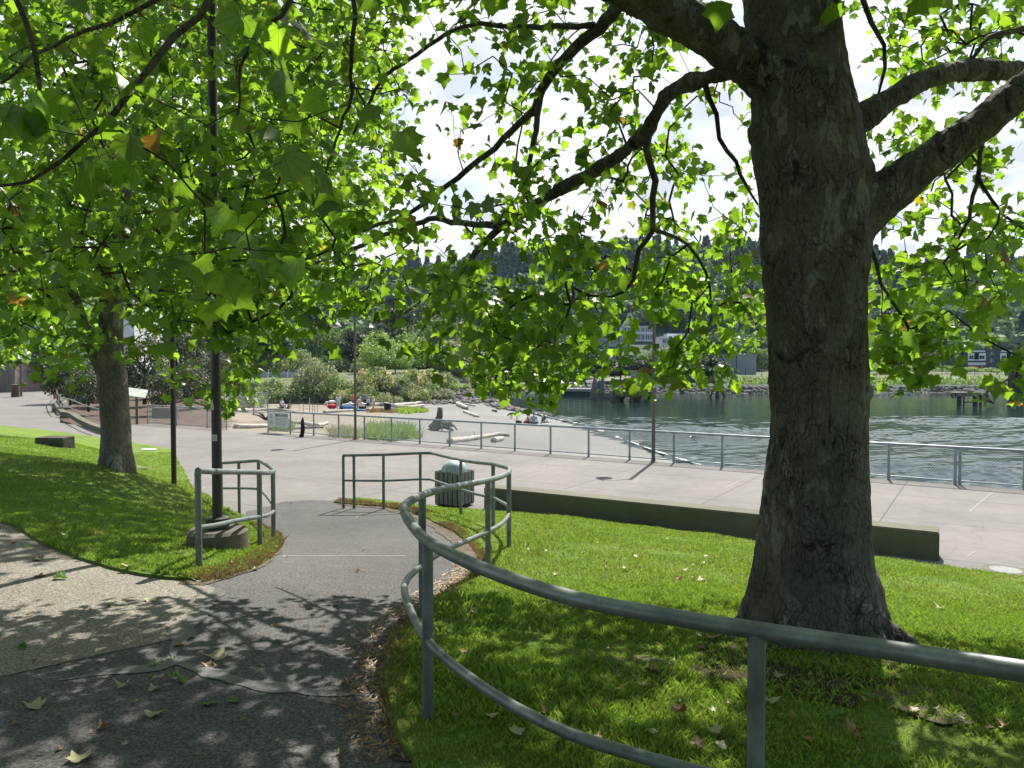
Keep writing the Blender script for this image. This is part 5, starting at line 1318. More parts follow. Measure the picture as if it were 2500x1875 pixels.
for c in (.15, .62):
    th += [(c - .09, c + .17, .58, .88, 'white'), (c + .0, c + .07, .62, .88, 'red'), (c - .07, c - .01, .64, .78, 'w'), (c + .08, c + .15, .64, .78, 'w'), (c - .08, c + .16, .93, .99, 'white'), (c - .09, c + .17, .40, .50, 'white'), (c - .0, c + .07, .2, .38, 'red'), (c - .08, c - .01, .2, .38, 'w'), (c + .08, c + .15, .2, .38, 'w'), (c - .09, c + .17, .06, .16, 'white')]
house('townhouses', 'dark and white townhouses with red panels on the right of the far shore', 2352, 2520, 855, 915, 238, 10, 'bdark', th + [(.36, .44, .8, .93, 'w'), (.36, .44, .5, .66, 'w')], roof='bdark')
house('shed', 'grey pitched shed on the far shore behind the pier gangway', 1243, 1312, 922, 943, 176, 8, 'bgrey', [(.3, .75, .05, .75, 'door')])
s_ = [o for o in COL.objects if o.name.startswith('shed')][0]; mb = MB(); w = P(1312, 922, 176).x - P(1243, 922, 176).x; h = P(1243, 922, 176).z - P(1243, 943, 176).z
mb.add([(-.4, -.4, h + .26), (w + .4, -.4, h + .26), (w + .4, 8.4, h + .26), (-.4, 8.4, h + .26), (w * .15, 4, h + 2.9), (w * .85, 4, h + 2.9)], [(0, 1, 5, 4), (2, 3, 4, 5), (1, 2, 5), (3, 0, 4), (3, 2, 1, 0)]); build('pitched_roof', mb, simple('grey roof', (.2, .2, .19), .9), s_)
house('block_building', 'small grey building low among far trees left of the lamp post', 1555, 1590, 868, 895, 200, 8, 'bwall')
# left buildings
house('brown_building', 'brown blockwork building with glazed upper floor at the left picture edge', -140, 37, 884, 957, 80, 12, 'bgrey')
h_ = [o for o in COL.objects if o.name.startswith('brown_building')][0]
for o in h_.children:
    if o.name.startswith('wall'): o.data.materials[0] = simple('brown block', (.20, .165, .145), .9, .25, .8, 5, .4)
mb = MB(); q = P(36, 884, 80); q0 = h_.location; hh_ = P(0, 884, 80).z - P(0, 957, 80).z
mb.box(-4, q.x - q0.x - .3, .3, 11, hh_ + .35, hh_ + 3.2); build('glazing', mb, simple('sky glass', (.25, .33, .38), .25, .2, .2, 0, 0, .8), h_)
mb = MB(); mb.box(q.x - q0.x - .9, q.x - q0.x - .1, -.1, .5, hh_ + .2, hh_ + 3.4); build('corner_column', mb, simple('orange steel', (.42, .13, .06), .6), h_)
mb = MB(); mb.box(-4, q.x - q0.x + .3, -.4, 11.4, hh_ + 3.4, hh_ + 3.9); build('upper_roof', mb, M['bdark'], h_)
house('white_building', 'large pale corrugated building behind the blockwork building', 30, 330, 700, 953, 104, 20, 'offwhite')
house('utility_block', 'low red brown utility block behind the fence with a white sign', 56, 150, 921, 953, 92, 3, 'bdark', [(.22, .34, 0, .95, 'door')])
h_ = [o for o in COL.objects if o.name.startswith('utility_block')][0]
for o in h_.children:
    if o.name.startswith('wall'): o.data.materials[0] = simple('red brown block', (.20, .12, .11), .9, .2, 1)
e = empty('white_tank', P(92, 912, 96), 'white domed roof unit above the utility block', 'tank'); mb = MB(); mb.lathe([(1.4, -2.2), (1.4, .1), (1.2, .4), (.5, .6), (0, .62)], 20); build('dome', mb, M['white'], e, True)
mb = MB(); q = P(98, 923, 90); mb.box(-.75, .75, -.03, .03, -.6, .6); o = build('white_sign', mb, M['white'], loc=q); tag(o, 'plain white sign on the gate before the utility block', 'sign')
mb = MB(); z0 = P(0, 953, 89).z
for px in (48, 62, 90, 122, 146, 165): q = P(px, 930, 89.5); mb.tube([(q.x, q.y, z0), (q.x, q.y, q.z + .3)], .05, 6)
for yy in (925, 930, 950): a, b = P(48, yy, 89.5), P(200, yy, 89.5); mb.tube([a, b], .04, 6)
tag(build('gate_fence', mb, M['offwhite']), 'pale steel gate fence in front of the utility block', 'fence')
q = P(135, 973, 66); q.z = 0; mb = MB(); mb.tube([q, q + Vector((0, 0, 1.75))], .16, 14); tag(build('yellow_post', mb, simple('yellow paint', (.55, .33, .03), .6), smooth=True), 'yellow steel post at the end of the ramp handrail', 'bollard')
a, b = P(318, 1033, 40), P(362, 1033, 40); mb = MB(); mb.box(a.x, b.x + .4, 42.4, 42.8, 0, .62, bev=.02); tag(build('retaining_wall', mb, M['concrete']), 'short concrete retaining wall left of the enclosure fence', 'wall')
# road fence above the bank
e = empty('road_fence', P(560, 925, 118), 'pale panel fence along the road above the bushy bank', 'fence'); o0 = e.location.copy()
for i_ in range(9):
    a, b = P(560 + i_ * 24, 925, 118), P(560 + (i_ + 1) * 24, 925, 118); mb = MB(); mb.box(a.x, b.x - .15, 117.95, 118.05, a.z - .4, a.z + 1.1); 
    if i_ != 7: build('panel', mb, M['bwall'], e, rel=o0)
    mb = MB(); mb.tube([(a.x, 118, a.z - 1.2), (a.x, 118, a.z + 1.5)], .07, 6); build('post', mb, M['offwhite'], e, rel=o0)
mb = MB(); a, b = P(560, 912, 118), P(880, 925, 118); mb.tube([(a.x, 118, a.z + .1), (b.x, 118, a.z - .6)], .09, 6); build('rail', mb, M['bwall'], e, rel=o0)
# far shore fence
e = empty('shore_fence', (45, 182, Lf(45, 182)), 'thin wire fence running along the far shore before the young trees', 'fence'); o0 = e.location.copy()
for i_ in range(26):
    x = 45 + i_ * 4; mb = MB(); z = Lf(x, 182); mb.tube([(x, 182, z), (x, 182, z + 1.9)], .06, 5); build('post', mb, M['dark'], e, rel=o0)
mb = MB()
for z_ in (1.85, 1.2, .6): mb.tube([(45, 182, Lf(45, 182) + z_), (145, 182, Lf(145, 182) + z_)], .035, 5)
build('rail', mb, M['bgrey'], e, rel=o0)

# pier remains, at the water (z -3)
def WP(px, py): return PZ(px, py, -3)
# boarded gangway with white railing
a, b = P(1360, 950, 140), P(1455, 952, 136); e = empty('pier_gangway', (a.x, a.y, -3), 'old low pier gangway with a white railing on the left of the far shore', 'pier'); o0 = e.location.copy()
d = (b - a); u = d.normalized()
def seg(p, q, w, z0, z1, mb):
    dd = Vector((q.x - p.x, q.y - p.y, 0)); nn = Vector((-dd.y, dd.x, 0)).normalized() * w / 2
    mb.add([p - nn + Vector((0, 0, z0)), q - nn + Vector((0, 0, z0)), q + nn + Vector((0, 0, z0)), p + nn + Vector((0, 0, z0)), p - nn + Vector((0, 0, z1)), q - nn + Vector((0, 0, z1)), q + nn + Vector((0, 0, z1)), p + nn + Vector((0, 0, z1))], [(0, 3, 2, 1), (4, 5, 6, 7), (0, 1, 5, 4), (1, 2, 6, 5), (2, 3, 7, 6), (3, 0, 4, 7)])
pa, pb_ = Vector((a.x, a.y, 0)), Vector((b.x, b.y, 0)); zd = P(1400, 948, 138).z
mb = MB(); seg(pa, pb_, 3, zd - .5, zd, mb); build('deck', mb, M['pale_slat'], e, rel=o0)
mb = MB(); seg(pa + Vector((0, .4, 0)), pb_ + Vector((0, .4, 0)), 2, -3.4, zd - .5, mb); build('hull', mb, M['bdark'], e, rel=o0)
for i_ in range(8):
    p = pa.lerp(pb_, i_ / 7) + Vector((0, -1.35, 0)); mb = MB(); mb.tube([p + Vector((0, 0, zd)), p + Vector((0, 0, zd + 1.1))], .07, 6); build('railing_post', mb, M['white'], e, rel=o0)
mb = MB()
for z_ in (1.1, .6): mb.tube([pa + Vector((0, -1.35, zd + z_)), pb_ + Vector((0, -1.35, zd + z_))], .07, 6)
build('railing', mb, M['white'], e, rel=o0)
# leaning pile cluster
c = WP(1462, 974); e = empty('pile_cluster', c, 'cluster of tall weathered leaning piles beside the pier gangway', 'piles'); Yc = c.y
for (x0, y0, x1, y1, r_) in [(1442,972,1453,918,.33),(1452,974,1462,930,.33),(1458,975,1452,912,.28),(1466,974,1466,918,.3),(1472,976,1473,905,.22),(1450,976,1467,944,.3),(1476,972,1470,922,.3),(1441,975,1462,946,.26)]:
    mb = MB(); s0 = P(x0, y0, Yc) - c; s1 = P(x1, y1, Yc + .6) - c; s0.z = -.5; mb.tube([s0, (s0 + s1) / 2, s1], [r_, r_ * .95, r_ * .8], 9); build('pile', mb, M['wood'], e, True)
mb = MB(); mb.box(-1.5, 1.6, -.6, .6, 4.6, 5.0); build('crossbeam', mb, M['wooddark'], e)
# broken timber between
for j_, (x0, x1, y_) in enumerate([(1476, 1502, 962), (1475, 1500, 966), (1478, 1503, 970)]):
    a, b = P(x0, y_, Yc), P(x1, y_ + 1, Yc); mb = MB(); mb.tube([a, b], .26, 8); tag(build('timber_baulk', mb, M['wood'], smooth=True), ['upper', 'middle', 'lower'][j_] + ' floating timber baulk between pile cluster and platform', 'timber', 'floating timbers')
# platform on raked piles with slatted tower
c = WP(1555, 982); Yc = c.y; e = empty('pier_platform', c, 'concrete pier platform on dark raked piles carrying a slatted frame', 'platform'); zt = P(1500, 956, Yc).z - c.z; zb = P(1500, 969, Yc).z - c.z; xl = P(1499, 960, Yc).x - c.x; xr = P(1596, 960, Yc).x - c.x
mb = MB(); mb.box(xl, xr, 0, 6, zb, zt, bev=.05); build('deck', mb, M['plinth'], e)
for i_ in range(7):
    t_ = (i_ + .5) / 7; x = xl + (xr - xl) * t_; mb = MB(); mb.tube([(x - 1.1 + (i_ % 2) * .5, 1 + (i_ % 3) * 1.6, -1), (x, 1.2 + (i_ % 3) * 1.6, zb)], [.38, .34], 9); build('pile', mb, M['wood'] if i_ % 2 else M['wooddark'], e, True)
mb = MB(); mb.tube([(xl, -.1, -1), (xl, -.1, zt + .3)], .35, 9); build('fender_pile', mb, M['wooddark'], e, True)
mb = MB(); mb.tube([(xl + 2.8, -.2, -1), (xl + 2.8, -.2, zt + 1.2)], .14, 8); build('fender_pile', mb, M['pole_grey'], e, True)
x0, x1 = P(1547, 950, Yc).x - c.x, P(1571, 950, Yc).x - c.x; zs = P(1550, 905, Yc).z - c.z
for i_ in range(6):
    x = x0 + (x1 - x0) * i_ / 5; mb = MB(); mb.box(x - .14, x + .14, 2, 2.2, zt, zs); build('slat', mb, M['pale_slat'], e)
mb = MB(); mb.box(x0 - .3, x1 + .3, 1.7, 3.4, zt, zt + .35); build('sill', mb, M['pale_slat'], e)
mb = MB(); mb.box(x0 - .2, x1 + .2, 2.2, 2.3, zs - .3, zs); mb.tube([(x1 + 1.7, 2.4, zt), (x1 + .1, 2.4, zt + 2.2)], .14, 6); build('brace', mb, M['pale_slat'], e)
# tripod pile
c = WP(1751, 970); e = empty('tripod_piles', c, 'small dark tripod of piles standing in the water near the rocks', 'piles')
for dx, dy in ((-1.6, 0), (0, -.8), (1.7, .1), (.2, 1.4)):
    mb = MB(); mb.tube([(dx, dy, -.8), (dx * .15, dy * .15, 2.5)], .2, 8); build('pile', mb, M['wooddark'], e, True)
mb = MB(); mb.box(-.7, .7, -.3, .3, 2.3, 2.6); build('cap', mb, M['wooddark'], e)
# mooring float with tyres
c = WP(2372, 990); Yc = c.y; e = empty('mooring_platform', c, 'small mooring platform on dark piles with two hanging tyres', 'platform')
k_ = Yc / F; zt = (c.z * 0 + (990 - 958) * k_); 
mb = MB(); mb.box(-40 * k_, 20 * k_, 0, 2.4, (990 - 968) * k_, zt, bev=.03); build('deck', mb, M['wood'], e)
mb = MB(); mb.box(22 * k_, 44 * k_, .2, 2.4, (990 - 969) * k_, zt - .1, bev=.03); build('deck_box', mb, M['plinth'], e)
for x, w in ((-22, 5), (18, 5.5), (-10, 1.6), (31, 3)):
    mb = MB(); mb.tube([(x * k_, .9, -1), (x * k_, .9, (990 - 968) * k_)], w * k_, 12); build('pile', mb, M['wooddark'], e, True)
for (p, q) in (((40, 20), (58, 4)), ((36, 12), (58, 4)), ((30, 18), (50, 8)), ((-18, 8), (16, 8))):
    mb = MB(); mb.tube([(p[0] * k_, .3, p[1] * k_), (q[0] * k_, .3, q[1] * k_)], .09, 6); build('strut', mb, M['wooddark'], e, True)
def tyre(px, py, lb):
    q = P(px, py, Yc - .25); n1, n2 = 20, 8; vs = []; R1, R2 = 5.0 * k_, 1.7 * k_
    for i in range(n1):
        a = 2 * math.pi * i / n1
        for j in range(n2): b_ = 2 * math.pi * j / n2; vs.append((math.cos(a) * (R1 + R2 * math.cos(b_)), R2 * math.sin(b_) * .9, math.sin(a) * (R1 + R2 * math.cos(b_))))
    mb = MB(); mb.add(vs, [(i * n2 + j, i * n2 + (j + 1) % n2, ((i + 1) % n1) * n2 + (j + 1) % n2, ((i + 1) % n1) * n2 + j) for i in range(n1) for j in range(n2)])
    tag(build('tyre', mb, M['black'], smooth=True, loc=q), lb, 'tyre', 'tyres on the mooring platform')
tyre(2328, 965, 'black tyre hanging at the left corner of the mooring platform'); tyre(2390, 969, 'black tyre hanging in the middle of the mooring platform')
c = WP(2480, 963); e = empty('pile_cluster', c, 'pile cluster with a raking brace near the right edge of the far shore', 'piles')
for dx in (-1.6, -.6, .5, 1.5):
    mb = MB(); mb.tube([(dx, dx * .3, -.8), (dx * .7, 0, 5.6 + (dx > 0) * .6)], .38, 8); build('pile', mb, M['wooddark'], e, True)
mb = MB(); mb.tube([(-6, 0, .2), (-1, 0, 3.4)], .25, 8); build('brace', mb, M['wooddark'], e, True)
# boulders big as things on the point? (part of the riprap heap)
# ================================================================== BEACH THINGS
LT = lambda a_, b_: float(Lt(np.array([a_]), np.array([b_]))[0]) if b_ > FY(a_) + .3 else -9.0
BT = lambda px, py: hit(px, py, 0, LT)
def log(name, label, pts, r, mat='drift', group=None, stubs=0, lift=.6):
    w = [BT(x, y) for x, y in pts]; w = [p + Vector((0, 0, r * lift)) for p in w]; q = spline([tuple(p) for p in w], .35)
    rr = [r * (1 - .45 * i / len(q)) * (1 + .18 * mnoise.noise(Vector((i * .6, r * 30, 0)))) for i in range(len(q))]
    q = [Vector(p) + Vector((0, 0, .25 * r * mnoise.noise(Vector((i * .5, 3, r * 9))))) for i, p in enumerate(q)]
    mb = MB(); mb.tube(q, rr, 9)
    for k in range(stubs):
        i = int((k + .6) / (stubs + .4) * len(q)); a = q[i]; mb.tube([a, a + Vector((rng.normal(0, r * 1.5), rng.normal(0, r), r * 2.6))], [r * .4, r * .15], 6)
    return tag(build(name, mb, M[mat], smooth=True), label, 'log', group)
log('driftwood_log', 'largest bleached driftwood log on the gravel behind the middle of the fence', [(1098,1082),(1140,1076),(1180,1070),(1215,1064),(1244,1066)], .18, stubs=1)
log('driftwood_log', 'short bleached stub of driftwood lying against the largest log', [(1205,1080),(1228,1074)], .2)
log('driftwood_log', 'bleached driftwood log lying left behind the black stake', [(700,1036),(740,1036),(775,1042),(800,1035)], .15)
log('driftwood_log', 'thin brown log below the bleached log behind the notice board', [(708,1050),(745,1046),(790,1046)], .09, 'wood')
log('driftwood_log', 'smooth pale log on the promenade edge left of the notice board', [(572,1046),(620,1045),(652,1043)], .16)
log('driftwood_log', 'long pale log along the back of the beach below the rocks, right part', [(960,994),(1000,990),(1040,984)], .28)
log('driftwood_log', 'second pale log overlapping the back of the beach, below the first', [(905,992),(940,990),(990,997),(1035,992)], .25)
log('driftwood_log', 'pale log along the front of the picnic place', [(790,1009),(830,1006),(870,1004),(905,1003)], .2)
log('driftwood_log', 'long pale log running left from the seated picnicker', [(560,1005),(620,1004),(680,1003),(720,1008)], .22)
log('driftwood_log', 'slim pale log high on the gravel near the rocks', [(1103,985),(1135,988),(1160,993)], .16)
log('driftwood_log', 'thick pale log with a dark end on the upper gravel', [(1118,990),(1130,995),(1141,1000)], .3)
log('driftwood_log', 'lowest slim pale log on the upper gravel', [(1134,1007),(1152,1014),(1168,1019)], .17)
log('beach_debris', 'small dark piece of wood on the gravel near the water', [(1204,1005),(1212,1006)], .18, 'driftdark')
log('beach_debris', 'small dark piece of wood at the end of the green patch', [(1028,999),(1038,999)], .18, 'driftdark')
log('beach_debris', 'dark bundle on the gravel left of the three sitters', [(1262,1032),(1272,1033)], .16, 'black')
c = BT(1072, 1052); e = empty('root_stump', c, 'weathered root stump standing on the gravel beyond the weeds', 'stump'); e.scale = (.78, .78, .85)
mb = MB(); mb.tube([(-.5, 0, .1), (-.25, 0, .5), (.05, 0, 1.1), (.1, 0, 1.75)], [.5, .38, .26, .2], 10); mb.tube([(-.6, 0, .3), (.3, .1, .45), (1.1, 0, .5)], [.3, .32, .2], 9)
for k in range(8):
    a = k * .8; mb.tube([(.2 + .3 * math.cos(a), .2 * math.sin(a), .35), (.2 + 1.0 * math.cos(a), .7 * math.sin(a), .12 + .3 * (k % 3 == 0)), (.2 + 1.35 * math.cos(a), .9 * math.sin(a), .05)], [.16, .1, .04], 6)
build('root', mb, M['driftdark'], e, True); mb = MB(); mb.tube([(.04, 0, 1.05), (.1, 0, 1.8)], [.27, .215], 10); build('broken_trunk', mb, M['driftdark'], e, True)
for px, py, lb, s_ in ((648,1030,'dark curled driftwood roots left of the notice board',.9),(700,1003,'tangle of grey driftwood branches behind the notice board',1.1)):
    c = BT(px, py); mb = MB()
    for k in range(9):
        a = rng.uniform(0, 6.28); l = rng.uniform(.5, 1.2) * s_; mb.tube([Vector((0, 0, .15)), Vector((math.cos(a) * l * .5, math.sin(a) * l * .3, l * rng.uniform(.2, .7))), Vector((math.cos(a) * l, math.sin(a) * l * .5, l * rng.uniform(.1, 1.0)))], [.09 * s_, .07 * s_, .02], 6)
    tag(build('driftwood_roots', mb, M['driftdark'], smooth=True, loc=c), lb, 'driftwood')
c = BT(946, 1004); mb = MB(); mb.lathe([(.36, 0), (.33, .2), (.38, .45), (.42, .8), (.36, .86), (.1, .84), (0, .8)], 12)
mb.v = [tuple(Vector(v) * (1 + .12 * mnoise.noise(Vector(v) * 3))) for v in mb.v]; tag(build('burnt_stump', mb, M['black'], smooth=True, loc=c), 'short black burnt stump on the beach right of the picnickers', 'stump')
# thin stakes and wire of the enclosure on the beach
e = empty('stake_fence', BT(700, 1006), 'row of thin stakes strung with wire around the beach planting left of the picnickers', 'fence'); o0 = e.location.copy(); tops = []
for k, (px, yt, yb) in enumerate([(583,970,1004),(622,995,1010),(653,978,1005),(683,976,1006),(730,974,1004),(741,978,1008),(756,972,1009),(763,976,1008),(768,974,1010),(775,975,1010)]):
    b = BT(px, yb); h = (yb - yt) * b.y / F; mb = MB(); r_ = .05 if k == 6 else .028; mb.tube([b, b + Vector((0, 0, h))], r_, 6); build('stake', mb, M['wood'] if k != 6 else M['drift'], e, rel=o0); tops.append((b, h))
mb = MB()
for (a, h1), (b, h2) in zip(tops[:-1], tops[1:]):
    for f_ in (.3, .5, .7, .85): mb.tube([a + Vector((0, 0, h1 * f_)), b + Vector((0, 0, h2 * f_))], .012, 4)
build('wire', mb, M['wood'], e, rel=o0)

# ---- people
def skin_mesh(chains, name, mat, parent, sub=1, extra=None):
    """chains: dict name->(pos, r); edges list"""
    nodes, edges, root = chains; me = bpy.data.meshes.new('t'); bm = bmesh.new(); lay = bm.verts.layers.skin.verify(); vs = {}
    for k, (p, r_) in nodes.items(): v = bm.verts.new(p); v[lay].radius = (r_, r_) if not hasattr(r_, '__len__') else r_; vs[k] = v
    vs[root][lay].use_root = True
    for a, b in edges: bm.edges.new((vs[a], vs[b]))
    bm.to_mesh(me); bm.free(); o = bpy.data.objects.new('t', me); COL.objects.link(o); o.modifiers.new('s', 'SKIN'); m = o.modifiers.new('u', 'SUBSURF'); m.levels = sub
    dg = bpy.context.evaluated_depsgraph_get(); m2 = bpy.data.meshes.new_from_object(o.evaluated_get(dg)); bpy.data.objects.remove(o)
    if extra:
        bm = bmesh.new(); bm.from_mesh(m2); t = bpy.data.meshes.new('x'); t.from_pydata(extra.v, [], extra.f); bm.from_mesh(t); bm.to_mesh(m2); bm.free()
    m2.materials.clear(); m2.materials.append(mat); m2.polygons.foreach_set('use_smooth', [True] * len(m2.polygons)); m2.name = name
    return mesh_obj(name, m2, parent)
SK = simple('skin', (.50, .30, .21), .6, .08, 4)
def J(pose):
    V = Vector
    if pose == 'stand': j = dict(pel=(0,0,.95), hL=(.1,0,.9), kL=(.11,-.02,.5), aL=(.12,.02,.09), tL=(.13,-.16,.04), hR=(-.1,0,.9), kR=(-.11,-.02,.5), aR=(-.12,.03,.09), tR=(-.14,-.14,.04), wa=(0,0,1.1), ch=(0,0,1.35), nk=(0,0,1.5), sL=(.19,0,1.42), eL=(.25,.02,1.15), wL=(.24,-.10,.92), sR=(-.19,0,1.42), eR=(-.25,.02,1.15), wR=(-.24,-.1,.92), hd=(0,-.02,1.64))
    elif pose == 'walk': j = dict(pel=(0,0,.93), hL=(.1,0,.88), kL=(.11,-.12,.5), aL=(.11,-.16,.09), tL=(.11,-.34,.05), hR=(-.1,0,.88), kR=(-.1,.02,.5), aR=(-.1,.24,.12), tR=(-.1,.10,.04), wa=(0,0,1.08), ch=(0,-.02,1.33), nk=(0,-.03,1.48), sL=(.17,0,1.4), eL=(.24,.12,1.15), wL=(.22,.06,.92), sR=(-.17,0,1.4), eR=(-.23,-.1,1.16), wR=(-.2,-.28,1.02), hd=(0,-.05,1.62))
    elif pose == 'bend': j = dict(pel=(0,.1,.9), hL=(.1,.08,.86), kL=(.11,0,.48), aL=(.12,.04,.09), tL=(.13,-.14,.04), hR=(-.1,.08,.86), kR=(-.11,0,.48), aR=(-.12,.04,.09), tR=(-.13,-.14,.04), wa=(0,0,1.04), ch=(0,-.14,1.22), nk=(0,-.25,1.32), sL=(.18,-.16,1.25), eL=(.22,-.26,1.0), wL=(.16,-.42,.84), sR=(-.18,-.16,1.25), eR=(-.22,-.26,1.0), wR=(-.16,-.42,.84), hd=(0,-.34,1.42))
    elif pose == 'seat': j = dict(pel=(0,.05,.5), hL=(.1,.02,.48), kL=(.13,-.4,.52), aL=(.13,-.5,.1), tL=(.14,-.66,.05), hR=(-.1,.02,.48), kR=(-.13,-.42,.52), aR=(-.12,-.62,.1), tR=(-.12,-.8,.05), wa=(0,.06,.66), ch=(0,.02,.9), nk=(0,0,1.04), sL=(.19,.02,.96), eL=(.24,-.08,.72), wL=(.16,-.3,.62), sR=(-.19,.02,.96), eR=(-.24,-.08,.72), wR=(-.16,-.3,.62), hd=(0,-.03,1.18))
    elif pose == 'ground': j = dict(pel=(0,.05,.12), hL=(.11,.02,.12), kL=(.32,-.3,.16), aL=(-.02,-.42,.07), tL=(-.15,-.46,.05), hR=(-.11,.02,.12), kR=(-.32,-.3,.16), aR=(.02,-.5,.07), tR=(.16,-.55,.05), wa=(0,.04,.3), ch=(0,-.02,.54), nk=(0,-.05,.69), sL=(.2,-.02,.61), eL=(.26,-.08,.36), wL=(.2,-.26,.24), sR=(-.2,-.02,.61), eR=(-.26,-.08,.36), wR=(-.2,-.26,.24), hd=(0,-.09,.84))
    return {k: V(v) for k, v in j.items()}
def person(label, loc, az, pose, shirt, pants, hair, s_=1.0, long=False, bare_legs=False, dress=False, hat=None, long_hair=False):
    e = empty('person', loc, label, 'person', None, az); e.scale = (s_,) * 3; j = J(pose)
    RR = dict(pel=.125, hL=.095, kL=.06, aL=.042, tL=.032, hR=.095, kR=.06, aR=.042, tR=.032, wa=.12, ch=.145, nk=.055, sL=.06, eL=.043, wL=.028, sR=.06, eR=.043, wR=.028)
    E = [('pel','hL'),('hL','kL'),('kL','aL'),('aL','tL'),('pel','hR'),('hR','kR'),('kR','aR'),('aR','tR'),('pel','wa'),('wa','ch'),('ch','nk'),('ch','sL'),('sL','eL'),('eL','wL'),('ch','sR'),('sR','eR'),('eR','wR')]
    nodes = {k: (j[k], r_) for k, r_ in RR.items()}; ex = MB(); c = j['hd']
    ex.blob(c, .1, 1, 0.0, 2, (.85, 1.0, 1.18)); ex.tube([j['nk'], c], [.05, .05], 8)
    ex.blob(c + Vector((0, -.105, -.01)), .018, 2, 0, 1, (.8, 1.1, 1.4)); 
    for sx in (-1, 1): ex.blob(c + Vector((sx * .085, 0, -.005)), .02, 2, 0, 1, (.5, .8, 1.3)); ex.blob(c + Vector((sx * .034, -.088, .02)), .012, 2, 0, 1)
    ex.box(c.x - .025, c.x + .025, c.y - .1, c.y - .09, c.z - .055, c.z - .045)
    for sd in 'LR':
        w = j['w' + sd]; d = (w - j['e' + sd]).normalized(); sx = 1 if sd == 'L' else -1; sidev = d.cross(Vector((1, 0, 0))).normalized()
        ex.tube([w - d * .02, w + d * .04, w + d * .085], [.026, .036, .034], 8)
        for k in range(4):
            b = w + d * .08 + sidev * (k - 1.5) * .019; ln = (.065, .078, .07, .05)[k]; ex.tube([b, b + d * ln * .55, b + d * ln + Vector((-sx * .018, 0, 0))], [.0095, .009, .006], 6)
        b = w + d * .03 + sidev * -.03; ex.tube([b, b + d * .03 - sidev * .02, b + d * .06 - sidev * .022], [.011, .01, .007], 6)
    skin_mesh((nodes, E, 'pel'), 'body', SK, e, 1, ex)
    g = .018
    nd = {k: (j[k], RR[k] + g) for k in ('wa', 'ch', 'sL', 'sR')}; nd['nk'] = (j['nk'] - (j['nk'] - j['ch']) * .25, .075); nd['pel'] = (j['pel'], RR['pel'] + g + (.03 if dress else 0))
    eL = j['sL'].lerp(j['eL'], .95 if long else .75); eR = j['sR'].lerp(j['eR'], .95 if long else .75); nd['x'] = (eL, .062); nd['y'] = (eR, .062)
    ed = [('pel','wa'),('wa','ch'),('ch','nk'),('ch','sL'),('sL','x'),('ch','sR'),('sR','y')]
    if long: nd['x2'] = (j['wL'], .042); nd['y2'] = (j['wR'], .042); ed += [('x','x2'),('y','y2')]
    if dress: nd['d'] = (j['pel'] + Vector((0, 0, -.35)), .2); ed += [('pel','d')]
    sh = skin_mesh((nd, ed, 'wa'), 'shirt' if not dress else 'dress', simple('shirt', shirt, .85, .12, 5), e)
    if not dress:
        kl = 1.0 if not bare_legs else .3
        nd = dict(pel=(j['pel'] + Vector((0, 0, -.01)), .14), hL=(j['hL'], .11), hR=(j['hR'], .11)); ed = [('pel','hL'),('pel','hR')]
        for sd in 'LR':
            if bare_legs: nd['q' + sd] = (j['h' + sd].lerp(j['k' + sd], .75), .09); ed.append(('h' + sd, 'q' + sd))
            else: nd['k' + sd] = (j['k' + sd], .078); nd['a' + sd] = (j['a' + sd] + Vector((0, 0, .03)), .062); ed += [('h' + sd, 'k' + sd), ('k' + sd, 'a' + sd)]
        skin_mesh((nd, ed, 'pel'), 'trousers', simple('trousers', pants, .85, .12, 5), e)
    mb = MB(); mb.blob(c + Vector((0, .018, .03)), .112, 4, .05, 2, (.9, 1, 1.1)); 
    mb.v = [v if not (v[1] < c.y - .06 and v[2] < c.z + .06) else (v[0], c.y - .02, v[2]) for v in mb.v]
    if long_hair: mb.tube([c + Vector((0, .06, .03)), c + Vector((0, .1, -.14)), c + Vector((0, .1, -.32))], [.09, .09, .05], 9)
    build('hair', mb, simple('hair', hair, .7, .2, 9), e, True)
    if hat:
        mb = MB(); mb.lathe([(.17, .05), (.165, .06), (.1, .065), (.095, .14), (.06, .165), (0, .17)], 18, Matrix.Translation(c)); build('hat', mb, simple('hat', hat, .8), e, True)
    return e
def stand(px, py): return BT(px, py)
person('person sitting on a log in a white shirt and grey trousers, leftmost of the picnickers', stand(688, 1003), R(60), 'seat', (.72, .74, .8), (.3, .32, .36), (.25, .2, .17), 1.05)
person('person standing with their back turned in pale blue shirt, pale trousers and a straw hat', stand(826, 1003), R(178), 'stand', (.58, .66, .80), (.52, .55, .58), (.35, .25, .15), 1.02, hat=(.5, .42, .28))
person('person in a coral red top behind the picnic table left of the brown lamp post', stand(862, 997), R(20), 'stand', (.75, .16, .13), (.25, .1, .1), (.12, .06, .03), .98)
person('person partly behind the brown lamp post in a pale pink top', stand(874, 1003), R(120), 'bend', (.68, .50, .45), (.5, .4, .36), (.55, .5, .45), .98)
person('person in a grey and dark jacket standing behind the table right of the lamp post', stand(891, 998), R(170), 'stand', (.22, .26, .25), (.06, .06, .06), (.18, .12, .08), 1.06, long=True)
person('person in a light grey jacket and black shorts bent toward the bags', stand(899, 1003), R(150), 'stand', (.50, .54, .56), (.015, .015, .02), (.4, .33, .26), .86, long=True, bare_legs=True)
person('blond person walking in a white dress with bare legs, rightmost picnicker', stand(912, 1006), R(-60), 'walk', (.62, .62, .62), (.6, .6, .6), (.62, .48, .28), .93, dress=True, long_hair=True)
person('person with dark hair and tan top sitting on the gravel, left of the three sitters', stand(1290, 1034), R(-110), 'ground', (.48, .27, .13), (.25, .05, .04), (.03, .02, .015), .98, long_hair=False)
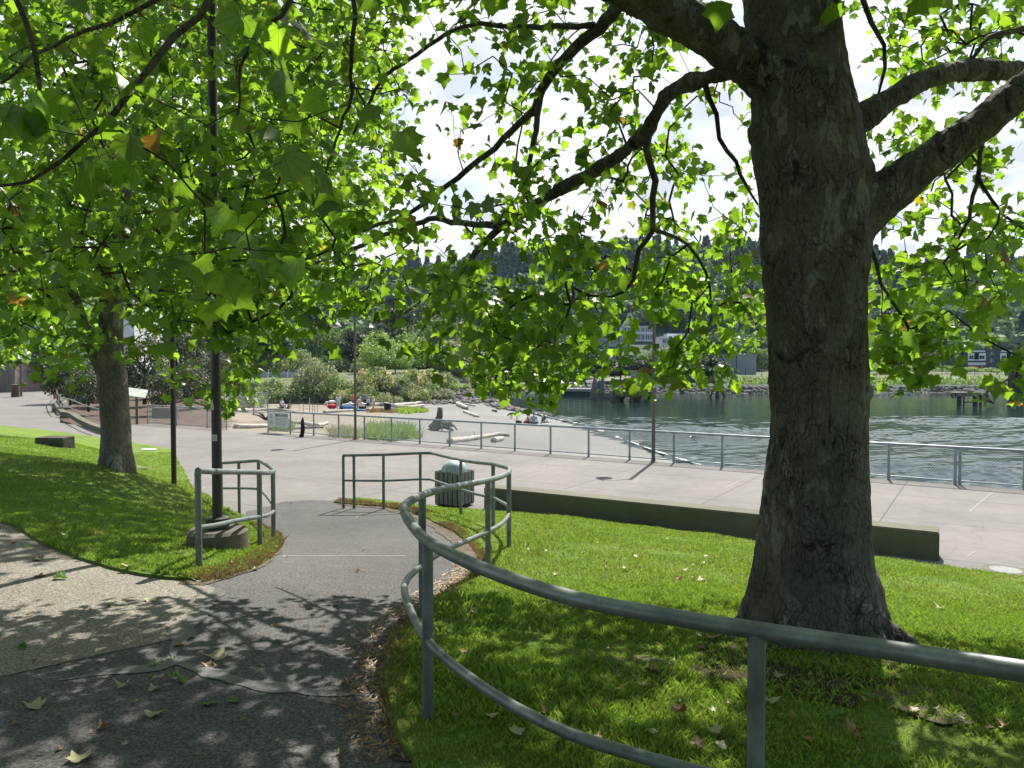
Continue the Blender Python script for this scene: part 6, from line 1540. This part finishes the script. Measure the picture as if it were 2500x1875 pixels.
person('person in a light blue shirt and cap sitting cross legged between two other sitters', stand(1303, 1037), R(170), 'ground', (.16, .38, .62), (.05, .05, .06), (.16, .18, .22), 1.16)
person('person in a dark teal shirt sitting on the gravel nearest the water', stand(1327, 1034), R(120), 'ground', (.01, .15, .13), (.45, .45, .43), (.5, .42, .34), 1.14)

# black dog with lowered head
c = BT(1254, 1024); e = empty('dog', c, 'slim black dog standing on the gravel with its head lowered', 'dog', None, R(5))
nodes = dict(rump=((.28,0,.5),.10), bel=((.08,0,.5),.085), ch=((-.18,0,.5),.12), nk=((-.34,0,.48),.07), hd=((-.46,0,.36),.06), mz=((-.53,0,.26),.03), t1=((.38,0,.5),.03), t2=((.46,0,.36),.02), t3=((.5,0,.22),.012))
ed = [('rump','bel'),('bel','ch'),('ch','nk'),('nk','hd'),('hd','mz'),('rump','t1'),('t1','t2'),('t2','t3')]
for s_, sy in (('l', .07), ('r', -.07)):
    o_ = .07 if s_ == 'l' else -.03
    nodes['th' + s_] = ((.26, sy, .42), .075); nodes['kn' + s_] = ((.2 - o_, sy, .28), .04); nodes['hk' + s_] = ((.34 - o_, sy, .16), .022); nodes['pw' + s_] = ((.31 - o_, sy, .02), .02); nodes['pf' + s_] = ((.26 - o_, sy, .015), .02)
    nodes['sh' + s_] = ((-.2, sy, .4), .06); nodes['el' + s_] = ((-.17 - o_, sy, .28), .034); nodes['wr' + s_] = ((-.2 - o_, sy, .14), .022); nodes['fp' + s_] = ((-.2 - o_, sy, .02), .02); nodes['ff' + s_] = ((-.25 - o_, sy, .015), .02)
    ed += [('rump','th' + s_),('th' + s_,'kn' + s_),('kn' + s_,'hk' + s_),('hk' + s_,'pw' + s_),('pw' + s_,'pf' + s_),('ch','sh' + s_),('sh' + s_,'el' + s_),('el' + s_,'wr' + s_),('wr' + s_,'fp' + s_),('fp' + s_,'ff' + s_)]
nodes = {k: (Vector(p), r_) for k, (p, r_) in nodes.items()}; ex = MB()
for sy in (-1, 1): ex.blob((-.42, sy * .06, .37), .035, 3, .1, 1, (.6, .35, 1.3))
skin_mesh((nodes, ed, 'bel'), 'body', M['black'], e, 1, ex); e.scale = (1.15,) * 3

# ---- picnic things
c = BT(872, 1001); e = empty('picnic_table', c + Vector((0, -.3, 0)), 'folding picnic table under a white cloth with food on it', 'table')
mb = MB(); mb.box(-1.1, 1.1, -.4, .4, .70, .74, bev=.01); build('table_top', mb, M['white'], e)
mb = MB(); mb.box(-1.0, -.4, -.42, -.40, .3, .70); mb.box(.2, 1.0, -.42, -.40, .42, .70); build('tablecloth', mb, M['white'], e)
for sx in (-1, 1):
    for sy in (-1, 1): mb = MB(); mb.tube([(sx * 1.0, sy * .33, 0), (sx * .95, sy * .33, .7)], .02, 6); build('leg', mb, M['pole_grey'], e)
tc_ = e.location.copy()
for k, (x, w, h, col_, lb) in enumerate([(-.7, .28, .16, (.7, .7, .66), 'white food tray on the left of the picnic table'), (-.1, .22, .22, (.6, .6, .6), 'white tub in the middle of the picnic table'), (.5, .35, .12, (.72, .72, .7), 'flat white box on the right of the picnic table')]):
    mb = MB(); mb.box(x - w / 2, x + w / 2, -.2, .15, .745, .745 + h, bev=.02); tag(build('food_box', mb, simple('box', col_, .6, .1), loc=tc_), lb, 'box')
def thing(name, label, cat, px, py, dims, colr, sh='box', lift=0):
    c = BT(px, py); mb = MB(); w, d, h = dims
    if sh == 'box': mb.box(-w / 2, w / 2, -d / 2, d / 2, lift, lift + h * .8, bev=.04); mb.box(-w / 2 - .015, w / 2 + .015, -d / 2 - .015, d / 2 + .015, lift + h * .8 + .002, lift + h, bev=.02)
    else: mb.blob((0, 0, h * .45 + lift), .5, hash(name) % 7 + px % 5, .22, 2, (w, d, h))
    return tag(build(name, mb, simple(name, colr, .7, .15, 3), smooth=sh != 'box', loc=c), label, cat)
thing('cool_box', 'bright blue cool box with white lid left of the brown lamp post', 'cool box', 852, 1003, (1.3, .5, .45), (.02, .22, .55))
thing('white_tub', 'white tub standing left of the blue cool box', 'tub', 844, 997, (.7, .5, .5), (.7, .7, .7))
thing('red_bag', 'red bag lying left of the pale blue picnicker', 'bag', 811, 998, (1.1, .6, .55), (.55, .03, .04), 'blob')
thing('white_cushion', 'white cushion on the red bag', 'cushion', 811, 994, (.9, .5, .3), (.7, .7, .72), 'blob', .5)
thing('navy_bag', 'navy blue bag right of the pale blue picnicker', 'bag', 836, 999, (.9, .5, .5), (.03, .06, .2), 'blob')
thing('dark_backpack', 'black backpack right of the brown lamp post', 'backpack', 884, 1001, (.9, .6, .95), (.012, .012, .02), 'blob')
thing('blue_tarp', 'bright blue tarp on the ground right of the lamp post', 'tarp', 879, 1004, (1.1, .5, .25), (.01, .2, .6), 'blob')
thing('pale_bag', 'yellowish paper bag on the driftwood left of the pale blue picnicker', 'bag', 797, 990, (.5, .3, .5), (.6, .62, .42), 'blob')
thing('towel', 'white towel spread under the person in dark teal', 'towel', 1334, 1036, (1.3, .6, .08), (.7, .68, .66), 'blob')

# ================================================================== GRASS BLADES AND FALLEN LEAVES
def blades(name, label, poly, n, h, w, mat, cond=None, zoff=.04, dens=None):
    poly = np.array([(p[0], p[1]) for p in poly]); x0, y0 = poly.min(0); x1, y1 = poly.max(0); acc = []
    tot = 0; poly = poly[::3] if len(poly) > 120 else poly
    while tot < n:
        q = np.c_[rng.uniform(x0, x1, n * 2), rng.uniform(y0, y1, n * 2)]; q = q[inpoly(q, poly)]
        if cond is not None: q = q[cond(q[:, 0], q[:, 1])]
        if len(q) == 0: break
        acc.append(q); tot += len(q)
    q = np.concatenate(acc)[:n]
    bare = np.array([mnoise.noise(Vector((x * .8 + 7, y * .8, 2))) + .5 * mnoise.noise(Vector((x * 2.7, y * 2.7, 5))) for x, y in q.tolist()]); q = q[(bare > -.30) | (rng.random(len(q)) < .3)]; m = len(q)
    gx = np.linspace(q[:, 0].min() - .1, q[:, 0].max() + .1, 90); gy = np.linspace(q[:, 1].min() - .1, q[:, 1].max() + .1, 90); GX, GY = np.meshgrid(gx, gy); Z = G(GX.ravel(), GY.ravel()).reshape(GX.shape)
    fx_ = np.interp(q[:, 0], gx, np.arange(90)); fy_ = np.interp(q[:, 1], gy, np.arange(90)); ix = np.minimum(fx_.astype(int), 88); iy = np.minimum(fy_.astype(int), 88); a = fx_ - ix; b = fy_ - iy
    z = Z[iy, ix] * (1 - a) * (1 - b) + Z[iy, ix + 1] * a * (1 - b) + Z[iy + 1, ix] * (1 - a) * b + Z[iy + 1, ix + 1] * a * b + zoff
    tuft = np.array([mnoise.noise(Vector((x * 1.3, y * 1.3, 0))) + .5 * mnoise.noise(Vector((x * 5, y * 5, 4))) for x, y in q.tolist()])
    hh_ = h * (1 + .7 * tuft) * rng.uniform(.55, 1.25, m); th = rng.uniform(0, 6.283, m); ww = w * rng.uniform(.7, 1.3, m); lean = rng.normal(0, .45, (m, 2)) * hh_[:, None]
    dx, dy = np.cos(th) * ww, np.sin(th) * ww; base = np.c_[q, z]
    V = np.stack([base + np.c_[-dx, -dy, np.full(m, -.012)], base + np.c_[dx, dy, np.full(m, -.012)], base + np.c_[lean * .4 + np.c_[dx, dy] * .8, hh_ * .6], base + np.c_[lean, hh_]], 1).reshape(-1, 3)
    return tag(mesh_obj(name, np_mesh(name, V, np.arange(len(V)).reshape(-1, 4), mat)), label, 'grass', None, 'stuff')
blades('grass', 'short grass blades of the right lawn round the main tree, near part', bR, 190000, .042, .0028, M['grassblade'], lambda x, y: (y < 7.2) & (y > 1.4) & (x < y * .72 + .3))
blades('grass', 'short grass blades of the sunlit far part of the right lawn', bR, 120000, .035, .0045, M['grassblade'], lambda x, y: (y >= 7.2) & (x < y * .72 + .3))
blades('grass', 'short grass blades of the left lawn near the path', bL, 120000, .04, .004, M['grassblade'], lambda x, y: (y < 12.5) & (x > -y * .72 - .3))
blades('grass', 'short grass blades of the left lawn beyond the plane tree', bL, 70000, .04, .009, M['grassblade'], lambda x, y: (y >= 12.5) & (y < 26) & (x > -y * .72 - .3))
blades('dry_grass', 'dry blades mixed through the right lawn', bR, 34000, .032, .0028, M['straw'], lambda x, y: (y < 15) & (y > 1.4) & (x < y * .72 + .3))
blades('dry_grass', 'dry blades mixed through the left lawn', bL, 22000, .032, .004, M['straw'], lambda x, y: (y < 20) & (x > -y * .72 - .3))
ne = lambda poly: [(p[0], p[1]) for p in poly]
edge = [hg(*p) for p in [(960,1830),(930,1740),(940,1660),(957,1562),(1000,1515),(1065,1470),(1120,1432),(1160,1402),(1169,1365),(1140,1329),(1108,1302),(1070,1284)]]
edge2 = [tuple(np.array(p) + (.13, .02)) for p in edge[::-1]]
blades('dry_grass', 'dry straw edge of the right lawn', edge + edge2, 9000, .05, .0025, M['straw'], zoff=.03)
e1 = [hg(*p) for p in [(500,1426),(560,1416),(620,1396),(665,1366),(690,1338),(690,1320),(672,1300),(640,1287)]]; e2 = [tuple(np.array(p) + (-.24, .06)) for p in e1[::-1]]
blades('dry_grass', 'dry straw edge of the left lawn under the short handrail', e1 + e2, 11000, .05, .003, M['straw'], zoff=.03)
e1 = [hg(*p) for p in [(816,1229),(870,1235),(936,1240),(1003,1252),(1030,1262)]]; e2 = [tuple(np.array(p) + (.1, .35)) for p in e1[::-1]]
blades('dry_grass', 'dry straw tip of the right lawn at the far end of the curved handrail', e1 + e2, 6000, .07, .006, M['straw'], zoff=.02)
# needles and crumbs of litter along the path edge
pts = []
e1 = [hg(*p) for p in [(985,1870),(925,1740),(935,1640),(950,1560),(1060,1465),(1140,1410),(1165,1372)]]
q = spline(e1, .02); n_ = 1300; idx = rng.integers(0, len(q), n_); pp = q[idx] + rng.normal(0, .07, (n_, 2)) + (-.1, 0)
V = []
for x, y in pp.tolist():
    a = rng.uniform(0, 3.14); l = rng.uniform(.008, .03); w = rng.uniform(.0015, .006); z = Gf(x, y) + .03 + rng.uniform(0, .006); c, s_ = math.cos(a), math.sin(a)
    V += [(x - c * l + s_ * w, y - s_ * l - c * w, z), (x + c * l + s_ * w, y + s_ * l - c * w, z), (x + c * l - s_ * w, y + s_ * l + c * w, z + .004), (x - c * l - s_ * w, y - s_ * l + c * w, z)]
V = np.array(V); tag(mesh_obj('litter', np_mesh('litter', V, np.arange(len(V)).reshape(-1, 4), M['deadleaf'])), 'crumbled leaf litter along the edge of the asphalt path', 'leaf litter', None, 'stuff')
# fallen leaves, each one its own thing
def fallen_mesh(seed, curl, mat):
    T, Fc = leaf_template((0, 0, 0)); r_ = np.random.default_rng(seed); V = T.copy(); V[:, 1] -= .4
    a = r_.uniform(0, 3.14); u = V[:, 0] * math.cos(a) + V[:, 1] * math.sin(a); V[:, 2] = curl * np.abs(u) ** 1.7 * 1.6 + r_.normal(0, .035, len(V)) + .04
    V[:, 0] *= 1 - .35 * curl; me = np_mesh('fallen_leaf', V, Fc, mat, smooth=False); return me
FM = {('brown', k): fallen_mesh(k, [.3, .7, 1.0][k], M['deadleaf']) for k in range(3)}
FM.update({('pale', k): fallen_mesh(k + 5, [.3, .8, .5][k], M['paleleaf']) for k in range(3)}); FM.update({('green', k): fallen_mesh(k + 9, [.15, .5, .9][k], M['greenleaf']) for k in range(3)})
def fallen(px, py, colr, s_, label, grp, k=None):
    v = hit(px, py, 0, Gf); on = inpoly(np.array([[v.x, v.y]]), bL)[0] or inpoly(np.array([[v.x, v.y]]), bR)[0]
    o = mesh_obj('fallen_leaf', FM[(colr, int(rng.integers(3)) if k is None else k)]); o.location = (v.x, v.y, v.z + (.075 if on else .02)); s_ *= .68; o.scale = (s_, s_, s_); o.rotation_euler = (rng.normal(0, .12), rng.normal(0, .12), rng.uniform(0, 6.28))
    tag(o, label, 'leaf', grp)
for px, py, c_, s_, lb in [(525,1612,'pale',.19,'large pale curled leaf, biggest one on the shaded asphalt'),(378,1628,'green',.14,'crumpled greenish leaf left of the biggest pale leaf'),(505,1632,'brown',.09,'small brown leaf just under the biggest pale leaf'),
 (425,1662,'green',.12,'green grey leaf below the seam crossing on the asphalt'),(440,1672,'green',.10,'small dark leaf beside the green grey leaf'),(300,1684,'pale',.13,'pale crumpled leaf left under the asphalt seam'),(375,1690,'pale',.10,'small pale leaf under the asphalt seam'),
 (82,1732,'pale',.15,'pale green leaf in the lower left of the path'),(510,1728,'green',.12,'ragged green leaf in the lower middle of the path'),(568,1720,'green',.10,'small curled green leaf right of the ragged one'),(190,1862,'pale',.16,'pale leaf at the bottom edge of the photo'),
 (252,1786,'brown',.11,'brown leaf near the bottom left of the path'),(375,1755,'pale',.14,'long curled leaf in the lower left middle of the path'),(822,1482,'brown',.09,'dark curled leaf in the shade right of the seam'),(438,1583,'brown',.1,'brown leaf on the upright asphalt seam'),
 (52,1590,'green',.1,'greenish leaf at the left edge of the shaded asphalt'),(88,1373,'pale',.16,'pale curled leaf on the sunlit path at left'),(97,1413,'brown',.14,'brown leaf on the sunlit path at left'),(148,1419,'green',.17,'spiky green leaf on the sunlit path at left'),
 (312,1402,'pale',.14,'pale leaf at the edge of the left lawn'),(366,1472,'pale',.13,'pale leaf at the edge of the tree shade'),(484,1424,'pale',.13,'pale crumpled leaf at the tip of the left lawn'),(568,1398,'brown',.12,'brown curled leaf in the dry edge of the left lawn'),(622,1396,'pale',.13,'long pale leaf in the dry edge of the left lawn'),
 (2052,1784,'green',.17,'big fresh green leaf lying upright near the lower right'),(2090,1826,'brown',.14,'brown leaf below the big fresh green leaf'),(1660,1772,'brown',.13,'curled brown leaf left of the front post on the right lawn'),(1588,1668,'brown',.16,'large tan crumpled leaf on the shaded right lawn'),
 (1738,1582,'brown',.14,'long tan leaf standing against the trunk foot'),(2005,1650,'brown',.14,'orange brown leaf leaning at the trunk foot behind the rail'),(1885,1745,'pale',.13,'pale leaf just right of the front post'),(1742,1818,'pale',.12,'pale leaf left of the foot of the front post'),(1262,1822,'pale',.11,'pale twig like leaf in the lower part of the right lawn'),
 (1200,1783,'pale',.10,'pale leaf under the lower rail near its post'),(1702,1860,'brown',.12,'brown leaf at the bottom edge of the lawn'),(1528,1405,'pale',.15,'white star shaped leaf on the sunlit right lawn'),(1670,1409,'pale',.15,'white leaf on the sunlit lawn left of the trunk'),
 (1712,1434,'pale',.13,'pale curled leaf near the left side of the trunk'),(1655,1434,'brown',.12,'tan leaf near the left side of the trunk'),(1155,1520,'pale',.12,'pale leaf on the shaded lawn beside the curved rail'),(2292,1505,'pale',.13,'white leaf on the sunlit lawn right of the trunk'),(2330,1478,'brown',.1,'orange leaf on the sunlit lawn right of the trunk'),
 (1480,1385,'brown',.08,'small orange leaf on the sunlit right lawn'),(1285,1346,'green',.11,'dark green leaf lying on the sunlit lawn by the rail'),(1292,1357,'brown',.08,'small tan leaf under the dark green one')]:
    fallen(px, py, c_, s_, lb, None)
GR = [((20, 700, 860, 1860), 34, 'small fallen leaf scattered on the shaded asphalt path', 'leaves scattered on the path', (.035, .06)), ((20, 1165, 420, 1380), 24, 'fallen leaf in the shaded grass of the left lawn', 'leaves in the left lawn', (.07, .11)),
      ((1080, 1470, 1780, 1860), 26, 'fallen leaf in the shaded grass of the right lawn', 'leaves in the shaded right lawn', (.05, .10)), ((1300, 1300, 1780, 1450), 14, 'fallen leaf on the sunlit grass of the right lawn', 'leaves on the sunlit right lawn', (.06, .10)), ((1900, 1600, 2480, 1870), 18, 'fallen leaf in the grass at the foot of the big tree', 'leaves round the big trunk', (.05, .10)), ((560, 1230, 900, 1420), 18, 'small fallen leaf on the sunlit asphalt', 'leaves on the sunlit path', (.05, .09))]
for (x0, y0, x1, y1), n_, lb, gp, sr in GR:
    for _ in range(n_):
        if x0 == 20 and y0 == 700: px, py = rng.uniform(20, 850), rng.uniform(1480, 1865)
        else: px, py = rng.uniform(x0, x1), rng.uniform(y0, y1)
        fallen(px, py, ['brown', 'pale', 'brown', 'green'][int(rng.integers(4))], rng.uniform(*sr), lb, gp)

# ---- air over the bay
mb = MB(); mb.box(-900, 900, -60, 900, -7.5, 150)
hz_ = build('haze', mb, [bpy.data.materials.new('haze')]); hm = hz_.data.materials[0]; hm.use_nodes = True
hm.node_tree.nodes.clear(); ho = hm.node_tree.nodes.new('ShaderNodeOutputMaterial'); hv = hm.node_tree.nodes.new('ShaderNodeVolumePrincipled')
hv.inputs['Color'].default_value = (.55, .78, 1, 1); hv.inputs['Density'].default_value = .00010; hm.node_tree.links.new(hv.outputs[0], ho.inputs['Volume'])
tag(hz_, 'thin bluish haze in the air over the bay', 'haze', None, 'stuff')
